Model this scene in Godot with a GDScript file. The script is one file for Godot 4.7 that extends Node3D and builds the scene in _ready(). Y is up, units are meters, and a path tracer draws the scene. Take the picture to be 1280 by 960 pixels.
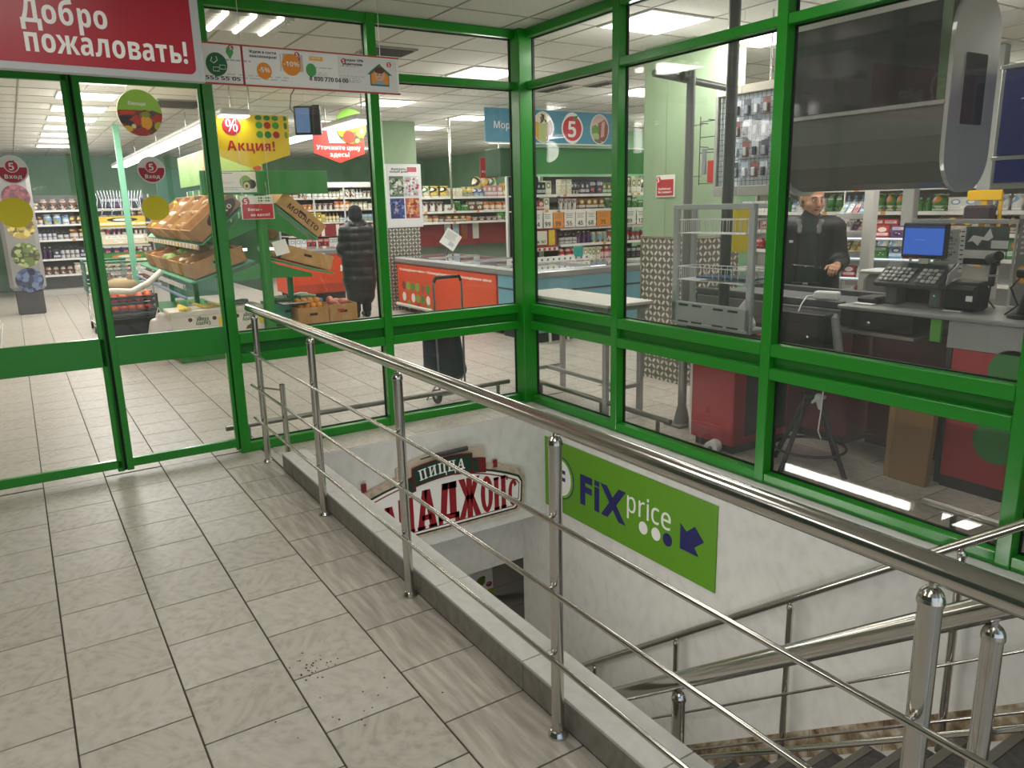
extends Node3D
# ---------- helpers ----------
var MATS := {}
var MESH := {}
var USED := {}
var FONTS := {}
const V0 := Vector3.ZERO
const ORD := ["first", "second", "third", "fourth", "fifth", "sixth", "seventh", "eighth", "ninth", "tenth", "eleventh", "twelfth", "thirteenth", "fourteenth", "fifteenth", "sixteenth", "seventeenth", "eighteenth", "nineteenth", "twentieth", "twenty-first", "twenty-second", "twenty-third", "twenty-fourth", "twenty-fifth", "twenty-sixth", "twenty-seventh", "twenty-eighth", "twenty-ninth", "thirtieth", "thirty-first", "thirty-second", "thirty-third", "thirty-fourth", "thirty-fifth", "thirty-sixth", "thirty-seventh", "thirty-eighth", "thirty-ninth", "fortieth"]
var rng := RandomNumberGenerator.new()

func mat(hex: String, rough := 0.6, metal := 0.0, opt := {}) -> StandardMaterial3D:
	var key := hex + str(rough) + str(metal) + str(opt)
	if MATS.has(key): return MATS[key]
	var m := StandardMaterial3D.new()
	m.albedo_color = Color.html(hex); m.roughness = rough; m.metallic = metal
	if opt.has("alpha"):
		m.transparency = BaseMaterial3D.TRANSPARENCY_ALPHA; m.albedo_color.a = opt.alpha
	if opt.has("emit"):
		m.emission_enabled = true; m.emission = Color.html(opt.get("ecol", hex)); m.emission_energy_multiplier = opt.emit
	if opt.has("coat"):
		m.clearcoat_enabled = true; m.clearcoat = opt.coat; m.clearcoat_roughness = 0.15
	if opt.has("tex"): m.albedo_texture = opt.tex
	if opt.has("bump"):
		m.heightmap_enabled = true; m.heightmap_texture = opt.bump; m.heightmap_scale = opt.get("bs", 0.05)
	if opt.has("tri"):
		m.uv1_triplanar = true; m.uv1_world_triplanar = opt.get("world", true); m.uv1_scale = Vector3.ONE * opt.tri
	if opt.has("rt"):
		m.roughness_texture = opt.rt
	if opt.has("back"):
		m.backlight_enabled = true; m.backlight = Color.html(opt.back)
	if opt.has("rim"):
		m.rim_enabled = true; m.rim = opt.rim; m.rim_tint = 0.5
	MATS[key] = m
	return m

func noise_tex(a: String, b: String, c: String, freq: float, sd: int, size := 256, oct := 4, stretch := Vector2(1, 1)) -> ImageTexture:
	var n := FastNoiseLite.new(); n.seed = sd; n.frequency = freq; n.fractal_octaves = oct
	var im := Image.create(size, size, false, Image.FORMAT_RGB8)
	var ca := Color.html(a); var cb := Color.html(b); var cc := Color.html(c)
	for y in size:
		for x in size:
			# torus walk keeps the edges seamless
			var ax := TAU * x / size; var ay := TAU * y / size; var r := size / TAU
			var v := n.get_noise_3d(cos(ax) * r * stretch.x + sin(ay) * r * stretch.y * 0.6, sin(ax) * r * stretch.x, cos(ay) * r * stretch.y) * 0.9 + 0.5
			im.set_pixel(x, y, ca.lerp(cb, clampf(v * 2.0, 0, 1)) if v < 0.5 else cb.lerp(cc, clampf(v * 2.0 - 1.0, 0, 1)))
	return ImageTexture.create_from_image(im)

func numbered(s: String) -> String:
	var n: int = USED.get(s, 0); USED[s] = n + 1
	return s if n == 0 else "%s_%03d" % [s, n]

func tag(o: Node, label: String, cat: String, group := "", kind := "") -> Node:
	if label: o.set_meta("label", label)
	if cat: o.set_meta("category", cat)
	if group: o.set_meta("group", group)
	if kind: o.set_meta("kind", kind)
	return o

func thing(called: String, label: String, cat: String, at := V0, turn := 0.0, group := "", kind := "") -> Node3D:
	var o := Node3D.new(); o.name = numbered(called); add_child(o, true)
	o.position = at; o.rotation.y = turn
	tag(o, label, cat, group, kind)
	return o

func node(called: String, parent: Node) -> Node3D:
	var o := Node3D.new(); o.name = called; parent.add_child(o, true); return o

func put(parent: Node, called: String, mesh: Mesh, m: Material, at := V0, rot := V0, label := "") -> MeshInstance3D:
	var o := MeshInstance3D.new(); o.name = numbered(called) if parent == self else called
	o.mesh = mesh; o.material_override = m; o.position = at; o.rotation = rot
	if label: o.set_meta("label", label)
	parent.add_child(o, true)
	return o

func box(parent: Node, called: String, m: Material, at: Vector3, size: Vector3, bev := 0.004, rot := V0, label := "") -> MeshInstance3D:
	return put(parent, called, bevbox(size, bev), m, at, rot, label)

# box by its two corners
func span(parent: Node, called: String, m: Material, a: Vector3, b: Vector3, bev := 0.004, label := "") -> MeshInstance3D:
	return box(parent, called, m, (a + b) / 2, (b - a).abs(), bev, V0, label)

func struct(called: String, m: Material, a: Vector3, b: Vector3, bev := 0.0) -> MeshInstance3D:
	var o := span(self, called, m, a, b, bev); o.set_meta("kind", "structure"); return o

# ---------- meshes ----------
class MB:
	var st := SurfaceTool.new()
	func _init(): st.begin(Mesh.PRIMITIVE_TRIANGLES)
	func v(p: Vector3, n: Vector3, uv := Vector2.ZERO):
		st.set_normal(n); st.set_uv(uv); st.add_vertex(p)
	func tri(a: Vector3, b: Vector3, c: Vector3, n: Vector3, ua := Vector2.ZERO, ub := Vector2.ZERO, uc := Vector2.ZERO, na = null, nb = null, nc = null):
		if (b - a).cross(c - a).dot(n) > 0.0:
			var t := b; b = c; c = t
			var u := ub; ub = uc; uc = u
			var k = nb; nb = nc; nc = k
		v(a, n if na == null else na, ua); v(b, n if nb == null else nb, ub); v(c, n if nc == null else nc, uc)
	func quad(a: Vector3, b: Vector3, c: Vector3, d: Vector3, n: Vector3, ua := Vector2(0, 0), ub := Vector2(1, 0), uc := Vector2(1, 1), ud := Vector2(0, 1)):
		tri(a, b, c, n, ua, ub, uc); tri(a, c, d, n, ua, uc, ud)
	func box(c: Vector3, s: Vector3, bv := 0.0):
		var h := s / 2; bv = minf(bv, minf(h.x, minf(h.y, h.z)) * 0.9)
		for ax in 3:
			for sg in [-1.0, 1.0]:
				var u := (ax + 1) % 3; var w := (ax + 2) % 3
				var n := V0; n[ax] = sg
				var q := []
				for k in [[-1, -1], [1, -1], [1, 1], [-1, 1]]:
					var p := V0; p[ax] = sg * h[ax]; p[u] = k[0] * (h[u] - bv); p[w] = k[1] * (h[w] - bv)
					q.append(p)
				var uvs := []
				for p in q:
					if ax == 2: uvs.append(Vector2(0.5 + sg * p.x / s.x, 0.5 - p.y / s.y))
					elif ax == 0: uvs.append(Vector2(0.5 - sg * p.z / s.z, 0.5 - p.y / s.y))
					else: uvs.append(Vector2(0.5 + p.x / s.x, 0.5 + p.z / s.z))
				quad(c + q[0], c + q[1], c + q[2], c + q[3], n, uvs[0], uvs[1], uvs[2], uvs[3])
		if bv <= 0.0: return
		for ax in 3:
			var u := (ax + 1) % 3; var w := (ax + 2) % 3
			for a in [-1.0, 1.0]:
				for b in [-1.0, 1.0]:
					var n := V0; n[u] = a; n[w] = b; n = n.normalized()
					var p := V0; p[u] = a * h[u]; p[w] = b * (h[w] - bv); p[ax] = -(h[ax] - bv)
					var r := V0; r[u] = a * (h[u] - bv); r[w] = b * h[w]; r[ax] = p[ax]
					var p2 := p; p2[ax] = -p[ax]
					var r2 := r; r2[ax] = -r[ax]
					var uv := Vector2(0.02, 0.02)
					quad(c + p, c + r, c + r2, c + p2, n, uv, uv, uv, uv)
		for x in [-1.0, 1.0]:
			for y in [-1.0, 1.0]:
				for z in [-1.0, 1.0]:
					tri(c + Vector3(x * h.x, y * (h.y - bv), z * (h.z - bv)), c + Vector3(x * (h.x - bv), y * h.y, z * (h.z - bv)), c + Vector3(x * (h.x - bv), y * (h.y - bv), z * h.z), Vector3(x, y, z).normalized(), Vector2(0.02, 0.02), Vector2(0.02, 0.02), Vector2(0.02, 0.02))
	# profile points (radius, height) turned about y
	func lathe(prof: Array, seg := 16, at := V0, sc := Vector3.ONE):
		for i in prof.size() - 1:
			var p: Vector2 = prof[i]; var q: Vector2 = prof[i + 1]
			var d := q - p
			if d.length() < 1e-6: continue
			var nr := Vector2(d.y, -d.x).normalized()
			for k in seg:
				var a0 := TAU * k / seg; var a1 := TAU * (k + 1) / seg
				var d0 := Vector3(cos(a0), 0, sin(a0)); var d1 := Vector3(cos(a1), 0, sin(a1))
				var n0 := (d0 * nr.x / sc + Vector3(0, nr.y / sc.y, 0)).normalized(); var n1 := (d1 * nr.x / sc + Vector3(0, nr.y / sc.y, 0)).normalized()
				var A := at + (d0 * p.x + Vector3(0, p.y, 0)) * sc; var B := at + (d1 * p.x + Vector3(0, p.y, 0)) * sc
				var C := at + (d1 * q.x + Vector3(0, q.y, 0)) * sc; var D := at + (d0 * q.x + Vector3(0, q.y, 0)) * sc
				var nn := (n0 + n1).normalized()
				var u0 := float(k) / seg; var u1 := float(k + 1) / seg
				var w0 := 1.0 - float(i) / (prof.size() - 1); var w1 := 1.0 - float(i + 1) / (prof.size() - 1)
				if p.x > 1e-6: tri(A, B, C, nn, Vector2(u0, w0), Vector2(u1, w0), Vector2(u1, w1), n0, n1, n1)
				if q.x > 1e-6: tri(A, C, D, nn, Vector2(u0, w0), Vector2(u1, w1), Vector2(u0, w1), n0, n1, n0)
	# round bar along a path
	func tube(path: Array, r: float, seg := 10, caps := true, r2 := -1.0):
		if r2 < 0: r2 = r
		var t0: Vector3 = (path[1] - path[0]).normalized()
		var nx := t0.cross(Vector3.UP if absf(t0.y) < 0.9 else Vector3.RIGHT).normalized()
		var rings := []; var nrm := []
		for i in path.size():
			var t: Vector3 = (path[mini(i + 1, path.size() - 1)] - path[maxi(i - 1, 0)]).normalized()
			nx = (nx - t * nx.dot(t)).normalized()
			var ny := t.cross(nx)
			var ring := []; var nn := []
			var rr := lerpf(r, r2, float(i) / (path.size() - 1))
			for k in seg:
				var a := TAU * k / seg
				var d := nx * cos(a) + ny * sin(a)
				ring.append(path[i] + d * rr); nn.append(d)
			rings.append(ring); nrm.append(nn)
		for i in path.size() - 1:
			for k in seg:
				var k2 := (k + 1) % seg
				var n: Vector3 = (nrm[i][k] + nrm[i][k2]).normalized()
				tri(rings[i][k], rings[i][k2], rings[i + 1][k2], n, Vector2.ZERO, Vector2.ZERO, Vector2.ZERO, nrm[i][k], nrm[i][k2], nrm[i + 1][k2])
				tri(rings[i][k], rings[i + 1][k2], rings[i + 1][k], n, Vector2.ZERO, Vector2.ZERO, Vector2.ZERO, nrm[i][k], nrm[i + 1][k2], nrm[i + 1][k])
		if caps:
			for e in 2:
				var i := 0 if e == 0 else path.size() - 1
				var n := -t0 if e == 0 else (path[-1] - path[-2]).normalized() as Vector3
				for k in seg: tri(path[i], rings[i][k], rings[i][(k + 1) % seg], n)
	# outline in the xy plane with thickness d along z
	func prism(poly: PackedVector2Array, d: float, at := V0):
		var idx := Geometry2D.triangulate_polygon(poly)
		var lo := poly[0]; var hi := poly[0]
		for p in poly: lo = lo.min(p); hi = hi.max(p)
		var sz := hi - lo
		var f := Vector3(0, 0, d / 2)
		for i in range(0, idx.size(), 3):
			var t := [poly[idx[i]], poly[idx[i + 1]], poly[idx[i + 2]]]
			var u := t.map(func(p): return Vector2((p.x - lo.x) / sz.x, 1.0 - (p.y - lo.y) / sz.y))
			var q := t.map(func(p): return at + Vector3(p.x, p.y, 0))
			tri(q[0] + f, q[1] + f, q[2] + f, Vector3(0, 0, 1), u[0], u[1], u[2])
			tri(q[0] - f, q[1] - f, q[2] - f, Vector3(0, 0, -1), u[0], u[1], u[2])
		var cw := Geometry2D.is_polygon_clockwise(poly)
		for i in poly.size():
			var a := poly[i]; var b := poly[(i + 1) % poly.size()]
			var e := (b - a).normalized(); var n := Vector3(e.y, -e.x, 0) * (-1.0 if cw else 1.0)
			quad(at + Vector3(a.x, a.y, 0) - f, at + Vector3(b.x, b.y, 0) - f, at + Vector3(b.x, b.y, 0) + f, at + Vector3(a.x, a.y, 0) + f, n)
	func sphere(c: Vector3, r: Vector3, seg := 12, rows := 8):
		for j in rows:
			var b0 := PI * j / rows - PI / 2; var b1 := PI * (j + 1) / rows - PI / 2
			for k in seg:
				var a0 := TAU * k / seg; var a1 := TAU * (k + 1) / seg
				var N := [Vector3(cos(a0) * cos(b0), sin(b0), sin(a0) * cos(b0)), Vector3(cos(a1) * cos(b0), sin(b0), sin(a1) * cos(b0)), Vector3(cos(a1) * cos(b1), sin(b1), sin(a1) * cos(b1)), Vector3(cos(a0) * cos(b1), sin(b1), sin(a0) * cos(b1))]
				var n: Vector3 = (N[0] + N[1] + N[2] + N[3]).normalized()
				var U := [Vector2(float(k) / seg, 1.0 - float(j) / rows), Vector2(float(k + 1) / seg, 1.0 - float(j) / rows), Vector2(float(k + 1) / seg, 1.0 - float(j + 1) / rows), Vector2(float(k) / seg, 1.0 - float(j + 1) / rows)]
				if j > 0: tri(c + N[0] * r, c + N[1] * r, c + N[2] * r, n, U[0], U[1], U[2], N[0], N[1], N[2])
				if j < rows - 1: tri(c + N[0] * r, c + N[2] * r, c + N[3] * r, n, U[0], U[2], U[3], N[0], N[2], N[3])
	func done() -> ArrayMesh:
		st.index(); return st.commit()

func bevbox(s: Vector3, b := 0.004) -> ArrayMesh:
	var key := "b%.4f,%.4f,%.4f,%.4f" % [s.x, s.y, s.z, b]
	if not MESH.has(key):
		var mb := MB.new(); mb.box(V0, s, b); MESH[key] = mb.done()
	return MESH[key]

func lathed(prof: Array, seg := 16, sc := Vector3.ONE) -> ArrayMesh:
	var key := "l" + str(prof) + str(seg) + str(sc)
	if not MESH.has(key):
		var mb := MB.new(); mb.lathe(prof, seg, V0, sc); MESH[key] = mb.done()
	return MESH[key]

func cyl(r: float, h: float, seg := 16, bev := 0.002) -> ArrayMesh:   # standing on y = 0
	return lathed([Vector2(0, 0), Vector2(r - bev, 0), Vector2(r, bev), Vector2(r, h - bev), Vector2(r - bev, h), Vector2(0, h)], seg)

func tubed(path: Array, r: float, seg := 10, caps := true) -> ArrayMesh:
	var key := "t" + str(path) + str(r) + str(seg) + str(caps)
	if not MESH.has(key):
		var mb := MB.new(); mb.tube(path, r, seg, caps); MESH[key] = mb.done()
	return MESH[key]

func prism(poly: PackedVector2Array, d: float) -> ArrayMesh:
	var key := "p" + str(poly) + str(d)
	if not MESH.has(key):
		var mb := MB.new(); mb.prism(poly, d); MESH[key] = mb.done()
	return MESH[key]

func ball(r: Vector3, seg := 12, rows := 8) -> ArrayMesh:
	var key := "s" + str(r) + str(seg) + str(rows)
	if not MESH.has(key):
		var mb := MB.new(); mb.sphere(V0, r, seg, rows); MESH[key] = mb.done()
	return MESH[key]

func oval(rx: float, ry: float, n := 32, c := Vector2.ZERO) -> PackedVector2Array:
	var p := PackedVector2Array()
	for i in n: p.append(c + Vector2(cos(TAU * i / n) * rx, sin(TAU * i / n) * ry))
	return p

func rounded(w: float, h: float, r: float, n := 6) -> PackedVector2Array:
	var p := PackedVector2Array()
	for q in [[1, 1, 0], [-1, 1, 1], [-1, -1, 2], [1, -1, 3]]:
		for i in n + 1:
			var a: float = PI / 2 * (q[2] + float(i) / n)
			p.append(Vector2(q[0] * (w / 2 - r) + cos(a) * r, q[1] * (h / 2 - r) + sin(a) * r))
	return p

func font(serif := false, bold := true) -> SystemFont:
	var key := str(serif) + str(bold)
	if not FONTS.has(key):
		var f := SystemFont.new(); f.font_names = ["Droid Serif" if serif else "Droid Sans"]; f.font_weight = 700 if bold else 400
		FONTS[key] = f
	return FONTS[key]

# raised lettering, h = height of a capital; faces +z of its parent
func text(parent: Node, s: String, h: float, m: Material, at: Vector3, opt := {}) -> MeshInstance3D:
	var key := "T" + s + str(h) + str(opt)
	if not MESH.has(key):
		var t := TextMesh.new(); t.font = font(opt.get("serif", false), opt.get("bold", true)); t.text = s; t.font_size = 32
		t.pixel_size = h / (0.714 * 32); t.depth = opt.get("depth", 0.002); t.curve_step = opt.get("step", 3)
		t.horizontal_alignment = opt.get("align", HORIZONTAL_ALIGNMENT_CENTER); t.vertical_alignment = VERTICAL_ALIGNMENT_CENTER
		t.line_spacing = opt.get("gap", 0.0)
		MESH[key] = t
	var o := put(parent, "lettering", MESH[key], m, at, opt.get("rot", V0))
	if opt.has("xs"): o.scale.x = opt.xs
	if opt.has("w"):   # fit to this width
		o.scale.x = opt.w / maxf(MESH[key].get_aabb().size.x, 0.001)
	return o

# ---------- painted print (flat artwork on posters, labels, screens) ----------
class Art:
	var im: Image
	var w: int
	var h: int
	func _init(ww: int, hh: int, bg: String):
		w = ww; h = hh; im = Image.create(w, h, false, Image.FORMAT_RGB8); im.fill(Color.html(bg))
	func rect(x: float, y: float, ww: float, hh: float, c: String):
		im.fill_rect(Rect2i(int(x * w), int(y * h), maxi(1, int(ww * w)), maxi(1, int(hh * h))), Color.html(c))
	func disc(cx: float, cy: float, rx: float, ry: float, c: String, ring := 0.0):
		var col := Color.html(c)
		for y in range(maxi(0, int((cy - ry) * h)), mini(h, int((cy + ry) * h) + 1)):
			for x in range(maxi(0, int((cx - rx) * w)), mini(w, int((cx + rx) * w) + 1)):
				var d := Vector2((x + 0.5 - cx * w) / (rx * w), (y + 0.5 - cy * h) / (ry * h)).length()
				if d <= 1.0 and d >= ring: im.set_pixel(x, y, col)
	func poly(pts: Array, c: String):
		var P := PackedVector2Array()
		for p in pts: P.append(Vector2(p[0] * w, p[1] * h))
		var col := Color.html(c)
		for y in h:
			for x in w:
				if Geometry2D.is_point_in_polygon(Vector2(x + 0.5, y + 0.5), P): im.set_pixel(x, y, col)
	# rows of print too small to read
	func lines(x: float, y: float, ww: float, hh: float, n: int, c: String, r: RandomNumberGenerator):
		for i in n:
			var yy := y + hh * i / n; var xx := x
			var stop := x + ww * r.randf_range(0.7, 1.0)
			while xx < stop:
				var l := ww * r.randf_range(0.05, 0.14)
				rect(xx, yy, minf(l, stop - xx), hh / n * 0.5, c); xx += l + ww * 0.025
	func specks(n: int, cols: Array, r: RandomNumberGenerator, s0 := 0.02, s1 := 0.08, x0 := 0.0, y0 := 0.0, x1 := 1.0, y1 := 1.0):
		for i in n:
			var s := r.randf_range(s0, s1)
			disc(r.randf_range(x0, x1), r.randf_range(y0, y1), s, s * w / h * r.randf_range(0.6, 1.2), cols[r.randi() % cols.size()])
	func tex() -> ImageTexture:
		var t := ImageTexture.create_from_image(im); return t

func print_mat(a: Art, rough := 0.45) -> StandardMaterial3D:
	var m := StandardMaterial3D.new(); m.albedo_texture = a.tex(); m.roughness = rough; m.texture_repeat = false
	return m

# the shop's round five-in-an-apple mark
func five(parent: Node, r: float, at: Vector3, rot := V0) -> Node3D:
	var g := node("emblem", parent); g.position = at; g.rotation = rot
	put(g, "disc", prism(oval(r, r, 28), 0.002), mat("c8182c", 0.4), V0)
	put(g, "ring", prism(oval(r * 1.14, r * 1.14, 28), 0.001), mat("f4f2ee", 0.5), Vector3(0, 0, -0.001))
	text(g, "5", r * 1.3, mat("f4f2ee", 0.5), Vector3(0, -r * 0.08, 0.0015))
	put(g, "leaf", prism(PackedVector2Array([Vector2(0.0, 0.72) * r, Vector2(0.22, 1.0) * r, Vector2(0.62, 1.08) * r, Vector2(0.42, 0.74) * r]), 0.003), mat("2f8c33", 0.5), Vector3(0, 0, 0.001))
	return g
# ---------- the scene ----------
var GREEN: StandardMaterial3D
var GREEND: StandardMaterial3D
var GLASS: StandardMaterial3D
var STEEL: StandardMaterial3D
var WHITE: StandardMaterial3D
var BLACK: StandardMaterial3D
var PAPER: StandardMaterial3D
var CARD: StandardMaterial3D
var RED: StandardMaterial3D
var GREY: StandardMaterial3D
var CEIL := 2.87
var PANELS := [[4.17, -4.5], [4.17, -6.9], [4.17, -9.3], [4.17, -11.7], [4.17, -14.1], [4.17, -16.5], [5.37, -3.1], [5.37, -4.5], [6.57, -7.3], [6.0, -10.4], [6.0, -12.0], [6.57, -14.1], [6.57, -16.5], [8.97, -4.5], [8.97, -6.9], [8.97, -9.3], [8.97, -11.7], [8.97, -14.1],
	[0.92, -8.75], [0.92, -9.98], [0.92, -11.2], [0.92, -12.4], [0.92, -13.6], [0.92, -14.8], [0.92, -16.0], [0.92, -17.2], [-1.9, -7.5], [-1.9, -10.0], [-1.9, -12.5], [-1.9, -15.0], [7.2, -1.5]]

var HALL := [[0.3, -2.7], [-1.5, -2.7], [2.4, -2.7], [0.3, -0.3], [-1.5, -0.3], [2.4, -0.3]]

func area(at: Vector3, w: float, h: float, e: float, col := "fffbf4", rot := Vector3(-PI / 2, 0, 0)):
	var l := AreaLight3D.new(); l.name = "lamp_light"; l.area_size = Vector2(w, h); l.light_energy = e; l.light_color = Color.html(col)
	l.shadow_enabled = true; l.area_range = 14.0; l.position = at; l.rotation = rot
	add_child(l, true)

func glow_lamp(at: Vector3, e: float):
	var l := OmniLight3D.new(); l.name = "lamp_glow"; l.light_energy = e; l.light_color = Color.html("fffbf4"); l.omni_range = 14.0; l.omni_attenuation = 2.0; l.light_size = 0.2; l.shadow_enabled = true
	l.position = at; add_child(l, true)

func _ready():
	rng.seed = 7
	# camera
	var cam := Camera3D.new(); cam.name = "camera"; cam.fov = 53.319; cam.near = 0.05; cam.far = 100.0
	cam.transform = Transform3D(Basis(Vector3(0.840555, -0.023869, 0.5412), Vector3(0.143418, 0.973187, -0.179826), Vector3(-0.522397, 0.228772, 0.821441)), Vector3(0, 1.6, 0))
	add_child(cam); cam.make_current()
	# sky, exposure
	var we := WorldEnvironment.new(); we.name = "world"
	var env := Environment.new(); env.background_mode = Environment.BG_SKY
	var sky := Sky.new(); var sm := ProceduralSkyMaterial.new()
	sm.sky_top_color = Color.html("9db8d8"); sm.sky_horizon_color = Color.html("dfe6ee"); sm.ground_bottom_color = Color.html("8d8d8a"); sm.ground_horizon_color = Color.html("c8ccd0")
	sm.sky_energy_multiplier = 1.1
	sky.sky_material = sm; env.sky = sky
	env.tonemap_mode = Environment.TONE_MAPPER_LINEAR; env.tonemap_exposure = 1.3
	env.sdfgi_enabled = true; env.ssao_enabled = true; env.ssil_enabled = true
	we.environment = env; add_child(we)
	var sun := DirectionalLight3D.new(); sun.name = "sun"; sun.rotation = Vector3(deg_to_rad(-35), deg_to_rad(-82), 0); sun.light_energy = 2.0; sun.light_color = Color.html("fff1dc")
	sun.light_angular_distance = 0.6; sun.shadow_enabled = true; add_child(sun)
	# ceiling lamps of the shop
	for p in PANELS:
		area(Vector3(p[0], CEIL - 0.05, p[1]), 0.54, 0.54, 0.85); glow_lamp(Vector3(p[0], CEIL - 0.3, p[1]), 0.25)
	area(Vector3(1.55, CEIL - 0.05, -5.75), 0.54, 0.54, 1.2)
	for p in HALL: area(Vector3(p[0], CEIL - 0.05, p[1]), 0.54, 0.54, 0.88)
	for k in 5: area(Vector3(2.1, 2.53, -9.4 - k * 2.0), 0.26, 1.9, 0.8, "f2f6ff")
	for k in 2: area(Vector3(3.58, 2.545, -9.5 - k * 2.0), 0.06, 1.9, 0.8, "f2f6ff")
	area(Vector3(2.6, -1.6, -7.6), 0.5, 0.5, 1.6)
	for z in [-3.6, -2.2]: area(Vector3(1.47, -0.75, z), 1.15, 0.07, 0.55, "fffbf4", Vector3(0, -PI / 2, 0))
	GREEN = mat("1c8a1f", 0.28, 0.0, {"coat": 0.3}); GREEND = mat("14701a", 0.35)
	GLASS = mat("ffffff", 0.0, 0.0, {"alpha": 0.02}); GLASS.metallic_specular = 0.36
	STEEL = mat("c9c6c0", 0.16, 1.0); WHITE = mat("e9e8e4", 0.5); BLACK = mat("141414", 0.45); PAPER = mat("eceae4", 0.8)
	CARD = mat("b08450", 0.85, 0.0, {"tex": noise_tex("b8915c", "ad8350", "a67c48", 0.05, 5, 128), "tri": 1.6, "world": false}); CARD.albedo_color = Color.WHITE
	RED = mat("b0202c", 0.45); GREY = mat("8d908d", 0.5, 0.3)
	build_floor(); build_ceiling(); build_walls(); build_partition(); build_stairwell(); build_railings()
	build_hanging_signs(); build_stickers(); build_stair_signs()
	build_produce(); build_people(); build_freezers(); build_column_posters(); build_shelves(); build_checkout(); build_left_side(); build_small_things()

# ---------- floor, ceiling ----------
func tile_rows(region: Array, each: Callable):
	var s := 0.33
	var i0 := int(floor((region[0] - 0.275) / s)); var i1 := int(ceil((region[1] - 0.275) / s))
	for i in range(i0, i1):
		var off := -3.41 if posmod(i, 2) == 1 else -3.569
		var k0 := int(floor((region[2] - off) / s)); var k1 := int(ceil((region[3] - off) / s))
		for k in range(k0, k1):
			var x0 := maxf(0.275 + i * s, region[0]); var x1 := minf(0.275 + (i + 1) * s, region[1])
			var z0 := maxf(off + k * s, region[2]); var z1 := minf(off + (k + 1) * s, region[3])
			if x1 - x0 > 0.02 and z1 - z0 > 0.02: each.call(x0, x1, z0, z1)

func build_floor():
	var f := thing("floor", "", "", V0, 0, "", "structure")
	tag(f, "", "", "", "structure")
	var scr := mat("4a4236", 0.95)
	for r in [[-3.0, 1.30, -5.2, 2.4], [1.30, 3.43, -5.2, -4.86], [-6.2, 10.2, -20.4, -5.2], [3.43, 10.2, -5.2, 2.4], [1.30, 3.43, 0.02, 2.4]]:
		span(f, "screed", scr, Vector3(r[0], -0.25, r[2]), Vector3(r[1], -0.003, r[3]), 0.0)
	var tm := []
	for k in 5:
		var t := noise_tex(["c1bbb0", "c5bfb4", "beb8ac", "c1baae", "bdb7aa"][k], ["b9b3a8", "bdb7ac", "b6b0a4", "bab3a7", "b5afa3"][k], ["aaa396", "afa89b", "a7a092", "a9a193", "a39b8e"][k], 0.05, 11 + k, 256, 5)
		var m := mat("ffffff", 0.42, 0.0, {"tex": t, "tri": 1.7}); tm.append(m)
	# streaky, marble-veined tiles lie along the kerb
	var streak := []
	for k in 2:
		streak.append(mat("ffffff", 0.42, 0.0, {"tex": noise_tex(["bdb6aa", "c0b8ab"][k], "a9a296", "958d80", 0.03, 31 + k, 256, 4, Vector2(2.6, 0.35)), "tri": 1.4}))
	var far := {}
	var near := func(x0, x1, z0, z1):
		var m: Material = tm[rng.randi() % 5]
		if x0 > 0.9 and x1 < 1.3 and z0 > -5.2: m = streak[rng.randi() % 2]
		box(f, "tile", m, Vector3((x0 + x1) / 2, -0.005 + rng.randf_range(-0.0004, 0.0004), (z0 + z1) / 2), Vector3(snappedf(x1 - x0 - 0.006, 0.001), 0.01, snappedf(z1 - z0 - 0.006, 0.001)), 0.0012)
	var spread := func(x0, x1, z0, z1):
		var key := "%.3f,%.3f" % [x1 - x0, z1 - z0]
		if not far.has(key): far[key] = []
		far[key].append(Vector3((x0 + x1) / 2, -0.005, (z0 + z1) / 2))
	tile_rows([-1.21, 1.237, -5.2, -1.1], near)
	tile_rows([1.30, 3.38, -5.2, -4.83], near)
	tile_rows([0.275, 4.9, -8.16, -5.2], near)
	tile_rows([3.46, 4.9, -5.2, -1.6], near)
	tile_rows([-3.0, -1.21, -5.2, 2.4], spread); tile_rows([-1.21, 1.237, -1.1, 2.4], spread); tile_rows([1.30, 3.38, 0.02, 2.4], spread)
	tile_rows([-6.0, 0.275, -20.0, -5.2], spread); tile_rows([0.275, 4.9, -20.0, -8.16], spread); tile_rows([4.9, 10.0, -20.0, 2.2], spread); tile_rows([3.46, 4.9, -1.6, 2.2], spread)
	var st := node("tile_field", f); st.set_meta("kind", "stuff")
	for key in far:
		var d = key.split(","); var mm := MultiMesh.new(); mm.transform_format = MultiMesh.TRANSFORM_3D
		mm.mesh = bevbox(Vector3(float(d[0]) - 0.005, 0.01, float(d[1]) - 0.005), 0.0012); mm.instance_count = far[key].size()
		for i in far[key].size(): mm.set_instance_transform(i, Transform3D(Basis(), far[key][i]))
		var mi := MultiMeshInstance3D.new(); mi.name = "tiles"; mi.multimesh = mm; mi.material_override = tm[rng.randi() % 5]; mi.set_meta("kind", "stuff")
		st.add_child(mi, true)
	# crumbs of dirt in the middle of the floor
	var mb := MB.new()
	for i in 46:
		var c := Vector3(0.70, 0.001, -2.47) if i < 32 else Vector3(0.75, 0.001, -2.2)
		var sp := 0.045 if i < 32 else 0.13
		mb.box(c + Vector3(rng.randfn(0, sp), 0, rng.randfn(0, sp)), Vector3(rng.randf_range(0.002, 0.007), 0.002, rng.randf_range(0.002, 0.006)))
	var cr := put(self, "floor_crumbs", mb.done(), mat("3a342c", 0.9))
	tag(cr, "scatter of small dark dirt crumbs on the tiled floor left of the railing", "dirt", "", "stuff")

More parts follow.
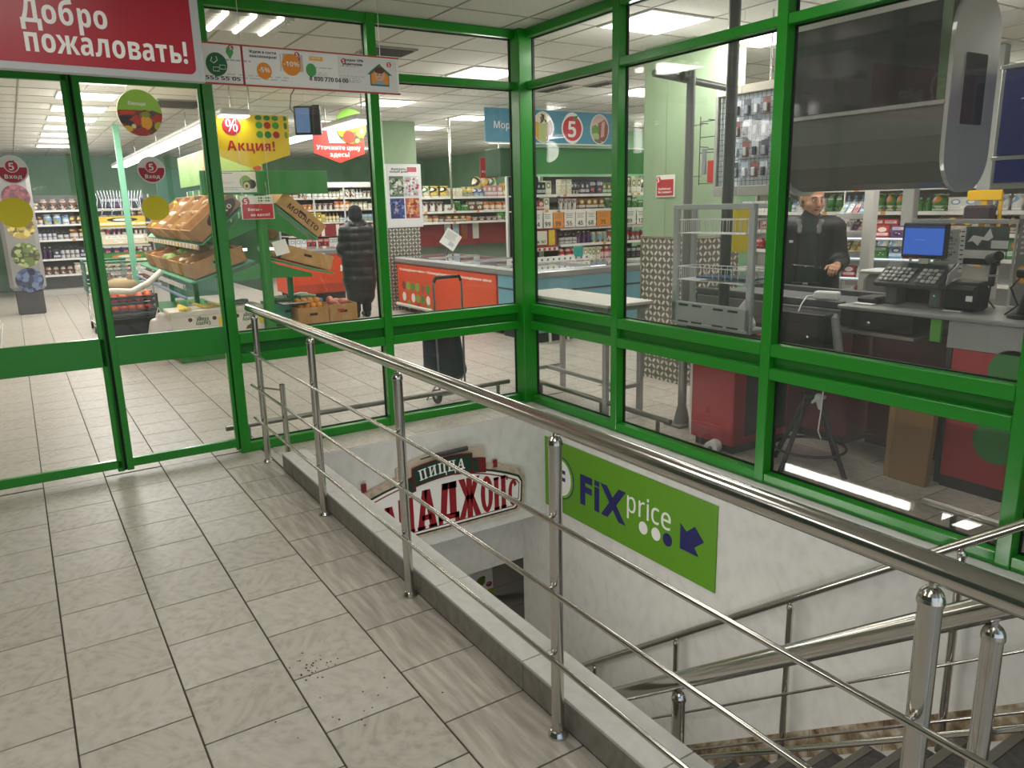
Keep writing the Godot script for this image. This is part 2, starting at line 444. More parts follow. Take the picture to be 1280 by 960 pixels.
func build_ceiling():
	var c := thing("ceiling", "", "", V0, 0, "", "structure")
	span(c, "slab", mat("8a8880", 0.9), Vector3(-6.2, CEIL + 0.03, -20.4), Vector3(10.2, CEIL + 0.25, 2.4), 0.0)
	var tx := noise_tex("dcdbd4", "d6d5cd", "cac8bf", 0.2, 41, 256, 5)
	var tl := mat("ffffff", 0.9, 0.0, {"tex": tx, "tri": 2.0})
	var grid := mat("a9a59b", 0.6)
	var mm := []; var n := 0
	for i in range(-17, 11):
		for j in range(-11, 27):
			var x := 3.87 + 0.6 * i + 0.3; var z := -4.2 - 0.6 * j - 0.3
			var p := Vector3(x, CEIL + 0.012, z)
			if x > -0.5 and x < 6.9 and z > -10.2 and z < -4.2 and n < 200:
				box(c, "ceiling_tile", tl, p, Vector3(0.588, 0.02, 0.588), 0.004); n += 1
			else: mm.append(p)
	var mu := MultiMesh.new(); mu.transform_format = MultiMesh.TRANSFORM_3D; mu.mesh = bevbox(Vector3(0.588, 0.02, 0.588), 0.004); mu.instance_count = mm.size()
	for i in mm.size(): mu.set_instance_transform(i, Transform3D(Basis(), mm[i]))
	var mi := MultiMeshInstance3D.new(); mi.name = "ceiling_tiles"; mi.multimesh = mu; mi.material_override = tl; mi.set_meta("kind", "stuff"); c.add_child(mi, true)
	var gm := MB.new()
	for i in range(-16, 11): gm.box(Vector3(3.87 + 0.6 * i, CEIL + 0.008, -9.0), Vector3(0.012, 0.02, 22.6))
	for j in range(-10, 26): gm.box(Vector3(2.0, CEIL + 0.008, -4.2 - 0.6 * j), Vector3(16.2, 0.02, 0.012))
	put(c, "grid_rail", gm.done(), grid).set_meta("kind", "stuff")
	# luminaires
	var glow := mat("fffaf0", 0.6, 0.0, {"emit": 2.2, "ecol": "fff8ec"})
	var fr := mat("d8d6d0", 0.5)
	var k := 0
	for p in PANELS + HALL:
		var lab := lamp_label(p)
		var t := thing("ceiling_lamp", lab, "ceiling lamp", Vector3(p[0], CEIL - 0.004, p[1]), 0, "square ceiling lamps")
		lamp_frame(t, fr)
		if p in HALL: louvre(t, glow)
		else: box(t, "diffuser", glow, Vector3(0, -0.003, 0), Vector3(0.555, 0.01, 0.555), 0.0)
	var t := thing("ceiling_lamp", "louvred ceiling lamp with three bright tubes just behind the front glazing above the banner", "ceiling lamp", Vector3(1.55, CEIL - 0.004, -5.75))
	lamp_frame(t, fr)
	louvre(t, glow)
	# ceiling vents
	var vm := mat("3a3a36", 0.7)
	for v in [[2.85, -6.3, 0.42, 0.34, "dark ceiling vent grille above the white discount banner"], [5.42, -7.5, 0.18, 0.5, "narrow dark ceiling slot vent above the blue ice cream banner, nearest the corner post"], [5.7, -7.0, 0.18, 0.4, "narrow dark ceiling slot vent above the blue banner, farther from the corner post"], [1.9, -10.3, 0.55, 0.7, "dark ceiling vent behind the round vegetable sign"]]:
		var g := thing("ceiling_vent", v[4], "vent", Vector3(v[0], CEIL - 0.004, v[1]))
		box(g, "frame", mat("8f8d86", 0.6), V0, Vector3(v[2], 0.016, v[3]), 0.003)
		box(g, "opening", vm, Vector3(0, -0.009, 0), Vector3(v[2] - 0.05, 0.004, v[3] - 0.05), 0.0)
		for q in 5: box(g, "slat", mat("55544e", 0.6), Vector3(0, -0.012, (q - 2) * (v[3] - 0.08) / 5), Vector3(v[2] - 0.05, 0.006, 0.012), 0.0, Vector3(0.5, 0, 0))
	# long linear lamp over the produce
	var ll := thing("linear_lamp", "long continuous white strip lamp hanging in a line above the produce aisle", "strip lamp", Vector3(2.1, 2.585, -13.4))
	for q in 5:
		box(ll, "housing", mat("cfcfcb", 0.5), Vector3(0, 0.0, 4.0 - 2.0 * q), Vector3(0.31, 0.06, 1.985), 0.02)
		box(ll, "diffuser", mat("ffffff", 0.6, 0.0, {"emit": 2.6, "ecol": "f6f9ff"}), Vector3(0, -0.037, 4.0 - 2.0 * q), Vector3(0.28, 0.016, 1.95), 0.003)
	for z in [4.8, 2.4, 0.0, -2.4, -4.8]: put(ll, "hanger", tubed([Vector3(0, 0.03, z), Vector3(0, CEIL - 2.6, z)], 0.008, 6), STEEL)

func louvre(t: Node3D, glow: Material):
	box(t, "reflector", mat("a9a69c", 0.35, 0.3), Vector3(0, 0.004, 0), Vector3(0.555, 0.006, 0.555), 0.0)
	for q in 3: put(t, "lamp_tube", tubed([Vector3(0, 0, -0.26), Vector3(0, 0, 0.26)], 0.022, 8), glow, Vector3(-0.18 + 0.18 * q, -0.014, 0))
	for q in 7: box(t, "louvre", mat("cfcdc6", 0.3, 0.5), Vector3(0, -0.012, -0.24 + 0.08 * q), Vector3(0.55, 0.02, 0.002), 0.0)

func lamp_label(p: Array) -> String:
	if p in HALL: return "ceiling lamp of the entrance hall, %s, %s" % ["over the stairwell" if p[0] > 2.0 else ("near the doors" if p[0] > 0.0 else "by the outer wall"), "nearer the doors" if p[1] < -1.0 else "nearer the street"]
	var rows := {-1.9: "the outermost left row", 0.92: "the row above the left aisle", 4.17: "the row behind the corner post", 5.37: "the row over the till", 6.0: "the short row before the blue banner", 6.57: "the row above the blue banner", 7.2: "the street end beyond the till", 8.97: "the farthest right row"}
	var k := 0
	for q in PANELS: k += 1 if q[0] == p[0] and q[1] > p[1] else 0
	return "glowing square ceiling lamp, %s from the front in %s" % [ORD[k], rows[p[0]]]

func lamp_frame(t: Node3D, fr: Material):
	for q in [-1, 1]:
		box(t, "frame", fr, Vector3(q * 0.289, 0, 0), Vector3(0.02, 0.014, 0.598), 0.002)
		box(t, "frame", fr, Vector3(0, 0, q * 0.289), Vector3(0.558, 0.014, 0.02), 0.002)

# ---------- walls ----------
func build_walls():
	var wg := mat("ffffff", 0.8, 0.0, {"tex": noise_tex("7aa37f", "76a07b", "6f9874", 0.03, 51, 128), "tri": 0.5})
	struct("wall_rear", wg, Vector3(-6.2, 0, -20.4), Vector3(10.2, CEIL, -20.05))
	struct("wall_left", mat("b8b2a4", 0.8), Vector3(-6.2, 0, -20.1), Vector3(-6.0, CEIL, -5.2))
	struct("wall_right", wg, Vector3(10.0, 0, -20.1), Vector3(10.2, CEIL, 2.4))
	struct("wall_vestibule", mat("35483c", 0.6), Vector3(-3.2, 0, -5.3), Vector3(-3.0, CEIL, 2.4))
	struct("wall_shopfront", mat("35483c", 0.6), Vector3(-6.2, 0, -5.3), Vector3(-3.0, CEIL, -5.1))
	# street front with the bright entrance behind the camera
	var fm := mat("b4b1a9", 0.8)
	struct("wall_street", fm, Vector3(3.43, 0, 2.2), Vector3(10.2, CEIL, 2.4))
	struct("trim_street", fm, Vector3(-3.0, 2.6, 2.2), Vector3(3.43, CEIL, 2.4))
	var w := thing("window_1", "", "", Vector3(0.2, 0, 2.3), 0, "", "structure")
	for x in [-3.16, -1.9, -0.63, 0.63, 1.9, 3.16]: box(w, "post", GREEN, Vector3(x, 1.3, 0), Vector3(0.07, 2.6, 0.09))
	for y in [0.04, 2.56]: box(w, "rail", GREEN, Vector3(0, y, 0), Vector3(6.3, 0.08, 0.08))
	for x in [-2.53, -1.27, 0.0, 1.27, 2.53]: box(w, "pane", GLASS, Vector3(x, 1.3, 0), Vector3(1.2, 2.44, 0.008), 0.0)
	var g := struct("ground", mat("ffffff", 0.9, 0.0, {"tex": noise_tex("c8c8c6", "bdbdbb", "adadab", 0.06, 61, 128), "tri": 0.4}), Vector3(-14, -0.3, 2.4), Vector3(14, -0.02, 16))
	g.name = "pavement"

# ---------- the green glazed partition ----------
func pane(parent: Node, a: Vector3, b: Vector3, gasket := true):
	span(parent, "pane", GLASS, a, b, 0.0)
	if not gasket: return
	var alongx := absf(b.x - a.x) > absf(b.z - a.z)
	var g := mat("0c0f0c", 0.6); var e := 0.006
	for y in [minf(a.y, b.y), maxf(a.y, b.y)]:
		if alongx: span(parent, "gasket", g, Vector3(a.x, y - e, a.z - 0.006), Vector3(b.x, y + e, b.z + 0.006), 0.0)
		else: span(parent, "gasket", g, Vector3(a.x - 0.006, y - e, a.z), Vector3(b.x + 0.006, y + e, b.z), 0.0)
	for q in [a, b]:
		if alongx: span(parent, "gasket", g, Vector3(q.x - e, a.y, a.z - 0.006), Vector3(q.x + e, b.y, b.z + 0.006), 0.0)
		else: span(parent, "gasket", g, Vector3(a.x - 0.006, a.y, q.z - e), Vector3(b.x + 0.006, b.y, q.z + e), 0.0)

func build_partition():
	var levels := [[0.061, 0.615], [0.813, 2.448], [2.50, 2.81]]
	# back screen, parallel to x
	var A := thing("wall_glazed_back", "", "", V0, 0, "", "structure")
	var zf := -5.16; var zb := -5.25; var zg := -5.235
	for x in [[1.10, 1.165], [2.195, 2.26]]: span(A, "post", GREEN, Vector3(x[0], 0, zb), Vector3(x[1], CEIL, zf), 0.004)
	span(A, "corner_post", GREEN, Vector3(3.375, 0, -5.25), Vector3(3.52, CEIL, -5.105), 0.006)
	for s in [[1.165, 2.195], [2.26, 3.375]]:
		for y in [[0.0, 0.061], [2.448, 2.50], [2.81, CEIL]]: span(A, "rail", GREEN, Vector3(s[0], y[0], zb + 0.01), Vector3(s[1], y[1], zf - 0.006), 0.004)
		span(A, "middle_rail", GREEN, Vector3(s[0], 0.742, zb + 0.01), Vector3(s[1], 0.8136, zf - 0.004), 0.004)
		span(A, "middle_rail", GREEN, Vector3(s[0], 0.612, zb + 0.01), Vector3(s[1], 0.678, zf - 0.004), 0.004)
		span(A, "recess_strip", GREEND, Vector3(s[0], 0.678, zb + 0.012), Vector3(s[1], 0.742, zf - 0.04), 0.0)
		for y in levels: pane(A, Vector3(s[0], y[0], zg - 0.004), Vector3(s[1], y[1], zg + 0.004))
	# glass and header left of and above the doors
	for x in [[-0.42, -0.36], [-3.0, -2.94]]: span(A, "post", GREEN, Vector3(x[0], 0, zb), Vector3(x[1], CEIL, zf), 0.004)
	for y in [[2.40, 2.52], [2.81, CEIL]]: span(A, "rail", GREEN, Vector3(-2.94, y[0], zb + 0.01), Vector3(1.10, y[1], zf - 0.006), 0.004)
	span(A, "rail", GREEN, Vector3(-2.94, 0, zb + 0.01), Vector3(-0.42, 0.061, zf - 0.006), 0.004)
	span(A, "middle_rail", GREEN, Vector3(-2.94, 0.69, zb + 0.01), Vector3(-0.42, 0.87, zf - 0.006), 0.004)
	pane(A, Vector3(-2.94, 2.52, zg - 0.004), Vector3(1.10, 2.81, zg + 0.004))
	pane(A, Vector3(-2.94, 0.87, zg - 0.004), Vector3(-0.42, 2.40, zg + 0.004)); pane(A, Vector3(-2.94, 0.061, zg - 0.004), Vector3(-0.42, 0.69, zg + 0.004))
	# two sliding leaves
	door("door_1", -0.36, 0.392); door("door_2", 0.405, 1.095)
	# right screen above the stairwell, parallel to z
	var B := thing("wall_glazed_right", "", "", V0, 0, "", "structure")
	var xf := 3.43; var xb := 3.52; var xg := 3.505
	var zs := [[-5.105, -4.095], [-4.03, -2.80], [-2.735, -1.48], [-1.415, -0.15], [-0.085, 1.1], [1.165, 2.2]]
	for k in zs.size():
		if k > 0: span(B, "post", GREEN, Vector3(xf, 0, zs[k - 1][1]), Vector3(xb, CEIL, zs[k][0]), 0.004)
		var z0: float = zs[k][0]; var z1: float = zs[k][1]
		for y in [[0.0, 0.061], [2.448, 2.50], [2.81, CEIL]]: span(B, "rail", GREEN, Vector3(xf + 0.006, y[0], z0), Vector3(xb - 0.01, y[1], z1), 0.004)
		span(B, "middle_rail", GREEN, Vector3(xf + 0.004, 0.742, z0), Vector3(xb - 0.01, 0.8136, z1), 0.004)
		span(B, "middle_rail", GREEN, Vector3(xf + 0.004, 0.612, z0), Vector3(xb - 0.01, 0.678, z1), 0.004)
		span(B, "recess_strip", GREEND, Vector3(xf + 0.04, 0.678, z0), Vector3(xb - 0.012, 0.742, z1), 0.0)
		for y in levels: pane(B, Vector3(xg - 0.004, y[0], z0), Vector3(xg + 0.004, y[1], z1))

func door(called: String, x0: float, x1: float):
	var d := thing(called, "", "", V0, 0, "", "structure")
	var zf := -5.17; var zb := -5.21
	for x in [[x0, x0 + 0.04], [x1 - 0.02, x1]]: span(d, "stile", GREEN, Vector3(x[0], 0.025, zb), Vector3(x[1], 2.40, zf), 0.004)
	if called == "door_1": span(d, "stile", GREEN, Vector3(x1 - 0.04, 0.025, zb), Vector3(x1, 2.40, zf), 0.004)
	for y in [[0.045, 0.10], [0.695, 0.87], [2.33, 2.40]]: span(d, "rail", GREEN, Vector3(x0 + 0.03, y[0], zb), Vector3(x1 - 0.01, y[1], zf), 0.004)
	pane(d, Vector3(x0 + 0.04, 0.10, -5.193), Vector3(x1 - 0.03, 0.695, -5.187), false); pane(d, Vector3(x0 + 0.04, 0.87, -5.193), Vector3(x1 - 0.03, 2.33, -5.187), false)
	span(d, "seal", mat("0a0a0a", 0.8), Vector3(x1, 0.03, zb), Vector3(x1 + 0.0125, 2.40, zf - 0.006), 0.0)

# ---------- stairwell ----------
func nose(z: float) -> float: return -0.72 + 0.765 * (z + 1.328)

func build_stairwell():
	var plaster := noise_tex("e0dfda", "dcdbd6", "d4d2cc", 0.02, 71, 512, 5)
	var wm := mat("ffffff", 0.8, 0.0, {"tex": plaster, "tri": 0.9})
	var B := -2.9
	struct("wall_stair_right", wm, Vector3(3.38, B, -5.2), Vector3(3.6, -0.003, 0.4))
	struct("wall_stair_left", wm, Vector3(1.25, B, -5.2), Vector3(1.385, -0.003, 0.4))
	struct("wall_stair_end", wm, Vector3(1.30, -0.88, -5.22), Vector3(3.38, -0.003, -4.83), 0.004)
	struct("wall_stair_lintel", wm, Vector3(1.30, -1.43, -5.5), Vector3(3.6, -0.88, -5.2), 0.004)
	# passage at the foot of the stairs
	struct("wall_passage_left", wm, Vector3(1.1, B, -9.2), Vector3(1.30, -1.2, -5.2))
	struct("wall_passage_right", wm, Vector3(5.6, B, -9.2), Vector3(5.8, -1.2, -5.2))
	struct("wall_passage_end", mat("a8a49c", 0.8), Vector3(1.1, B, -9.4), Vector3(5.8, -1.2, -9.2))
	struct("wall_passage_side", wm, Vector3(3.6, B, -5.4), Vector3(5.8, -1.2, -5.2))
	struct("ceiling_passage", mat("b8b5ae", 0.8), Vector3(1.1, -1.45, -9.4), Vector3(5.8, -1.25, -5.5))
	var bf := thing("floor_basement", "", "", V0, 0, "", "structure")
	span(bf, "screed", mat("6a655c", 0.9), Vector3(1.1, B - 0.25, -9.4), Vector3(5.8, B - 0.008, 0.4), 0.0)
	for i in 9:
		for j in 12:
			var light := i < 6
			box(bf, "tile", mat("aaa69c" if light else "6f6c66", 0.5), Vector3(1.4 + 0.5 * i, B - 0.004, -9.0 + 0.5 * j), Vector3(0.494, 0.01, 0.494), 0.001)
	var st := thing("stairs", "", "", V0, 0, "", "structure")
	var tread := mat("ffffff", 0.6, 0.0, {"tex": noise_tex("5c5a57", "525050", "454342", 0.08, 73, 128), "tri": 2.0}); var riser := mat("8d877c", 0.7)
	var z := -0.387; var k := 0
	while nose(z) > B + 0.05 and k < 18:
		var y := nose(z)
		var y2 := y - 0.17; var z2 := z - 0.17 / 0.765
		span(st, "tread", tread, Vector3(1.385, y2 - 0.03, z2), Vector3(3.38, y2, z + 0.0), 0.004)
		span(st, "riser", riser, Vector3(1.385, y2, z), Vector3(3.38, y, z + 0.02), 0.002)
		span(st, "nosing_strip", mat("77736b", 0.6, 0.2), Vector3(1.40, y2, z2 + 0.005), Vector3(3.36, y2 + 0.004, z2 + 0.045), 0.001)
		z = z2; k += 1
	span(st, "landing", tread, Vector3(1.385, -0.05, -0.387), Vector3(3.43, -0.001, 0.02), 0.0)
	span(st, "string", riser, Vector3(1.385, -0.25, -0.36), Vector3(3.43, -0.05, 0.02), 0.0)
	# stained skirting that follows the flight along the right wall
	var dirt := noise_tex("cfcbc2", "a08e72", "5a4630", 0.035, 77, 256, 5)
	var dm := mat("ffffff", 0.85, 0.0, {"tex": dirt, "tri": 1.1})
	var sk := thing("trim_stair_skirting", "", "", V0, 0, "", "structure")
	for q in 9:
		var za := -0.6 - 0.42 * q; var zc := za - 0.415
		put(sk, "skirting_board", prism(PackedVector2Array([Vector2(za, nose(za) - 0.05), Vector2(za, nose(za) + 0.13), Vector2(zc, nose(zc) + 0.13), Vector2(zc, nose(zc) - 0.05)]), 0.006), dm, Vector3(3.377, 0, 0), Vector3(0, -PI / 2, 0))
	for zl in [-3.6, -2.2]:
		var l := thing("stair_lamp", "slim white wall lamp on the near wall of the stairwell, %s" % ("lower one" if zl < -3 else "upper one"), "wall lamp", Vector3(1.385, -0.75, zl))
		box(l, "housing", WHITE, Vector3(0.025, 0, 0), Vector3(0.05, 0.09, 1.25), 0.008); box(l, "diffuser", mat("fffaf0", 0.6, 0.0, {"emit": 2.2, "ecol": "fff8ec"}), Vector3(0.054, 0, 0), Vector3(0.01, 0.07, 1.18), 0.003)
	# tiled kerb beside the railing
	var kb := thing("kerb", "", "", V0, 0, "", "structure")
	var top := mat("ffffff", 0.4, 0.0, {"tex": noise_tex("c9c7c1", "c5c3bd", "bfbdb6", 0.05, 79, 256), "tri": 1.5}); var side := mat("ffffff", 0.45, 0.0, {"tex": noise_tex("8f8a80", "847f75", "77726a", 0.06, 81, 256), "tri": 1.5})
	span(kb, "core", mat("77726a", 0.9), Vector3(1.243, -0.2, -4.652), Vector3(1.38, 0.098, -0.05), 0.0)
	var zj := -4.66
	for e in [-4.445, -3.813, -3.181, -2.549, -1.917, -1.285, -0.653, -0.05]:
		span(kb, "top_tile", top, Vector3(1.233, 0.098, zj), Vector3(1.387, 0.11, e - 0.004), 0.0015)
		span(kb, "side_tile", side, Vector3(1.235, 0.0, zj), Vector3(1.245, 0.0965, e - 0.004), 0.0015)
		zj = e
	span(kb, "end_tile", side, Vector3(1.247, 0.0, -4.664), Vector3(1.385, 0.0965, -4.652), 0.0015)

# ---------- stainless steel rails ----------
func capped_post(parent: Node, at: Vector3, h: float, r: float, flange := true):
	put(parent, "post", lathed([Vector2(0, 0), Vector2(r, 0), Vector2(r, h - 0.030), Vector2(r * 1.13, h - 0.029), Vector2(r * 1.15, h - 0.023), Vector2(r * 1.1, h - 0.016), Vector2(r * 0.98, h - 0.0095), Vector2(r * 0.8, h - 0.004), Vector2(r * 0.58, h), Vector2(r * 0.35, h + 0.002), Vector2(r * 0.3, h + 0.014), Vector2(0, h + 0.014)], 24), STEEL, at)
	if flange: put(parent, "flange", lathed([Vector2(r, 0.022), Vector2(r * 1.25, 0.02), Vector2(r * 1.6, 0.008), Vector2(r * 1.65, 0), Vector2(r, 0)], 18), STEEL, at)

func build_railings():
	var t := thing("handrail", "long polished steel handrail with three thin bars on the tiled floor beside the kerb", "railing", V0)
	put(t, "top_rail", tubed([Vector3(1.2, 1.0, -4.985), Vector3(1.2, 1.0, 0.3)], 0.0255, 24), STEEL)
	for z in [-4.87, -3.79, -2.73, -1.67, -0.604]:
		capped_post(t, Vector3(1.2, 0, z), 0.965, 0.0195)
		for y in [0.725, 0.505, 0.285]: put(t, "clip", tubed([Vector3(1.2, y, z), Vector3(1.168, y, z)], 0.006, 6), STEEL)
	for y in [0.725, 0.505, 0.285]: put(t, "bar", tubed([Vector3(1.166, y, -4.97), Vector3(1.166, y, 0.3)], 0.008, 10), STEEL)
	put(t, "stub_post", cyl(0.017, 0.53, 14), STEEL, Vector3(1.30, 0.0, -4.75), V0, "short steel stub post")
	put(t, "stub_arm", tubed([Vector3(1.2, 0.50, -4.87), Vector3(1.30, 0.49, -4.75)], 0.006, 8), STEEL)
	# rail on the open side of the flight
	var s := thing("stair_rail", "thick sloping steel rail on round-capped posts along the kerb side of the stairs", "railing", V0)
	var yi := func(z): return 0.194 + 0.757 * (z + 1.457)
	put(s, "top_rail", tubed([Vector3(1.5, yi.call(-4.3), -4.3), Vector3(1.5, yi.call(-0.42), -0.42), Vector3(1.5, yi.call(-0.33) - 0.01, -0.33), Vector3(1.5, yi.call(-0.33) + 0.01, -0.2), Vector3(1.5, yi.call(-0.33) + 0.01, 0.1)], 0.0265, 20), STEEL)
	for z in [-0.63, -1.46, -2.29, -3.12, -3.95]:
		capped_post(s, Vector3(1.5, yi.call(z) - 1.04, z), 1.0, 0.0195, false)
	for o in [0.29, 0.51, 0.73]: put(s, "bar", tubed([Vector3(1.53, yi.call(-4.2) - o, -4.2), Vector3(1.53, yi.call(-0.5) - o, -0.5)], 0.008, 8), STEEL)
	var w := thing("stair_rail", "thinner dark-reflecting steel rail on the far side of the stairs along the plastered wall", "railing", V0)
	var yw := func(z): return 0.282 + 0.765 * (z + 1.328)
	put(w, "top_rail", tubed([Vector3(3.3, yw.call(-4.45), -4.45), Vector3(3.3, yw.call(-0.35), -0.35), Vector3(3.3, yw.call(-0.35) + 0.01, 0.1)], 0.023, 16), STEEL)
	for z in [-0.7, -1.55, -2.4, -3.25, -4.1]: capped_post(w, Vector3(3.3, yw.call(z) - 1.05, z), 1.015, 0.018, false)
	for o in [0.586, 0.88]: put(w, "bar", tubed([Vector3(3.275, yw.call(-4.4) - o, -4.4), Vector3(3.275, yw.call(-0.45) - o, -0.45)], 0.008, 8), STEEL)
	# low bumper rails behind the glass
	var bm := mat("8d8a82", 0.3, 0.9)
	var b1 := thing("bumper_rail", "low grey tubular bumper rail behind the lower glass of the back screen", "bumper rail", V0)
	put(b1, "bar", tubed([Vector3(1.05, 0.145, -5.33), Vector3(3.36, 0.145, -5.33)], 0.02, 12), bm)
	for x in [1.2, 2.25, 3.25]: put(b1, "leg", cyl(0.015, 0.14, 10), bm, Vector3(x, 0, -5.33))
	var b2 := thing("bumper_rail", "low grey bumper rail behind the right screen, ending by the red till cabinet", "bumper rail", V0)
	put(b2, "bar", tubed([Vector3(3.6, 0.125, -5.35), Vector3(3.6, 0.125, -3.66)], 0.02, 12), bm)
	for z in [-5.2, -4.4, -3.78]: put(b2, "leg", cyl(0.015, 0.12, 10), bm, Vector3(3.6, 0, z))
	var b3 := thing("bumper_rail", "short end of a grey tubular bumper rail behind the glass beneath the till side", "bumper rail", V0)
	put(b3, "bar", tubed([Vector3(3.6, 0.125, -1.9), Vector3(3.6, 0.125, 0.5)], 0.02, 12), bm)
	for z in [-1.75, -0.5]: put(b3, "leg", cyl(0.015, 0.12, 10), bm, Vector3(3.6, 0, z))
# ---------- hanging signs and banners ----------
func wires(t: Node3D, pts: Array, y0: float):
	for p in pts: put(t, "wire", tubed([Vector3(p[0], y0, p[1]), Vector3(p[0], CEIL - t.position.y, p[1])], 0.0018, 5), mat("d8d8d4", 0.4, 0.5))

func card_stack(parent: Node3D, poly: PackedVector2Array, m: Material, at: Vector3, d := 0.002, called := "print") -> MeshInstance3D:
	return put(parent, called, prism(poly, d), m, at)

func build_hanging_signs():
	var w := mat("f2f1ed", 0.5); var ink := mat("3b3b40", 0.6)
	# red welcome board
	var t := thing("welcome_sign", "red welcome board with grey border and white Cyrillic lettering hanging above the entrance", "sign", Vector3(0.135, 2.445, -4.0), deg_to_rad(4.0))
	box(t, "board", mat("b9bcbe", 0.4), V0, Vector3(1.50, 0.5, 0.03), 0.006)
	card_stack(t, rounded(1.42, 0.43, 0.03), mat("a81a2c", 0.35), Vector3(0, 0.0, 0.0155), 0.003, "red_panel")
	for p in [["Добро", 0.095, 0.19, -0.02, 0.33], ["пожаловать!", 0.095, 0.35, -0.135, 0.65]]: text(t, p[0], p[1], w, Vector3(p[2], p[3] + 0.01, 0.0175), {"w": p[4], "step": 2})
	put(t, "ring", lathed([Vector2(0.13, 0), Vector2(0.155, 0), Vector2(0.155, 0.004), Vector2(0.13, 0.004), Vector2(0.13, 0)], 28), w, Vector3(-0.22, 0.06, 0.0165), Vector3(PI / 2, 0, 0))
	text(t, "5", 0.17, w, Vector3(-0.22, 0.06, 0.018))
	wires(t, [[-0.6, 0], [0.6, 0]], 0.25)
	# white discount banner
	t = thing("discount_banner", "long white banner of discount offers in a red frame hanging below the ceiling", "banner", Vector3(1.4, 2.383, -4.6))
	box(t, "panel", w, Vector3(0.115, 0, 0), Vector3(1.27, 0.205, 0.012), 0.002)
	for y in [-0.103, 0.103]: box(t, "frame_rail", mat("c0493f", 0.4), Vector3(0.115, y, 0), Vector3(1.28, 0.008, 0.02), 0.002)
	box(t, "divider", mat("9c2433", 0.4), Vector3(-0.19, 0, 0.004), Vector3(0.012, 0.205, 0.014), 0.002)
	var art := Art.new(384, 64, "f4f3f1")
	art.lines(0.27, 0.36, 0.14, 0.1, 1, "b9b9bd", rng); art.lines(0.28, 0.78, 0.36, 0.14, 2, "c9c9cc", rng)
	art.rect(0.515, 0.1, 0.004, 0.5, "b8b2ac"); art.rect(0.525, 0.08, 0.08, 0.5, "cdbfb4"); art.disc(0.548, 0.2, 0.014, 0.09, "d8a98c"); art.poly([[0.525, 0.58], [0.53, 0.32], [0.548, 0.27], [0.575, 0.33], [0.58, 0.58]], "efeae6"); art.rect(0.533, 0.5, 0.04, 0.06, "cf9f84"); art.rect(0.585, 0.1, 0.01, 0.3, "6a5b58")
	art.rect(0.628, 0.1, 0.055, 0.14, "f3b84f"); art.lines(0.636, 0.14, 0.04, 0.08, 1, "fff4dd", rng)
	art.lines(0.635, 0.42, 0.085, 0.06, 1, "77777c", rng); art.lines(0.635, 0.55, 0.085, 0.2, 3, "c9c9cc", rng)
	art.rect(0.745, 0.0, 0.003, 1.0, "d5d5d5"); art.rect(0.749, 0.0, 0.25, 1.0, "e6e6e5")
	art.lines(0.755, 0.3, 0.09, 0.05, 1, "9a9a9e", rng); art.lines(0.755, 0.6, 0.11, 0.24, 4, "a9a9ad", rng)
	# parents' discount picture: a house outline over a child's portrait
	art.poly([[0.865, 0.5], [0.92, 0.16], [0.975, 0.5], [0.962, 0.5], [0.962, 0.84], [0.878, 0.84], [0.878, 0.5]], "38705e"); art.poly([[0.882, 0.5], [0.92, 0.24], [0.958, 0.5], [0.958, 0.8], [0.882, 0.8]], "ee9a2e")
	art.disc(0.92, 0.5, 0.022, 0.19, "e2b294"); art.disc(0.92, 0.36, 0.022, 0.1, "5f3a28"); art.disc(0.912, 0.5, 0.003, 0.014, "3a2a24"); art.disc(0.928, 0.5, 0.003, 0.014, "3a2a24"); art.rect(0.913, 0.6, 0.014, 0.03, "b5615a"); art.poly([[0.89, 0.8], [0.905, 0.7], [0.935, 0.7], [0.95, 0.8]], "8fa9c9")
	var pm := print_mat(art); pm.uv1_scale.x = 0.848; pm.uv1_offset.x = 0.152
	put(t, "print", bevbox(Vector3(1.255, 0.185, 0.003), 0.0), pm, Vector3(0.1125, 0, 0.007))
	for p in [["8 800 555 55 05", 0.020, -0.36, -0.075, 0.30], ["8 800 770 04 00", 0.024, 0.30, -0.046, 0.235], ["Ждем в гости", 0.014, -0.075, 0.075, 0.15], ["пенсионеров!", 0.014, -0.075, 0.052, 0.15], ["Скидка 10%", 0.014, 0.455, 0.072, 0.13], ["родителям", 0.014, 0.45, 0.05, 0.12], ["на", 0.014, -0.475, 0.075, 0.025], ["ос?", 0.014, -0.465, 0.052, 0.04]]:
		text(t, p[0], p[1], ink, Vector3(p[2], p[3], 0.0092), {"w": p[4], "step": 4})
	var og := mat("ef9322", 0.5)
	for c in [[-0.075, -0.022, 0.044, "-5%", 0.062], [0.082, 0.02, 0.058, "-10%", 0.09]]:
		card_stack(t, oval(c[2] * 0.94, c[2], 28), og, Vector3(c[0], c[1], 0.0095), 0.003, "orange_disc")
		text(t, c[3], 0.026, w, Vector3(c[0], c[1] + 0.004, 0.0115), {"w": c[4], "step": 4})
	card_stack(t, oval(0.056, 0.06, 28), mat("18683c", 0.5), Vector3(-0.33, -0.005, 0.0095), 0.003, "green_disc")
	put(t, "telephone_mark", tubed([Vector3(-0.352, 0.03, 0.0115), Vector3(-0.36, 0.01, 0.0115), Vector3(-0.345, 0.0, 0.0115), Vector3(-0.325, 0.016, 0.0115), Vector3(-0.33, 0.034, 0.0115)], 0.0025, 5), w)
	for q in [[-0.335, -0.03], [-0.30, -0.018]]: put(t, "speech_mark", tubed([Vector3(q[0] - 0.015, q[1] - 0.01, 0.0115), Vector3(q[0] + 0.015, q[1] - 0.01, 0.0115), Vector3(q[0] + 0.015, q[1] + 0.01, 0.0115), Vector3(q[0] - 0.015, q[1] + 0.01, 0.0115), Vector3(q[0] - 0.015, q[1] - 0.01, 0.0115)], 0.0018, 4), w)
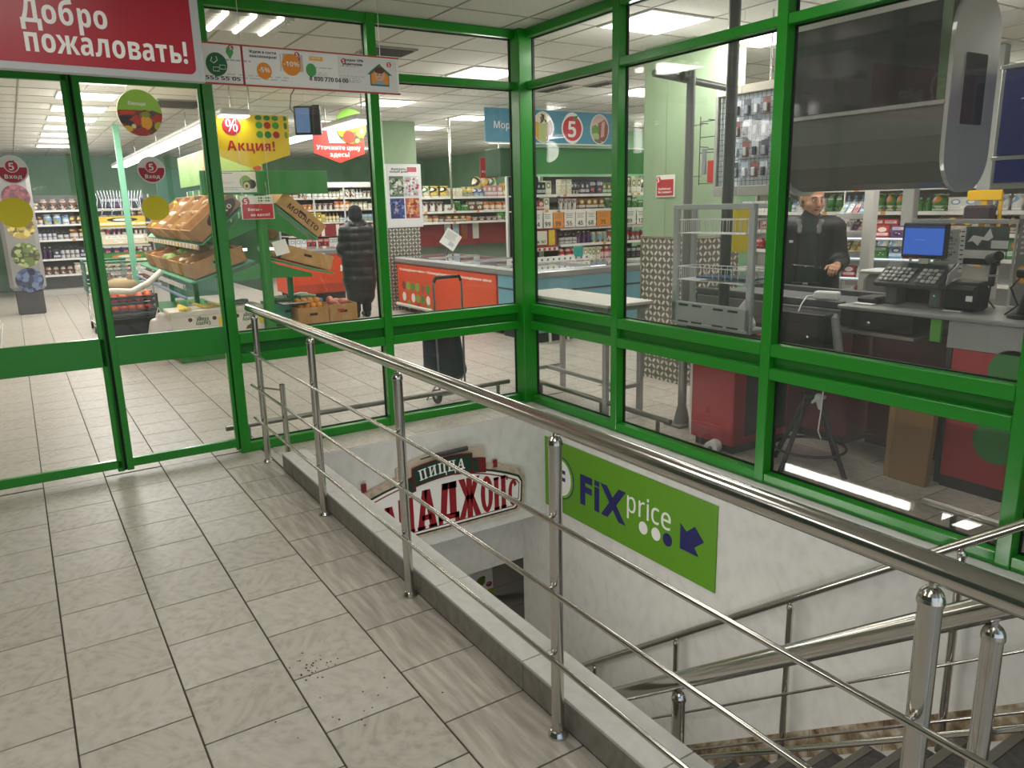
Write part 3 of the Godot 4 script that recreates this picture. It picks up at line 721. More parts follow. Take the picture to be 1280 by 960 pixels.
	card_stack(t, PackedVector2Array([Vector2(-0.275, 0.06), Vector2(-0.255, 0.025), Vector2(-0.235, 0.06), Vector2(-0.24, 0.085), Vector2(-0.27, 0.085)]), mat("57a35a", 0.5), Vector3(0, 0, 0.0095), 0.003, "green_drop")
	card_stack(t, oval(0.03, 0.036), mat("4da552", 0.5), Vector3(0.195, -0.0, 0.0095), 0.003, "green_disc")
	for p in [[-0.248, 0.085], [0.118, 0.076], [0.395, 0.062], [0.685, 0.062]]: five(t, 0.015, Vector3(p[0], p[1], 0.0095))
	wires(t, [[-0.19, 0], [0.635, 0]], 0.1)
	# round vegetables sign
	t = thing("round_sign", "round hanging sign with green top and printed vegetables above the produce aisle", "sign", Vector3(1.215, 2.545, -8.5), 0.15)
	art = Art.new(128, 128, "94c83d")
	art.rect(0, 0.45, 1, 0.55, "6b3b28")
	art.specks(70, ["c22f22", "d8452a", "3a2430", "56321f", "7d2a20", "b8442a"], rng, 0.03, 0.09, 0, 0.45, 1, 1)
	for q in [[0.62, 0.7, 0.13, 0.15, "f0a524"], [0.42, 0.68, 0.09, 0.09, "c92b22"], [0.9, 0.6, 0.09, 0.1, "b9231f"], [0.5, 0.9, 0.14, 0.09, "a32420"], [0.2, 0.85, 0.1, 0.07, "e6c233"], [0.13, 0.65, 0.12, 0.09, "2c2028"], [0.9, 0.78, 0.11, 0.1, "a9b83a"], [0.33, 0.79, 0.05, 0.05, "e8d9b0"], [0.22, 0.5, 0.18, 0.05, "d2392a"], [0.62, 0.53, 0.1, 0.06, "7e9a3a"]]: art.disc(q[0], q[1], q[2], q[3], q[4])
	art.poly([[0, 0], [1, 0], [1, 0.5], [0.8, 0.44], [0.55, 0.43], [0.3, 0.44], [0, 0.46]], "94c83d")
	card_stack(t, oval(0.205, 0.215, 36), print_mat(art), V0, 0.012, "printed_disc")
	text(t, "Овощи", 0.034, w, Vector3(-0.02, 0.085, 0.0065), {"w": 0.16})
	wires(t, [[-0.1, 0], [0.1, 0]], 0.18)
	# yellow promotion sign
	t = thing("promotion_sign", "yellow pointed sign with red percent disc and green and red dots hanging over the produce", "sign", Vector3(2.29, 2.38, -8.62))
	card_stack(t, PackedVector2Array([Vector2(-0.40, 0.205), Vector2(0.405, 0.205), Vector2(0.395, -0.20), Vector2(-0.04, -0.335), Vector2(-0.41, -0.20)]), mat("f2cf12", 0.45), V0, 0.012, "panel")
	card_stack(t, oval(0.095, 0.095), mat("b3202a", 0.4), Vector3(-0.2, 0.085, 0.008), 0.004, "red_disc")
	text(t, "%", 0.12, w, Vector3(-0.2, 0.085, 0.011), {"bold": false})
	text(t, "Акция!", 0.1, mat("c4201f", 0.4), Vector3(-0.01, -0.115, 0.0075), {"w": 0.5, "step": 2})
	var dots := [["2f8c3a", "2f8c3a", "3f9a3a", "2f8c3a"], ["4aa040", "c2302c", "4aa040", "2a8436"], ["4aa040", "1f8a3c", "b02030", "7aa030"]]
	for r in 3:
		for c in 4:
			var rx := 0.036 if c < 3 else 0.018
			card_stack(t, oval(rx, 0.036 if r > 0 else 0.025, 20), mat(dots[r][c], 0.45), Vector3(0.085 + c * 0.088 + (0.0 if c < 3 else 0.018), [0.175, 0.10, 0.005][r], 0.0075), 0.003, "dot")
	for x in [-0.355, 0.005]: put(t, "hanger", tubed([Vector3(x, 0.2, 0), Vector3(x, CEIL - 2.38, 0)], 0.011, 8), STEEL)
	# red price checker sign with fruit disc
	t = thing("price_check_sign", "red pointed sign asking to check the price, with a round fruit picture at its corner", "sign", Vector3(3.66, 2.48, -9.7))
	card_stack(t, PackedVector2Array([Vector2(-0.335, 0.17), Vector2(0.335, 0.17), Vector2(0.335, -0.20), Vector2(0.0, -0.315), Vector2(-0.335, -0.20)]), mat("dc3a2a", 0.4), V0, 0.012, "panel")
	card_stack(t, PackedVector2Array([Vector2(-0.155, 0.11), Vector2(-0.02, 0.11), Vector2(0.09, -0.075), Vector2(-0.13, -0.075)]), w, Vector3(0, 0, 0.008), 0.004, "white_patch")
	art = Art.new(96, 96, "5f7a2c")
	art.specks(30, ["4a3a1c", "7a8a30", "3a4a1c"], rng, 0.05, 0.12, 0, 0.4, 1, 1)
	for q in [[0.2, 0.6, 0.14, 0.2, "b8b02e"], [0.5, 0.52, 0.2, 0.14, "e79a2a"], [0.42, 0.8, 0.2, 0.17, "c23a22"], [0.84, 0.62, 0.2, 0.2, "86a832"], [0.84, 0.62, 0.15, 0.15, "a9c24a"], [0.84, 0.62, 0.06, 0.06, "efe6c8"], [0.68, 0.9, 0.06, 0.06, "d5d07a"]]: art.disc(q[0], q[1], q[2], q[3], q[4])
	art.poly([[0, 0], [1, 0], [1, 0.38], [0, 0.38]], "7fbf2f")
	card_stack(t, oval(0.205, 0.215, 32), print_mat(art), Vector3(0.165, 0.13, 0.016), 0.01, "printed_disc")
	text(t, "Фрукты", 0.032, w, Vector3(0.165, 0.215, 0.022), {"w": 0.16})
	text(t, "Уточните цену", 0.054, w, Vector3(-0.01, -0.13, 0.0075), {"w": 0.58, "step": 3})
	text(t, "здесь!", 0.054, w, Vector3(0.0, -0.215, 0.0075), {"w": 0.26, "step": 3})
	put(t, "hanger", tubed([Vector3(-0.16, 0.17, 0), Vector3(-0.16, CEIL - 2.48, 0)], 0.011, 8), STEEL)
	# hanging monitor
	t = thing("monitor", "small black monitor hanging on a cable between the yellow and red signs", "monitor", Vector3(2.7, 2.48, -8.0), -0.5)
	box(t, "screen", mat("42546a", 0.2, 0.0, {"emit": 0.25, "ecol": "7da4d8"}), Vector3(-0.045, 0, 0.006), Vector3(0.14, 0.24, 0.012), 0.003)
	box(t, "case", BLACK, Vector3(0.0, 0, -0.03), Vector3(0.27, 0.28, 0.05), 0.008)
	box(t, "side_speaker", BLACK, Vector3(0.1, 0, 0.02), Vector3(0.075, 0.285, 0.07), 0.006)
	put(t, "cable", tubed([Vector3(-0.12, 0.06, -0.03), Vector3(-0.17, 0.12, -0.03), Vector3(-0.15, 0.25, -0.03), Vector3(-0.05, CEIL - 2.48, -0.03)], 0.005, 6), BLACK)
	wires(t, [[-0.03, -0.03], [0.08, -0.03]], 0.13)
	# second strip lamp
	var ll := thing("linear_lamp", "second white strip lamp hanging behind the monitor and the red price sign", "strip lamp", Vector3(3.58, 2.6, -10.5))
	for q in 2:
		box(ll, "housing", mat("cfcfcb", 0.5), Vector3(0, 0, 1.0 - 2.0 * q), Vector3(0.31, 0.06, 1.985), 0.02)
		box(ll, "diffuser", mat("ffffff", 0.6, 0.0, {"emit": 2.6, "ecol": "f6f9ff"}), Vector3(0, -0.037, 1.0 - 2.0 * q), Vector3(0.28, 0.016, 1.95), 0.003)
	for z in [1.8, 0.0, -1.8]: put(ll, "hanger", tubed([Vector3(0, 0.03, z), Vector3(0, CEIL - 2.6, z)], 0.008, 6), STEEL)
	# blue ice cream banner and the green header of the racks under it
	t = thing("ice_cream_banner", "long blue hanging banner with round food pictures and the apple emblem", "banner", Vector3(6.62, 2.62, -9.0))
	box(t, "panel", mat("3f8fae", 0.45), V0, Vector3(2.44, 0.43, 0.02), 0.003)
	box(t, "lower_rail", WHITE, Vector3(0, -0.22, 0), Vector3(2.44, 0.016, 0.03), 0.003)
	text(t, "Мороженое", 0.085, w, Vector3(-0.73, 0.0, 0.011), {"w": 0.72, "bold": false})
	art = Art.new(96, 96, "e8e2cf")
	art.poly([[0.0, 0.3], [0.3, 0.35], [0.3, 1], [0, 1]], "d8a52f"); art.poly([[0.27, 0.38], [0.68, 0.38], [0.7, 1], [0.27, 1]], "bfc987"); art.poly([[0.68, 0.36], [0.9, 0.25], [1, 0.4], [1, 1], [0.68, 1]], "6a4433"); art.specks(26, ["4f3322", "7a5634"], rng, 0.02, 0.05, 0.35, 0.08, 0.7, 0.35)
	card_stack(t, oval(0.17, 0.205, 32), w, Vector3(-0.30, -0.005, 0.0115), 0.003, "white_disc"); card_stack(t, oval(0.16, 0.195, 32), print_mat(art), Vector3(-0.30, -0.005, 0.0135), 0.003, "food_picture")
	card_stack(t, oval(0.17, 0.21, 32), w, Vector3(0.2, -0.005, 0.0115), 0.003, "white_disc"); five(t, 0.165, Vector3(0.2, -0.01, 0.0145))
	art = Art.new(96, 96, "d9b7ae")
	art.poly([[0.4, 0.3], [0.8, 0.15], [1, 0.4], [0.9, 0.95], [0.45, 0.9]], "8c4a40"); art.poly([[0.62, 0.25], [0.8, 0.2], [0.75, 0.75], [0.55, 0.8]], "d7a49c"); art.disc(0.25, 0.55, 0.2, 0.2, "5f9a3a"); art.disc(0.28, 0.75, 0.2, 0.12, "a9bf7a"); art.disc(0.3, 0.95, 0.3, 0.1, "7a6a4a")
	card_stack(t, oval(0.17, 0.205, 32), w, Vector3(0.69, -0.005, 0.0115), 0.003, "white_disc"); card_stack(t, oval(0.16, 0.195, 32), print_mat(art), Vector3(0.69, -0.005, 0.0135), 0.003, "food_picture")
	wires(t, [[-1.0, 0], [0.0, 0], [1.0, 0]], 0.21)
	# slanting red sign over the gondola
	t = thing("price_check_sign", "small red price sign hanging beside the dark green end board of the racks", "sign", Vector3(6.05, 2.13, -10.0), -0.15)
	box(t, "panel", mat("b5232b", 0.4), V0, Vector3(0.28, 0.29, 0.01), 0.002)
	box(t, "white_patch", w, Vector3(0.05, 0.05, 0.006), Vector3(0.12, 0.11, 0.004), 0.0)
	box(t, "bar_pattern", mat("c45a5e", 0.5), Vector3(0.05, 0.05, 0.0085), Vector3(0.07, 0.07, 0.002), 0.0)
	text(t, "Уточните", 0.03, w, Vector3(0.0, -0.055, 0.0065), {"w": 0.24}); text(t, "цену", 0.03, w, Vector3(0.03, -0.105, 0.0065), {"w": 0.12})
	wires(t, [[0, 0]], 0.14)

# ---------- on the glass doors ----------
func build_stickers():
	var w := mat("e9e7e2", 0.5)
	for q in [[0.055, "first round entrance sticker, on the door leaf with the fruit pillar behind"], [0.765, "second round entrance sticker, on the door leaf nearer the handrail"]]:
		var t := thing("entrance_sticker", q[1], "sticker", Vector3(q[0], 1.852, -5.184), 0, "entrance stickers")
		card_stack(t, oval(0.078, 0.078, 36), w, V0, 0.002, "backing")
		var p := PackedVector2Array([Vector2(-0.07, 0.012), Vector2(-0.038, 0.012)])
		for i in 9: p.append(Vector2(cos(PI + PI * i / 8) * 0.036, 0.012 + sin(PI + PI * i / 8) * 0.036 * 0.55))
		p.append(Vector2(0.07, 0.012))
		for i in range(1, 20): p.append(Vector2(cos(-PI * i / 20.0) * 0.072, 0.005 + sin(-PI * i / 20.0) * 0.075))
		card_stack(t, p, mat("b01f30", 0.4), Vector3(0, 0, 0.0015), 0.0015, "red_half")
		five(t, 0.030, Vector3(0, 0.018, 0.0035))
		text(t, "Вход", 0.022, w, Vector3(0.0, -0.038, 0.0028), {"w": 0.082, "step": 3})
	for q in [[0.035, 1.62, 0.088, 0.083, "larger plain yellow disc sticker on the glass leaf with the fruit pillar behind"], [0.762, 1.628, 0.078, 0.074, "smaller plain yellow disc sticker on the glass leaf nearer the handrail"]]:
		tag(put(self, "yellow_sticker", prism(oval(q[2], q[3], 36), 0.002), mat("e3d21c", 0.5), Vector3(q[0], q[1], -5.184)), q[4], "sticker", "yellow door discs")

# heavy slab letters of the pizza sign: strokes in a unit box, scaled to w by h
func heavy(ch: String, w: float, h: float) -> ArrayMesh:
	var S := []
	match ch:
		"П": S = [[0.04, 0, 0.40, 0, 0.40, 1, 0.04, 1], [0.60, 0, 0.96, 0, 0.96, 1, 0.60, 1], [0.3, 0.82, 0.7, 0.82, 0.7, 1, 0.3, 1], [0, 0, 0.44, 0, 0.44, 0.08, 0, 0.08], [0.56, 0, 1, 0, 1, 0.08, 0.56, 0.08]]
		"А": S = [[0.02, 0, 0.32, 0, 0.58, 1, 0.32, 1], [0.66, 0, 1, 0, 0.72, 1, 0.40, 1], [0.25, 0.22, 0.75, 0.22, 0.72, 0.36, 0.28, 0.36], [0, 0, 0.40, 0, 0.40, 0.08, 0, 0.08], [0.58, 0, 1, 0, 1, 0.08, 0.58, 0.08]]
		"Д": S = [[0.10, 0.18, 0.38, 0.18, 0.52, 1, 0.22, 1], [0.56, 0.18, 0.88, 0.18, 0.88, 1, 0.56, 1], [0.24, 0.84, 0.92, 0.84, 0.92, 1, 0.24, 1], [0, 0.08, 1, 0.08, 1, 0.22, 0, 0.22], [0, 0, 0.2, 0, 0.2, 0.22, 0, 0.22], [0.8, 0, 1, 0, 1, 0.22, 0.8, 0.22]]
		"Ж": S = [[0.38, 0, 0.62, 0, 0.62, 1, 0.38, 1], [0.0, 0, 0.26, 0, 0.5, 0.56, 0.34, 0.56], [1.0, 0, 0.74, 0, 0.5, 0.56, 0.66, 0.56], [0.02, 1, 0.28, 1, 0.5, 0.46, 0.34, 0.46], [0.98, 1, 0.72, 1, 0.5, 0.46, 0.66, 0.46]]
		"Н": S = [[0.04, 0, 0.38, 0, 0.38, 1, 0.04, 1], [0.62, 0, 0.96, 0, 0.96, 1, 0.62, 1], [0.3, 0.42, 0.7, 0.42, 0.7, 0.58, 0.3, 0.58], [0, 0, 0.42, 0, 0.42, 0.08, 0, 0.08], [0.58, 0, 1, 0, 1, 0.08, 0.58, 0.08], [0, 0.92, 0.42, 0.92, 0.42, 1, 0, 1], [0.58, 0.92, 1, 0.92, 1, 1, 0.58, 1]]
		"О", "С":
			var lo := 0 if ch == "О" else 2; var n := 20
			for i in range(lo, n if ch == "О" else n - 2):
				var a := TAU * i / n; var b := TAU * (i + 1) / n
				S.append([0.5 + 0.5 * cos(a), 0.5 + 0.5 * sin(a), 0.5 + 0.5 * cos(b), 0.5 + 0.5 * sin(b), 0.5 + 0.16 * cos(b), 0.5 + 0.36 * sin(b), 0.5 + 0.16 * cos(a), 0.5 + 0.36 * sin(a)])
	var mb := MB.new()
	for q in S:
		var p := PackedVector2Array()
		for i in 4: p.append(Vector2(q[2 * i] * w, q[2 * i + 1] * h))
		mb.prism(p, 0.004)
	return mb.done()

# ---------- stairwell signs ----------
func build_stair_signs():
	var w := mat("f0f0ec", 0.5); var navy := mat("1d1f63", 0.45)
	var t := thing("shop_sign", "lime green wall sign with navy and white shop lettering and an arrow above the stairs", "sign", Vector3(3.378, -0.507, -3.93), -PI / 2)
	box(t, "board", mat("5f9a1a", 0.45), Vector3(0, 0, 0.004), Vector3(1.85, 0.58, 0.008), 0.001)
	card_stack(t, oval(0.165, 0.175, 36), navy, Vector3(-0.68, 0.0, 0.009), 0.002, "navy_ring")
	card_stack(t, oval(0.155, 0.165, 36), mat("78b02a", 0.45), Vector3(-0.68, 0.0, 0.0105), 0.002, "green_ring")
	card_stack(t, oval(0.13, 0.145, 36), w, Vector3(-0.68, 0.0, 0.012), 0.002, "white_disc")
	for q in [[-0.67, 0.055, 0.1, 0.03], [-0.67, -0.005, 0.1, 0.03], [-0.72, 0.0, 0.03, 0.14]]: box(t, "letter_bar", navy, Vector3(q[0], q[1], 0.0135), Vector3(q[2], q[3], 0.002), 0.0)
	# F, i, X in navy
	var F := PackedVector2Array([Vector2(-0.435, -0.135), Vector2(-0.435, 0.105), Vector2(-0.29, 0.105), Vector2(-0.29, 0.05), Vector2(-0.375, 0.05), Vector2(-0.375, 0.02), Vector2(-0.295, 0.02), Vector2(-0.295, -0.03), Vector2(-0.375, -0.03), Vector2(-0.375, -0.135)])
	card_stack(t, F, navy, Vector3(0, 0, 0.009), 0.002, "letter"); box(t, "letter", navy, Vector3(-0.235, -0.04, 0.009), Vector3(0.055, 0.19, 0.002), 0.0); box(t, "letter", navy, Vector3(-0.235, 0.085, 0.009), Vector3(0.055, 0.04, 0.002), 0.0)
	card_stack(t, PackedVector2Array([Vector2(-0.195, 0.105), Vector2(-0.12, 0.105), Vector2(0.085, -0.135), Vector2(0.01, -0.135)]), navy, Vector3(0, 0, 0.009), 0.002, "letter")
	card_stack(t, PackedVector2Array([Vector2(-0.185, -0.135), Vector2(-0.11, -0.135), Vector2(0.085, 0.115), Vector2(0.01, 0.115)]), navy, Vector3(0, 0, 0.0095), 0.002, "letter")
	var pt := text(t, "price", 0.15, w, Vector3(0.31, 0.0, 0.009), {"bold": false, "w": 0.43, "step": 2})
	pt.position.y = -0.068 - pt.mesh.get_aabb().position.y
	for q in [[0.27, 0], [0.395, 0], [0.505, 1]]: card_stack(t, oval(0.043, 0.046, 28), navy if q[1] else w, Vector3(q[0], -0.085, 0.009), 0.002, "dot")
	card_stack(t, PackedVector2Array([Vector2(0.62, -0.115), Vector2(0.62, 0.06), Vector2(0.675, 0.02), Vector2(0.745, 0.08), Vector2(0.825, 0.0), Vector2(0.745, -0.065), Vector2(0.785, -0.115)]), navy, Vector3(0, 0.015, 0.009), 0.002, "arrow")
	# pizza sign on the end wall
	t = thing("pizza_sign", "arched pizzeria sign with large red letters and a green ribbon on the stairwell end wall", "sign", Vector3(2.36, -0.6, -4.822))
	var outline := func(e: float) -> PackedVector2Array:
		var p := PackedVector2Array()
		p.append(Vector2(-0.76 + e, -0.10 + e)); p.append(Vector2(-0.70 + e, -0.155 + e)); p.append(Vector2(0.70 - e, -0.155 + e)); p.append(Vector2(0.755 - e, -0.10 + e)); p.append(Vector2(0.765 - e, 0.07 - e * 0.4))
		for i in 19:
			var x := 0.735 - 1.47 * i / 18.0
			p.append(Vector2(x * (1.0 - e * 1.2), 0.115 + 0.18 * (1.0 - pow(absf(x) / 0.75, 2.0)) - e))
		p.append(Vector2(-0.77 + e, 0.05 - e * 0.4))
		return p
	var raw = outline.call(-0.035)
	card_stack(t, raw, mat("ffffff", 0.85, 0.0, {"tex": noise_tex("cbb9a4", "bfae9a", "a59583", 0.06, 91, 128), "tri": 2.0}), Vector3(-0.01, 0.012, 0.008), 0.03, "cut_edge_board")
	for q in [[0.0, "1c3328", 0.024], [0.014, "f2f0ec", 0.026], [0.03, "7d1f2c", 0.028], [0.038, "efede9", 0.03]]: card_stack(t, outline.call(q[0]), mat(q[1], 0.5), Vector3(0, 0, q[2]), 0.004, "face_layer")
	var red := mat("8e1520", 0.45); var dk := mat("1d3a2c", 0.5)
	for q in [["П", -0.60, -0.465, 0.19], ["А", -0.455, -0.315, 0.235], ["П", -0.31, -0.185, 0.27], ["А", -0.165, -0.005, 0.30], ["Д", 0.01, 0.185, 0.315], ["Ж", 0.185, 0.375, 0.315], ["О", 0.378, 0.485, 0.295], ["Н", 0.495, 0.605, 0.265], ["С", 0.628, 0.715, 0.215]]:
		put(t, "lettering", heavy(q[0], q[2] - q[1], q[3]), red, Vector3(q[1], -0.115, 0.0335))
	box(t, "apostrophe", red, Vector3(0.616, 0.125, 0.0335), Vector3(0.014, 0.03, 0.003), 0.0)
	# ribbon
	var rib := func(x0: float, x1: float, dy: float, th: float, top: float) -> PackedVector2Array:
		var p := PackedVector2Array()
		for i in 9:
			var x := lerpf(x0, x1, i / 8.0); p.append(Vector2(x, top + dy - 0.35 * (x - 0.12) * (x - 0.12)))
		for i in range(8, -1, -1):
			var x := lerpf(x0, x1, i / 8.0); p.append(Vector2(x, top + dy - th - 0.35 * (x - 0.12) * (x - 0.12)))
		return p
	card_stack(t, rib.call(-0.30, 0.42, 0.045, 0.2, 0.40), mat("c4b49f", 0.8), Vector3(0, 0, 0.012), 0.03, "cut_edge_board")
	for q in [[-0.29, -0.16, -0.055, "red"], [0.28, 0.43, -0.03, "red"]]: card_stack(t, rib.call(q[0], q[1], q[2], 0.12, 0.395), mat("6e1b22", 0.5), Vector3(0, 0, 0.034), 0.004, "ribbon_tail"); 
	for q in [[-0.28, -0.17, -0.065], [0.29, 0.36, -0.04]]: card_stack(t, rib.call(q[0], q[1], q[2], 0.1, 0.395), dk, Vector3(0, 0, 0.037), 0.004, "ribbon_tail")
	card_stack(t, rib.call(-0.19, 0.31, 0.0, 0.15, 0.405), mat("6e1b22", 0.5), Vector3(0, 0, 0.041), 0.006, "ribbon_edge"); card_stack(t, rib.call(-0.18, 0.30, 0.0, 0.128, 0.395), dk, Vector3(0, 0, 0.045), 0.006, "ribbon")
	var k := 0
	for q in "ПИЦЦА":
		var x := -0.105 + k * 0.078; k += 1
		text(t, q, 0.08, w, Vector3(x, 0.33 - 0.35 * (x - 0.12) * (x - 0.12), 0.049), {"serif": true, "w": 0.066, "rot": Vector3(0, 0, -0.7 * (x - 0.12)), "step": 4})
	for q in [[-0.55, 0.33], [0.52, 0.29]]: box(t, "red_peg", mat("7d1f2c", 0.6), Vector3(q[0], q[1] - 0.03, 0.02), Vector3(0.035, 0.06, 0.02), 0.002)
	put(t, "lamp_rod", tubed([Vector3(-0.02, 0.44, 0.06), Vector3(0.26, 0.445, 0.06)], 0.018, 10), mat("4a4a48", 0.5, 0.4))
	put(t, "cable", tubed([Vector3(-0.02, 0.44, 0.05), Vector3(-0.12, 0.42, 0.02), Vector3(-0.2, 0.32, 0.015), Vector3(-0.22, 0.25, 0.015)], 0.005, 6), BLACK)
	# small poster standing in the basement passage
	t = thing("basement_poster", "white poster with a small tree and purple price dots standing on the basement floor", "poster", Vector3(3.99, -2.9, -7.1))
	var art := Art.new(96, 192, "ecebe6")
	art.disc(0.55, 0.76, 0.16, 0.055, "6f7a2c"); art.disc(0.46, 0.78, 0.09, 0.03, "8a6a2a"); art.disc(0.63, 0.73, 0.1, 0.03, "56702a"); art.rect(0.54, 0.8, 0.025, 0.08, "8aa06a")
	art.poly([[0.36, 0.89], [1, 0.88], [1, 0.98], [0.62, 0.97]], "9dbb3a")
	for q in [[0.24, 0.80], [0.85, 0.82]]: art.disc(q[0], q[1], 0.11, 0.03, "8a2a6a"); art.lines(q[0] - 0.06, q[1] - 0.012, 0.12, 0.024, 1, "f0e0ea", rng)
	box(t, "panel", print_mat(art), Vector3(0, 0.5, 0), Vector3(0.36, 1.0, 0.01), 0.0, Vector3(-0.05, 0, 0))
	box(t, "foot", mat("c8c6c0", 0.5), Vector3(0, 0.01, -0.1), Vector3(0.36, 0.02, 0.25), 0.003)
# ---------- produce stand ----------
func crate(lab: String, at: Vector3, rot: Vector3, s: Vector3, m: Material, group := "", called := "cardboard_crate") -> Node3D:
	var t := thing(called, lab, "crate", at, 0, group); t.rotation = rot
	var e := 0.012
	box(t, "bottom", m, Vector3(0, e / 2, 0), Vector3(s.x, e, s.z), 0.002)
	for q in [-1, 1]:
		box(t, "side_panel", m, Vector3(q * (s.x / 2 - e / 2), s.y / 2, 0), Vector3(e, s.y, s.z), 0.002)
		box(t, "end_panel", m, Vector3(0, s.y / 2, q * (s.z / 2 - e / 2)), Vector3(s.x - 2 * e, s.y, e), 0.002)
	box(t, "hand_hole", mat("2a1c10", 0.9), Vector3(0, s.y * 0.62, s.z / 2 + 0.0005), Vector3(0.09, 0.028, 0.003), 0.001)
	return t

func fruit(called: String, lab: String, cat: String, group: String, mesh: Mesh, m: Material, at: Vector3, rot := V0):
	tag(put(self, called, mesh, m, at, rot), lab, cat, group)

func banana_bunch(lab: String, at: Vector3, turn: float):
	var t := thing("banana_bunch", lab, "bananas", at, turn, "bunches of bananas")
	var ym := mat("e0c23a", 0.5)
	for i in 5:
		var a := -0.5 + i * 0.25
		var mb := MB.new()
		mb.tube([Vector3(0, 0.05, 0), Vector3(sin(a) * 0.04, 0.045, cos(a) * 0.05), Vector3(sin(a) * 0.08, 0.025, cos(a) * 0.11), Vector3(sin(a) * 0.10, 0.012, cos(a) * 0.17), Vector3(sin(a) * 0.105, 0.02, cos(a) * 0.20)], 0.014, 8, true)
		put(t, "banana", mb.done(), ym)
	put(t, "stem", tubed([Vector3(0, 0.05, 0.01), Vector3(0, 0.075, -0.03)], 0.012, 7), mat("7d7a2a", 0.6))

func build_produce():
	var w := mat("efece4", 0.7)
	var t := thing("produce_stand", "green double-sided produce stand with a centre post and sloping shelves, its end facing the glass", "produce stand", Vector3(2.34, 0, -8.75))
	var g := mat("1f8226", 0.4); var gd := mat("2f9a62", 0.4)
	box(t, "plinth", g, Vector3(-0.5, 0.095, -1.95), Vector3(0.95, 0.19, 3.8), 0.005); box(t, "plinth", g, Vector3(0.5, 0.095, -0.5), Vector3(0.95, 0.19, 0.9), 0.005)
	box(t, "base_deck", g, Vector3(-0.5, 0.24, -1.95), Vector3(1.06, 0.10, 3.9), 0.008); box(t, "base_deck", g, Vector3(0.53, 0.24, -0.5), Vector3(1.0, 0.10, 1.0), 0.008)
	box(t, "end_post", g, Vector3(0.0, 1.02, 0.0), Vector3(0.11, 1.96, 0.07), 0.006)
	box(t, "end_board", g, Vector3(0.085, 1.895, 0.03), Vector3(1.37, 0.25, 0.04), 0.006)
	for s in [-1, 1]:
		put(t, "upper_bracket", prism(PackedVector2Array([Vector2(s * 0.05, 1.42), Vector2(s * 0.05, 1.64), Vector2(s * 0.12, 1.62), Vector2(s * 0.52, 1.27), Vector2(s * 0.46, 1.26)]), 0.03), g, V0)
		put(t, "lower_bracket", prism(PackedVector2Array([Vector2(s * 0.05, 0.86), Vector2(s * 0.05, 1.03), Vector2(s * 0.52, 0.88), Vector2(s * 0.52, 0.84)]), 0.03), g, V0)
		var ln := 3.85 if s < 0 else 0.62; var zc := -0.03 - ln / 2
		box(t, "upper_shelf", gd, Vector3(s * 0.40, 1.455, zc), Vector3(0.62, 0.02, ln), 0.003, Vector3(0, 0, -s * 0.70))
		box(t, "lower_shelf", gd, Vector3(s * 0.45, 0.955, zc), Vector3(0.72, 0.02, ln), 0.003, Vector3(0, 0, -s * 0.28))
		if s < 0: box(t, "upper_price_rail", mat("a9a4a0", 0.35), Vector3(s * 0.68, 1.23, -1.95), Vector3(0.012, 0.055, 3.85), 0.002)
		if s < 0: box(t, "lower_price_rail", mat("a7a2a2", 0.35), Vector3(s * 0.86, 0.815, -1.95), Vector3(0.012, 0.055, 3.85), 0.002)
		if s < 0: box(t, "bumper_bar", mat("7a8fb8", 0.3), Vector3(s * 0.86, 0.70, -1.95), Vector3(0.03, 0.03, 3.85), 0.006)
		put(t, "strip_light", tubed([Vector3(s * 0.1, 1.17, -0.35), Vector3(s * 0.45, 1.14, -0.35)], 0.016, 8), mat("ffffff", 0.5, 0.0, {"emit": 2.0}))
		for z in ([-1.9, -3.8] if s < 0 else [-0.55]): box(t, "leg", gd, Vector3(s * 0.42, 0.56, z), Vector3(0.06, 0.66, 0.06), 0.004)
	for k in 9: box(t, "back_slat", mat("e6e4da", 0.6), Vector3(-0.06, 1.68, -0.3 - 0.42 * k), Vector3(0.012, 0.42, 0.04), 0.003)
	box(t, "back_board", mat("3f8a44", 0.5), Vector3(0.0, 1.30, -1.95), Vector3(0.03, 1.2, 3.7), 0.004)
	for k in 70: box(t, "price_ticket", w if k % 4 else mat("e8c24a", 0.6), Vector3([-0.688, -0.868][k % 2], [1.23, 0.815][k % 2], -0.1 - 0.053 * k), Vector3(0.004, 0.045, 0.045), 0.0)
	# green graphic banner along the top of the stand
	var art := Art.new(256, 48, "8db85a")
	art.disc(0.55, 0.5, 0.05, 0.5, "c9864a"); art.disc(0.66, 0.5, 0.07, 0.42, "d9b9a4"); art.disc(0.66, 0.5, 0.04, 0.3, "b8604a"); art.disc(0.8, 0.4, 0.05, 0.4, "a9b478"); art.specks(20, ["9ac568", "82ac4e"], rng, 0.02, 0.05)
	var b := thing("produce_banner", "long green fruit graphic banner over the slatted back of the produce stand", "banner", Vector3(2.22, 2.16, -10.9), -PI / 2)
	box(b, "panel", print_mat(art), V0, Vector3(3.2, 0.42, 0.015), 0.002)
	wires(b, [[-1.4, 0], [1.4, 0]], 0.2)
	b = thing("produce_banner", "pale green banner end panel under the yellow promotion sign", "banner", Vector3(2.3, 2.17, -9.2))
	box(b, "panel", mat("a3bd6c", 0.5), V0, Vector3(0.46, 0.34, 0.015), 0.002); card_stack(b, oval(0.05, 0.03), mat("b04a32", 0.5), Vector3(0.17, -0.1, 0.008))
	wires(b, [[0.0, 0], [0.2, 0]], 0.17)
	# avocado poster and scales sign
	art = Art.new(96, 56, "efece2")
	art.lines(0.05, 0.06, 0.4, 0.08, 1, "55564e", rng); art.lines(0.05, 0.5, 0.4, 0.12, 2, "b5b3a8", rng); art.lines(0.05, 0.76, 0.6, 0.16, 2, "a5a398", rng)
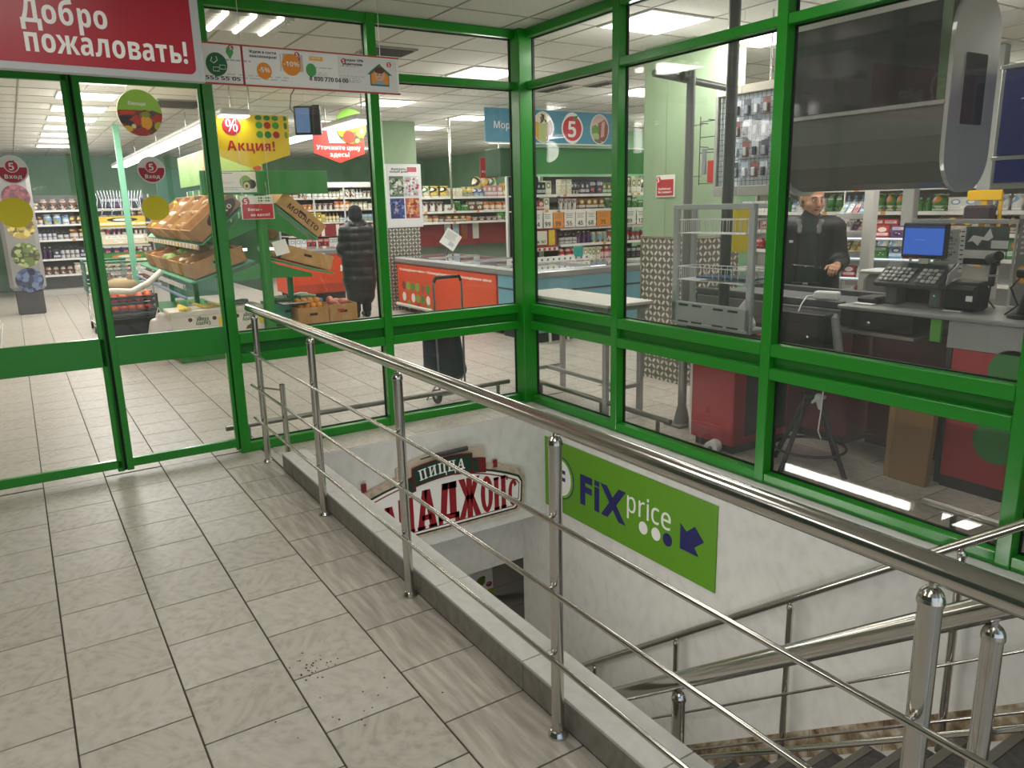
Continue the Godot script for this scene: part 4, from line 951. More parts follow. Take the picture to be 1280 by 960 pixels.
	art.disc(0.7, 0.5, 0.17, 0.32, "7fae3a"); art.disc(0.86, 0.6, 0.13, 0.22, "2c3018"); art.disc(0.72, 0.66, 0.11, 0.22, "3c4420"); art.disc(0.72, 0.68, 0.09, 0.18, "d8d48a"); art.disc(0.72, 0.7, 0.045, 0.09, "5f3a20")
	var p := thing("avocado_poster", "white poster with a halved avocado fixed to the green end board of the produce stand", "poster", Vector3(2.125, 1.9, -8.692))
	box(p, "sheet", print_mat(art), V0, Vector3(0.37, 0.215, 0.006), 0.0)
	p = thing("scales_sign", "red and white sign saying the scales are at the till, hung below the avocado poster", "sign", Vector3(2.275, 1.63, -8.60))
	box(p, "panel", w, V0, Vector3(0.345, 0.245, 0.008), 0.002); box(p, "red_panel", mat("c01f24", 0.4), Vector3(0, -0.04, 0.005), Vector3(0.325, 0.155, 0.003), 0.0)
	five(p, 0.04, Vector3(-0.12, 0.065, 0.0065))
	text(p, "Весы –", 0.03, w, Vector3(-0.03, -0.02, 0.007), {"w": 0.15}); text(p, "на кассе!", 0.03, w, Vector3(0.02, -0.075, 0.007), {"w": 0.2})
	for i in 12: card_stack(p, oval(0.011, 0.011, 12), mat(["7aa83a", "3f8a34", "d9d9c9"][(i * 7) % 3], 0.5), Vector3(0.02 + (i % 6) * 0.026, 0.1 - (i / 6) * 0.03, 0.0055), 0.002, "dot")
	wires(p, [[-0.14, 0], [0.14, 0]], 0.12)
	put(t, "sign_clip", tubed([Vector3(-0.2, 1.75, 0.06), Vector3(-0.2, 1.9, 0.05)], 0.004, 5), STEEL); put(t, "sign_clip", tubed([Vector3(0.07, 1.75, 0.06), Vector3(0.07, 1.9, 0.05)], 0.004, 5), STEEL)
	# tilted crates: upper and lower rows on both faces
	var c2 := mat("c69a63", 0.85, 0.0, {"tex": noise_tex("d0a56d", "c39860", "b78b54", 0.05, 5, 128), "tri": 1.6, "world": false}); c2.albedo_color = Color.WHITE
	var names := ["on the upper shelf of the produce stand, left-hand slope", "on the upper shelf of the produce stand, right-hand slope", "on the lower shelf of the produce stand, left-hand slope", "on the lower shelf of the produce stand, right-hand slope"]
	var veg := {"orange": ["e07a1e", 0.045], "tomato": ["c3261c", 0.035], "onion": ["e9e2d4", 0.035], "cabbage": ["8fae56", 0.075], "aubergine": ["3a2230", 0.05], "potato": ["a9855a", 0.038], "lemon": ["e4cf3c", 0.035]}
	var kinds := [["aubergine", "potato", "potato", "onion", "lemon"], ["tomato", "potato", "onion", "lemon", "orange"], ["potato", "onion", "cabbage", "tomato", "orange"], ["aubergine", "onion", "cabbage", "lemon", "potato"]]
	for r in 4:
		var s := -1 if r % 2 == 0 else 1
		var up := r < 2
		var tilt := s * -0.72 if up else s * -0.30
		for k in (5 if s < 0 else 1):
			var z := -9.06 - 0.66 * k
			var at := Vector3(2.34 + s * (0.41 if up else 0.47), 1.475 if up else 0.978, z)
			var first: String = "nearest the glass" if k == 0 else "%s from the glass" % ORD[k]
			var c := crate("cardboard crate %s, %s" % [first, names[r]], at, Vector3(0, 0, tilt), Vector3(0.60, 0.17, 0.56), c2 if (k + r) % 2 else CARD, "tilted cardboard crates on the produce stand")
			if k == 0:
				if r == 0:
					card_stack(c, oval(0.2, 0.075, 24), mat("332317", 0.8), Vector3(0.08, 0.085, 0.2815), 0.002, "print_patch"); text(c, "ovito", 0.06, mat("d9c9a4", 0.8), Vector3(0.09, 0.08, 0.284), {"w": 0.24, "rot": Vector3(0, 0, 0.0)})
				elif r == 1: text(c, "MOGAETO", 0.06, mat("4f2c1c", 0.8), Vector3(0.03, 0.075, 0.2815), {"w": 0.42})
				elif r == 2:
					for i in 9: card_stack(c, oval(0.02, 0.012, 10, Vector2(cos(i * 0.7) * 0.05, sin(i * 0.7) * 0.045)), mat("6f9a6a", 0.8), Vector3(-0.02, 0.085, 0.281), 0.002, "leaf_print")
			if up and k == 0: continue
			var kind: String = kinds[r][k]; var v = veg[kind]
			var xf := Transform3D(Basis(Vector3(0, 0, 1), tilt), at)
			for q in 9:
				var rad: float = v[1] * rng.randf_range(0.9, 1.1)
				var loc := Vector3(-0.2 + 0.2 * (q % 3) + rng.randf_range(-0.03, 0.03), 0.12 + rng.randf_range(-0.01, 0.02), -0.18 + 0.18 * (q / 3) + rng.randf_range(-0.03, 0.03))
				var m := mat(v[0], 0.5)
				var crate_at: String = "the crate nearest the glass" if k == 0 else "the %s crate from the glass" % ORD[k]
				fruit(kind, "%s, %s %s of %s, %s %s slope" % [kind, ["back", "centre", "front"][q / 3], ["left", "middle", "right"][q % 3], crate_at, "upper" if up else "lower", "left" if s < 0 else "right"], kind, "%ss heaped in a tilted crate" % kind, ball(Vector3(snappedf(rad, 0.004), snappedf(rad * 0.9, 0.004), snappedf(rad, 0.004)), 10, 6), m, xf * loc)
	# bags on the right lower crate
	var i := 0
	for q in [["6a1f2a", 2.76, 1.10, 0.09], ["d8d4cc", 2.66, 1.13, 0.07], ["3a2a2c", 2.58, 1.16, 0.08]]:
		tag(put(self, "produce_bag", ball(Vector3(q[3] * 1.4, q[3] * 0.5, q[3]), 12, 8), mat(q[0], 0.25, 0.0, {"coat": 0.6}), Vector3(q[1], q[2], -8.9), Vector3(0.1, 0.4 * i, -0.3)), ["dark red glossy bag lying on the right-hand lower crate of the stand", "pale shiny bag on the right-hand lower crate, beside the dark red bag", "dark bag on the right-hand lower crate nearest the centre post"][i], "bag"); i += 1
	tag(put(self, "price_card", bevbox(Vector3(0.16, 0.16, 0.003), 0.0), w, Vector3(2.52, 1.19, -8.72), Vector3(-0.2, 0, 0.2)), "blank white card clipped by the centre post of the produce stand", "price card")
	tag(put(self, "bread_roll", ball(Vector3(0.075, 0.065, 0.07), 12, 8), mat("b98a52", 0.8), Vector3(2.49, 1.33, -8.95)), "round tan cardboard-coloured melon on the stand above the white card", "melon")
	# banana boxes at the foot
	var bw := mat("e4ded0", 0.7)
	for q in [[1.57, "white printed banana box on the stand base beside the door post, bananas on top"], [2.062, "white printed banana box behind the handrail end, right of the door post"]]:
		t = thing("banana_box", q[1], "box", Vector3(q[0], 0.292, -8.98), 0, "")
		var bwid: float = 0.54 if q[0] < 1.8 else 0.42
		box(t, "carton", bw, Vector3(0, 0.135, 0), Vector3(bwid, 0.27, 0.42), 0.006); box(t, "lid", mat("ded7c6", 0.7), Vector3(0, 0.245, 0), Vector3(bwid + 0.012, 0.06, 0.435), 0.006)
		text(t, "Country\nVillage", 0.04, mat("2f5a3c", 0.7), Vector3(0.05, 0.15, 0.2115), {"w": 0.15, "rot": Vector3(0, 0, PI), "gap": -12.0})
		card_stack(t, PackedVector2Array([Vector2(-0.06, 0), Vector2(0.06, 0), Vector2(0.05, 0.03), Vector2(0.0, 0.055), Vector2(-0.04, 0.035)]), mat("6a3f30", 0.8), Vector3(0.06, 0.02, 0.211), 0.002, "mound_print")
		for d in [-0.08, 0.17]: card_stack(t, oval(0.022, 0.022, 16), mat("5f3a2c", 0.8), Vector3(d, 0.175, 0.211), 0.002, "dot_print")
		card_stack(t, oval(0.03, 0.07, 16), mat("e8cf2e", 0.6), Vector3(bwid / 2 - 0.03, 0.13, 0.211), 0.002, "yellow_print")
	for q in [[1.42, 0.2], [1.56, 1.3], [1.72, 1.7]]: banana_bunch("%s bunch of bananas on the white banana box beside the door post" % ["left", "middle", "right"][[1.42, 1.56, 1.72].find(q[0])], Vector3(q[0], 0.565, -8.95), q[1])
	for q in 3: fruit("cucumber", "%s green cucumber lying on the banana box behind the handrail end" % ORD[q], "cucumber", "cucumbers on the banana box", tubed([Vector3(-0.1, 0, 0), Vector3(0, 0.012, 0), Vector3(0.1, 0, 0)], 0.022, 8), mat("2f5a26", 0.5), Vector3(2.0 + 0.05 * q, 0.59, -8.94 - 0.05 * q), Vector3(0, 0.3 * q, 0))
	# crate of oranges in red netting on the left
	t = thing("netting_crate", "black plastic crate full of oranges in red netting with white film thrown over", "crate", Vector3(1.05, 0.46, -9.75))
	box(t, "bottom", BLACK, Vector3(0, 0.02, 0), Vector3(0.5, 0.03, 0.4), 0.004)
	for s in [-1, 1]:
		for y in [0.07, 0.15, 0.22]: box(t, "slat", BLACK, Vector3(0, y, s * 0.19), Vector3(0.5, 0.03, 0.015), 0.003); box(t, "slat", BLACK, Vector3(s * 0.243, y, 0), Vector3(0.015, 0.03, 0.4), 0.003)
		for x in [-1, 1]: box(t, "corner", BLACK, Vector3(x * 0.24, 0.13, s * 0.187), Vector3(0.03, 0.24, 0.03), 0.003)
	for q in 22: fruit("orange", "orange in the black netting crate, %s from the left, %s" % [ORD[q % 5], ["back row, lower layer", "front row, lower layer", "back row, on top", "front row, on top", "topmost"][q / 5]], "orange", "oranges in the netting crate", ball(Vector3(0.044, 0.042, 0.044), 12, 8), mat("dc6a1c" if q % 3 else "c8401c", 0.5), Vector3(1.05 - 0.18 + 0.09 * (q % 5) + rng.randf_range(-0.01, 0.01), 0.46 + (0.08 if q < 10 else 0.19 + 0.02 * (q % 3)), -9.75 - 0.1 + 0.1 * ((q / 5) % 2) + (0.04 if q > 19 else 0.0)))
	t = thing("plastic_film", "twisted white plastic film draped across the black crate of oranges", "film", Vector3(1.05, 0.745, -9.68))
	put(t, "sheet", tubed([Vector3(-0.36, -0.01, 0.1), Vector3(-0.2, 0.02, 0.12), Vector3(0.0, 0.0, 0.12), Vector3(0.18, 0.08, 0.1), Vector3(0.34, 0.2, 0.05)], 0.035, 8), mat("e6e0d0", 0.4))
	t = thing("netting_bag", "small pale net of potatoes at the corner of the stand left of the black crate", "bag", Vector3(1.05, 0.74, -10.6))
	put(t, "net", ball(Vector3(0.2, 0.09, 0.2), 14, 8), mat("bfa77c", 0.8)); put(t, "neck", cyl(0.03, 0.06, 8), mat("a58d62", 0.8), Vector3(0.1, 0.06, 0.05))
	t = thing("crate_stack", "dark green plastic crates stacked below the potato net at the stand corner", "crate", Vector3(1.05, 0.0, -10.6))
	for q in 3: box(t, "crate_tier", mat("1c4a2c", 0.5), Vector3(0, 0.11 + 0.22 * q, 0), Vector3(0.42, 0.2, 0.5), 0.01)
	t = thing("crate_stack", "two black plastic crates under the crate of netted oranges", "crate", Vector3(1.05, 0.0, -9.75))
	for q in 2: box(t, "crate_tier", BLACK, Vector3(0, 0.115 + 0.23 * q, 0), Vector3(0.5, 0.22, 0.4), 0.01)
	t = thing("plastic_bag", "crumpled translucent carrier bag hanging at the corner of the banana box", "bag", Vector3(1.2, 0.30, -8.86))
	var film := mat("d9d2ca", 0.35, 0.0, {"alpha": 0.75}); 
	put(t, "bag", blob([[Vector3(0, 0.06, 0), Vector3(0.02, 0.22, 0), 0.09, 0.05], [Vector3(-0.07, 0.05, 0.02), Vector3(-0.05, 0.16, 0), 0.06, 0.05], [Vector3(0.08, 0.08, 0.03), Vector3(0.05, 0.2, 0), 0.05, 0.03]], 0.012, 0.02), mat("d8d0c8", 0.35))
	put(t, "handle", tubed([Vector3(-0.03, 0.22, 0), Vector3(0, 0.32, 0), Vector3(0.05, 0.22, 0)], 0.008, 6), mat("d8d0c8", 0.35))
	# right foot: crates of cucumbers, oranges, sweet potatoes
	var tq := mat("4fb094", 0.45)
	crate("turquoise plastic crate of cucumbers at the foot of the stand behind the handrail", Vector3(2.60, 0.30, -9.15), V0, Vector3(0.38, 0.24, 0.5), tq, "", "plastic_crate")
	crate("grey plastic crate of cucumbers behind the cardboard boxes at the stand foot", Vector3(2.96, 0.30, -9.45), V0, Vector3(0.33, 0.22, 0.45), mat("8b93a0", 0.5), "", "plastic_crate")
	for q in 18: fruit("cucumber", "green cucumber, %s from the front in the %s at the stand foot" % [ORD[q if q < 10 else q - 10], "turquoise crate" if q < 10 else "grey plastic crate"], "cucumber", "cucumbers in the crates at the stand foot", tubed([Vector3(-0.09, 0, 0), Vector3(0, 0.01, 0), Vector3(0.09, 0, 0)], 0.02, 8), mat(["2c5226", "3f6a34", "86a06a"][q % 3], 0.5), (Vector3(2.56 + 0.02 * (q % 5), 0.53 + 0.03 * (q % 2), -8.98 - 0.045 * q) if q < 10 else Vector3(2.94 + 0.02 * (q % 3), 0.52 + 0.03 * (q % 2), -9.28 - 0.05 * (q - 10))), Vector3(0, rng.randf_range(-0.3, 0.3), 0))
	crate("open cardboard box of oranges at the right foot of the stand", Vector3(2.80, 0.29, -8.80), V0, Vector3(0.36, 0.21, 0.36), CARD, "", "cardboard_box")
	crate("open cardboard box of pink sweet potatoes at the outer right corner of the stand", Vector3(3.16, 0.29, -8.80), V0, Vector3(0.34, 0.22, 0.36), CARD, "", "cardboard_box")
	box(self.get_node("cardboard_box_001"), "red_print", mat("a8201c", 0.7), Vector3(-0.03, 0.15, 0.182), Vector3(0.08, 0.03, 0.002), 0.0)
	for q in 12: fruit("orange", "bright orange, %s from the left, %s of the cardboard box at the stand foot" % [ORD[q % 4], ["back row", "front row", "top row"][q / 4]], "orange", "oranges in the cardboard box", ball(Vector3(0.042, 0.04, 0.042), 12, 8), mat("f09a2c", 0.5), Vector3(2.70 + 0.075 * (q % 4), 0.50 + (0.05 if q > 7 else 0.0), -8.88 + 0.085 * ((q / 4) % 2)))
	for q in 7: fruit("sweet_potato", "pink sweet potato, %s from the left, %s layer, outer box of the stand" % [ORD[q % 3], ORD[q / 3]], "sweet potato", "sweet potatoes in the cardboard box", ball(Vector3(0.075, 0.038, 0.04), 12, 8), mat("c47a66", 0.6), Vector3(3.08 + 0.07 * (q % 3), 0.49 + 0.03 * (q / 3), -8.85 + 0.06 * (q % 2)), Vector3(0, q * 0.7, 0))
	t = thing("tray", "thin dark plastic tray lying on the crates left of the cardboard box of oranges", "tray", Vector3(2.64, 0.545, -8.82)); box(t, "tray_base", mat("23262a", 0.4), V0, Vector3(0.32, 0.012, 0.2), 0.003); box(t, "rim", mat("b9bcc0", 0.4), Vector3(0, 0.01, 0.1), Vector3(0.32, 0.012, 0.008), 0.002)
	# shopping trolley at the far left corner of the stand
	t = thing("shopping_trolley", "wire shopping trolley with green plastic corners parked at the far left corner of the stand", "shopping trolley", Vector3(1.02, 0, -12.2))
	wire_basket(t, Vector3(0, 0.55, 0), Vector3(0.5, 0.42, 0.75), mat("8fb8b0", 0.3, 0.6), 9)
	for s in [-1, 1]:
		put(t, "leg", tubed([Vector3(s * 0.22, 0.56, -0.33), Vector3(s * 0.22, 0.12, -0.3), Vector3(s * 0.22, 0.12, 0.3)], 0.012, 8), STEEL)
		for z in [-0.3, 0.3]: put(t, "wheel", cyl(0.05, 0.03, 14), BLACK, Vector3(s * 0.22 - 0.015, 0.05, z), Vector3(0, 0, -PI / 2))
	put(t, "handle", tubed([Vector3(-0.25, 1.0, 0.42), Vector3(0.25, 1.0, 0.42)], 0.018, 8), mat("1c6a34", 0.4))

func wire_basket(t: Node3D, at: Vector3, s: Vector3, m: Material, n: int, r := 0.003, rings := [0.0, 0.33, 0.66, 1.0]):
	var mb := MB.new()
	for i in n + 1:
		var f := float(i) / n - 0.5
		for q in [-0.5, 0.5]:
			mb.tube([at + Vector3(f * s.x, 0, q * s.z), at + Vector3(f * s.x, s.y, q * s.z)], r, 5, false); mb.tube([at + Vector3(q * s.x, 0, f * s.z), at + Vector3(q * s.x, s.y, f * s.z)], r, 5, false)
		mb.tube([at + Vector3(f * s.x, 0, -s.z / 2), at + Vector3(f * s.x, 0, s.z / 2)], r, 5, false)
	for y in rings:
		var c := [Vector3(-0.5, y, -0.5), Vector3(0.5, y, -0.5), Vector3(0.5, y, 0.5), Vector3(-0.5, y, 0.5)].map(func(p): return at + p * s)
		for i in 4: mb.tube([c[i], c[(i + 1) % 4]], r * 1.5, 5, false)
	put(t, "wire_basket", mb.done(), m)

# ---------- soft shapes: bodies, bags ----------
func blob(bones: Array, cell: float, k := 0.03, quilt := 0.0, into: SurfaceTool = null) -> ArrayMesh:
	var lo: Vector3 = bones[0][0]; var hi := lo
	for b in bones:
		for e in 2:
			var r: float = b[2 + e] + cell * 3 + quilt
			lo = lo.min(b[e] - Vector3.ONE * r); hi = hi.max(b[e] + Vector3.ONE * r)
	var n := Vector3i((hi - lo) / cell) + Vector3i(2, 2, 2)
	var sy := n.x; var sz := n.x * n.y
	var f := PackedFloat32Array(); f.resize(n.x * n.y * n.z); f.fill(1.0)
	for b in bones:
		var a: Vector3 = b[0]; var ba: Vector3 = b[1] - b[0]; var l2 := maxf(ba.length_squared(), 1e-9)
		var ra: float = b[2]; var rb: float = b[3]; var m := maxf(ra, rb) + cell * 2.5 + k + quilt
		var i0 := Vector3i(((a.min(b[1]) - Vector3.ONE * m) - lo) / cell).clamp(V3I, n - Vector3i.ONE); var i1 := Vector3i(((a.max(b[1]) + Vector3.ONE * m) - lo) / cell + Vector3.ONE).clamp(V3I, n - Vector3i.ONE)
		for z in range(i0.z, i1.z + 1):
			for y in range(i0.y, i1.y + 1):
				var q := 0.0
				if quilt > 0.0: q = quilt * (absf(sin(PI * (lo.y + y * cell) / 0.125)) - 0.6)
				for x in range(i0.x, i1.x + 1):
					var p := lo + Vector3(x, y, z) * cell
					var t := clampf((p - a).dot(ba) / l2, 0.0, 1.0)
					var d := p.distance_to(a + ba * t) - lerpf(ra, rb, t) - q
					var i := x + y * sy + z * sz
					var v := f[i]; var h := maxf(k - absf(v - d), 0.0) / k
					f[i] = minf(v, d) - h * h * k * 0.25
	var vid := PackedInt32Array(); vid.resize(f.size()); vid.fill(-1)
	var P := PackedVector3Array(); var N := PackedVector3Array(); var I := PackedInt32Array()
	for z in range(1, n.z - 2):
		for y in range(1, n.y - 2):
			for x in range(1, n.x - 2):
				var i := x + y * sy + z * sz
				var c := [f[i], f[i + 1], f[i + sy], f[i + sy + 1], f[i + sz], f[i + sz + 1], f[i + sz + sy], f[i + sz + sy + 1]]
				var neg := 0
				for v in c: neg += 1 if v < 0.0 else 0
				if neg == 0 or neg == 8: continue
				var acc := V0; var cnt := 0
				for e in EDGES:
					var u: float = c[e[0]]; var w: float = c[e[1]]
					if (u < 0.0) != (w < 0.0):
						var t := u / (u - w)
						acc += Vector3(e[0] & 1, (e[0] >> 1) & 1, e[0] >> 2).lerp(Vector3(e[1] & 1, (e[1] >> 1) & 1, e[1] >> 2), t); cnt += 1
				vid[i] = P.size(); P.append(lo + (Vector3(x, y, z) + acc / cnt) * cell)
				N.append(Vector3(c[1] + c[3] + c[5] + c[7] - c[0] - c[2] - c[4] - c[6], c[2] + c[3] + c[6] + c[7] - c[0] - c[1] - c[4] - c[5], c[4] + c[5] + c[6] + c[7] - c[0] - c[1] - c[2] - c[3]).normalized())
	for z in range(2, n.z - 2):
		for y in range(2, n.y - 2):
			for x in range(2, n.x - 2):
				var i := x + y * sy + z * sz
				if vid[i] < 0 and f[i] > cell * 3: continue
				for ax in 3:
					var st := [1, sy, sz]
					var j: int = i + st[ax]
					if (f[i] < 0.0) == (f[j] < 0.0): continue
					var u: int = st[(ax + 1) % 3]; var w: int = st[(ax + 2) % 3]
					var q := [vid[i - u - w], vid[i - w], vid[i], vid[i - u]]
					if q.min() < 0: continue
					for t in [[0, 1, 2], [0, 2, 3]]:
						var A: int = q[t[0]]; var B: int = q[t[1]]; var C: int = q[t[2]]
						if (P[B] - P[A]).cross(P[C] - P[A]).dot(N[A] + N[B] + N[C]) > 0.0: I.append_array([A, C, B])
						else: I.append_array([A, B, C])
	var arr := []; arr.resize(Mesh.ARRAY_MAX); arr[Mesh.ARRAY_VERTEX] = P; arr[Mesh.ARRAY_NORMAL] = N; arr[Mesh.ARRAY_INDEX] = I
	var am := ArrayMesh.new(); am.add_surface_from_arrays(Mesh.PRIMITIVE_TRIANGLES, arr)
	return am

const V3I := Vector3i.ZERO
const EDGES := [[0, 1], [2, 3], [4, 5], [6, 7], [0, 2], [1, 3], [4, 6], [5, 7], [0, 4], [1, 5], [2, 6], [3, 7]]

func merged(ms: Array) -> ArrayMesh:
	var st := SurfaceTool.new(); st.begin(Mesh.PRIMITIVE_TRIANGLES)
	for m in ms: st.append_from(m, 0, Transform3D())
	return st.commit()

# wrist at o; d along the palm, up is the back of the hand, side points to the thumb
func hand(o: Vector3, d: Vector3, up: Vector3, curl: float) -> Array:
	d = d.normalized(); var side := d.cross(up).normalized(); up = side.cross(d).normalized()
	var b := []
	for q in [-0.026, -0.009, 0.009, 0.026]: b.append([o + side * q * 0.6, o + d * 0.085 + side * q, 0.014, 0.012])
	var k := 0
	for q in [[0.028, 0.070], [0.010, 0.080], [-0.009, 0.074], [-0.027, 0.058]]:
		var p: Vector3 = o + d * 0.088 + side * q[0]; var ang := 0.0
		for s in 3:
			ang += curl * [0.6, 0.9, 0.6][s]
			var e: Vector3 = p + (d * cos(ang) - up * sin(ang)) * q[1] * [0.45, 0.32, 0.25][s]
			b.append([p, e, 0.0088 - s * 0.0007, 0.0082 - s * 0.0007]); p = e
		k += 1
	var t0 := o + d * 0.02 + side * 0.026; var t1 := t0 + d * 0.035 + side * 0.032 - up * 0.012; var t2 := t1 + d * 0.035 + side * 0.004 - up * 0.018
	b.append([t0, t1, 0.0125, 0.0105]); b.append([t1, t2, 0.0102, 0.0085])
	return b

func build_people():
	var skin := mat("c08f74", 0.55)
	# shopper in a long coat seen from behind (faces -z)
	var t := thing("person", "person from behind in a long black quilted coat and dark hat beside the orange freezer", "person", Vector3(4.26, 0, -10.85))
	var body := [[Vector3(0, 0.95, 0), Vector3(0, 1.28, 0), 0.10, 0.10], [Vector3(-0.09, 1.28, 0), Vector3(0.09, 1.28, 0), 0.08, 0.08], [Vector3(0, 1.3, 0), Vector3(0, 1.44, -0.02), 0.055, 0.05]]
	for s in [-1, 1]:
		body.append_array([[Vector3(s * 0.08, 0.92, 0), Vector3(s * 0.085, 0.5, 0), 0.085, 0.06], [Vector3(s * 0.085, 0.5, 0), Vector3(s * 0.085, 0.09, 0.01), 0.06, 0.04], [Vector3(s * 0.085, 0.05, 0.02), Vector3(s * 0.085, 0.04, -0.14), 0.04, 0.035], [Vector3(s * 0.17, 1.28, 0), Vector3(s * 0.21, 1.02, -0.02), 0.05, 0.042], [Vector3(s * 0.21, 1.02, -0.02), Vector3(s * 0.16, 0.94, -0.24), 0.042, 0.03]])
	var head := [[Vector3(0, 1.53, -0.005), Vector3(0, 1.50, -0.02), 0.086, 0.08], [Vector3(0, 1.45, -0.05), Vector3(0, 1.44, -0.06), 0.05, 0.045], [Vector3(0, 1.50, -0.1), Vector3(0, 1.475, -0.115), 0.012, 0.014], [Vector3(-0.082, 1.50, -0.01), Vector3(-0.085, 1.47, -0.01), 0.016, 0.012], [Vector3(0.082, 1.50, -0.01), Vector3(0.085, 1.47, -0.01), 0.016, 0.012], [Vector3(0, 1.40, -0.02), Vector3(0, 1.46, -0.02), 0.05, 0.05]]
	put(t, "body", merged([blob(body, 0.016, 0.03), blob(head, 0.008, 0.012), blob(hand(Vector3(0.16, 0.94, -0.25), Vector3(-0.2, -0.2, -1), Vector3(0.8, 0.6, 0), 0.8), 0.005, 0.006), blob(hand(Vector3(-0.16, 0.94, -0.25), Vector3(0.2, -0.2, -1), Vector3(-0.8, 0.6, 0), 0.8), 0.005, 0.006)]), skin)
	var coat := []
	for s in [-1, 1]:
		coat.append_array([[Vector3(s * 0.11, 1.24, 0.01), Vector3(s * 0.12, 0.92, 0.01), 0.125, 0.125], [Vector3(s * 0.12, 0.92, 0.0), Vector3(s * 0.11, 0.56, 0.01), 0.13, 0.135], [Vector3(s * 0.11, 0.56, 0.01), Vector3(s * 0.085, 0.31, 0.01), 0.135, 0.125], [Vector3(s * 0.19, 1.29, 0.0), Vector3(s * 0.235, 1.02, -0.02), 0.075, 0.07], [Vector3(s * 0.235, 1.02, -0.02), Vector3(s * 0.18, 0.94, -0.22), 0.07, 0.052]])
	coat.append([Vector3(-0.1, 1.33, 0.02), Vector3(0.1, 1.33, 0.02), 0.085, 0.085]); coat.append([Vector3(0, 1.27, 0.03), Vector3(0, 0.36, 0.015), 0.125, 0.13])
	put(t, "coat", blob(coat, 0.017, 0.05, 0.008), mat("0c0d0f", 0.4, 0.0, {"coat": 0.15}))
	put(t, "hood", blob([[Vector3(-0.07, 1.36, 0.05), Vector3(0.07, 1.36, 0.05), 0.075, 0.075], [Vector3(0, 1.31, 0.08), Vector3(0, 1.26, 0.09), 0.06, 0.03], [Vector3(-0.1, 1.40, -0.02), Vector3(0.1, 1.40, -0.02), 0.05, 0.05]], 0.014, 0.04), mat("0c0d0f", 0.4, 0.0, {"coat": 0.15}))
	put(t, "hat", blob([[Vector3(0, 1.545, -0.003), Vector3(0, 1.50, 0.004), 0.10, 0.1], [Vector3(0, 1.46, 0.02), Vector3(0, 1.44, 0.02), 0.088, 0.082]], 0.011, 0.03), mat("17181c", 0.9, 0.0, {"rim": 0.4}))
	for s in [-1, 1]:
		put(t, "trouser_leg", blob([[Vector3(s * 0.085, 0.45, 0), Vector3(s * 0.085, 0.12, 0.01), 0.08, 0.066]], 0.014), mat("15151a", 0.8))
		put(t, "boot", blob([[Vector3(s * 0.085, 0.10, 0.015), Vector3(s * 0.085, 0.05, 0.02), 0.05, 0.045], [Vector3(s * 0.085, 0.045, 0.02), Vector3(s * 0.085, 0.04, -0.15), 0.045, 0.036]], 0.012, 0.02), mat("101012", 0.5))
	# man at the till
	t = thing("person", "man with short grey hair, black jacket and dark green jumper standing behind the conveyor belt", "person", Vector3(5.33, 0, -3.92), deg_to_rad(-58)); t.scale = Vector3.ONE * 0.985
	body = [[Vector3(0, 0.98, 0), Vector3(0, 1.36, 0), 0.13, 0.12], [Vector3(-0.12, 1.38, 0), Vector3(0.12, 1.38, 0), 0.085, 0.085], [Vector3(0, 1.38, 0), Vector3(0, 1.5, 0.01), 0.062, 0.058]]
	for s in [-1, 1]:
		body.append_array([[Vector3(s * 0.1, 0.96, 0), Vector3(s * 0.105, 0.5, 0), 0.095, 0.065], [Vector3(s * 0.105, 0.5, 0), Vector3(s * 0.11, 0.09, -0.02), 0.064, 0.042], [Vector3(s * 0.11, 0.05, -0.03), Vector3(s * 0.12, 0.04, 0.14), 0.042, 0.038]])
	body.append_array([[Vector3(0.18, 1.38, 0), Vector3(0.23, 1.13, -0.02), 0.06, 0.048], [Vector3(0.23, 1.13, -0.02), Vector3(0.225, 1.10, 0.2), 0.046, 0.032], [Vector3(-0.18, 1.38, 0), Vector3(-0.23, 1.1, -0.03), 0.06, 0.048], [Vector3(-0.23, 1.1, -0.03), Vector3(-0.22, 0.87, 0.05), 0.046, 0.032]])
	# head turned towards the till: built facing +z, then turned
	var hb := Basis(Vector3.UP, 0.6) * Basis(Vector3.RIGHT, 0.12); var hc := Vector3(0, 1.59, 0.02)
	var H := func(x, y, z): return hc + hb * Vector3(x, y, z)
	head = [[H.call(0, 0.045, -0.012), H.call(0, 0.02, -0.002), 0.092, 0.086], [H.call(0, 0.0, 0.03), H.call(0, -0.055, 0.04), 0.066, 0.05], [H.call(0, -0.085, 0.058), H.call(0, -0.075, 0.05), 0.034, 0.04], [H.call(0, 0.02, 0.095), H.call(0, -0.022, 0.112), 0.011, 0.016], [H.call(-0.03, 0.035, 0.08), H.call(0.03, 0.035, 0.08), 0.016, 0.016], [H.call(-0.045, -0.02, 0.055), H.call(-0.03, -0.05, 0.055), 0.032, 0.03], [H.call(0.045, -0.02, 0.055), H.call(0.03, -0.05, 0.055), 0.032, 0.03], [Vector3(0, 1.45, 0.0), Vector3(0, 1.53, 0.01), 0.06, 0.06]]
	for s in [-1, 1]: head.append_array([[H.call(s * 0.085, 0.02, -0.005), H.call(s * 0.088, -0.03, 0.0), 0.018, 0.012]])
	put(t, "body", merged([blob(body, 0.016, 0.03), blob(head, 0.006, 0.014), blob(hand(Vector3(0.225, 1.10, 0.19), Vector3(-0.15, -0.1, 1), Vector3(0.2, 1, 0.1), 0.75), 0.004, 0.006), blob(hand(Vector3(-0.22, 0.87, 0.05), Vector3(0, -1, 0.2), Vector3(-1, 0, 0), 0.5), 0.005, 0.006)]), skin)
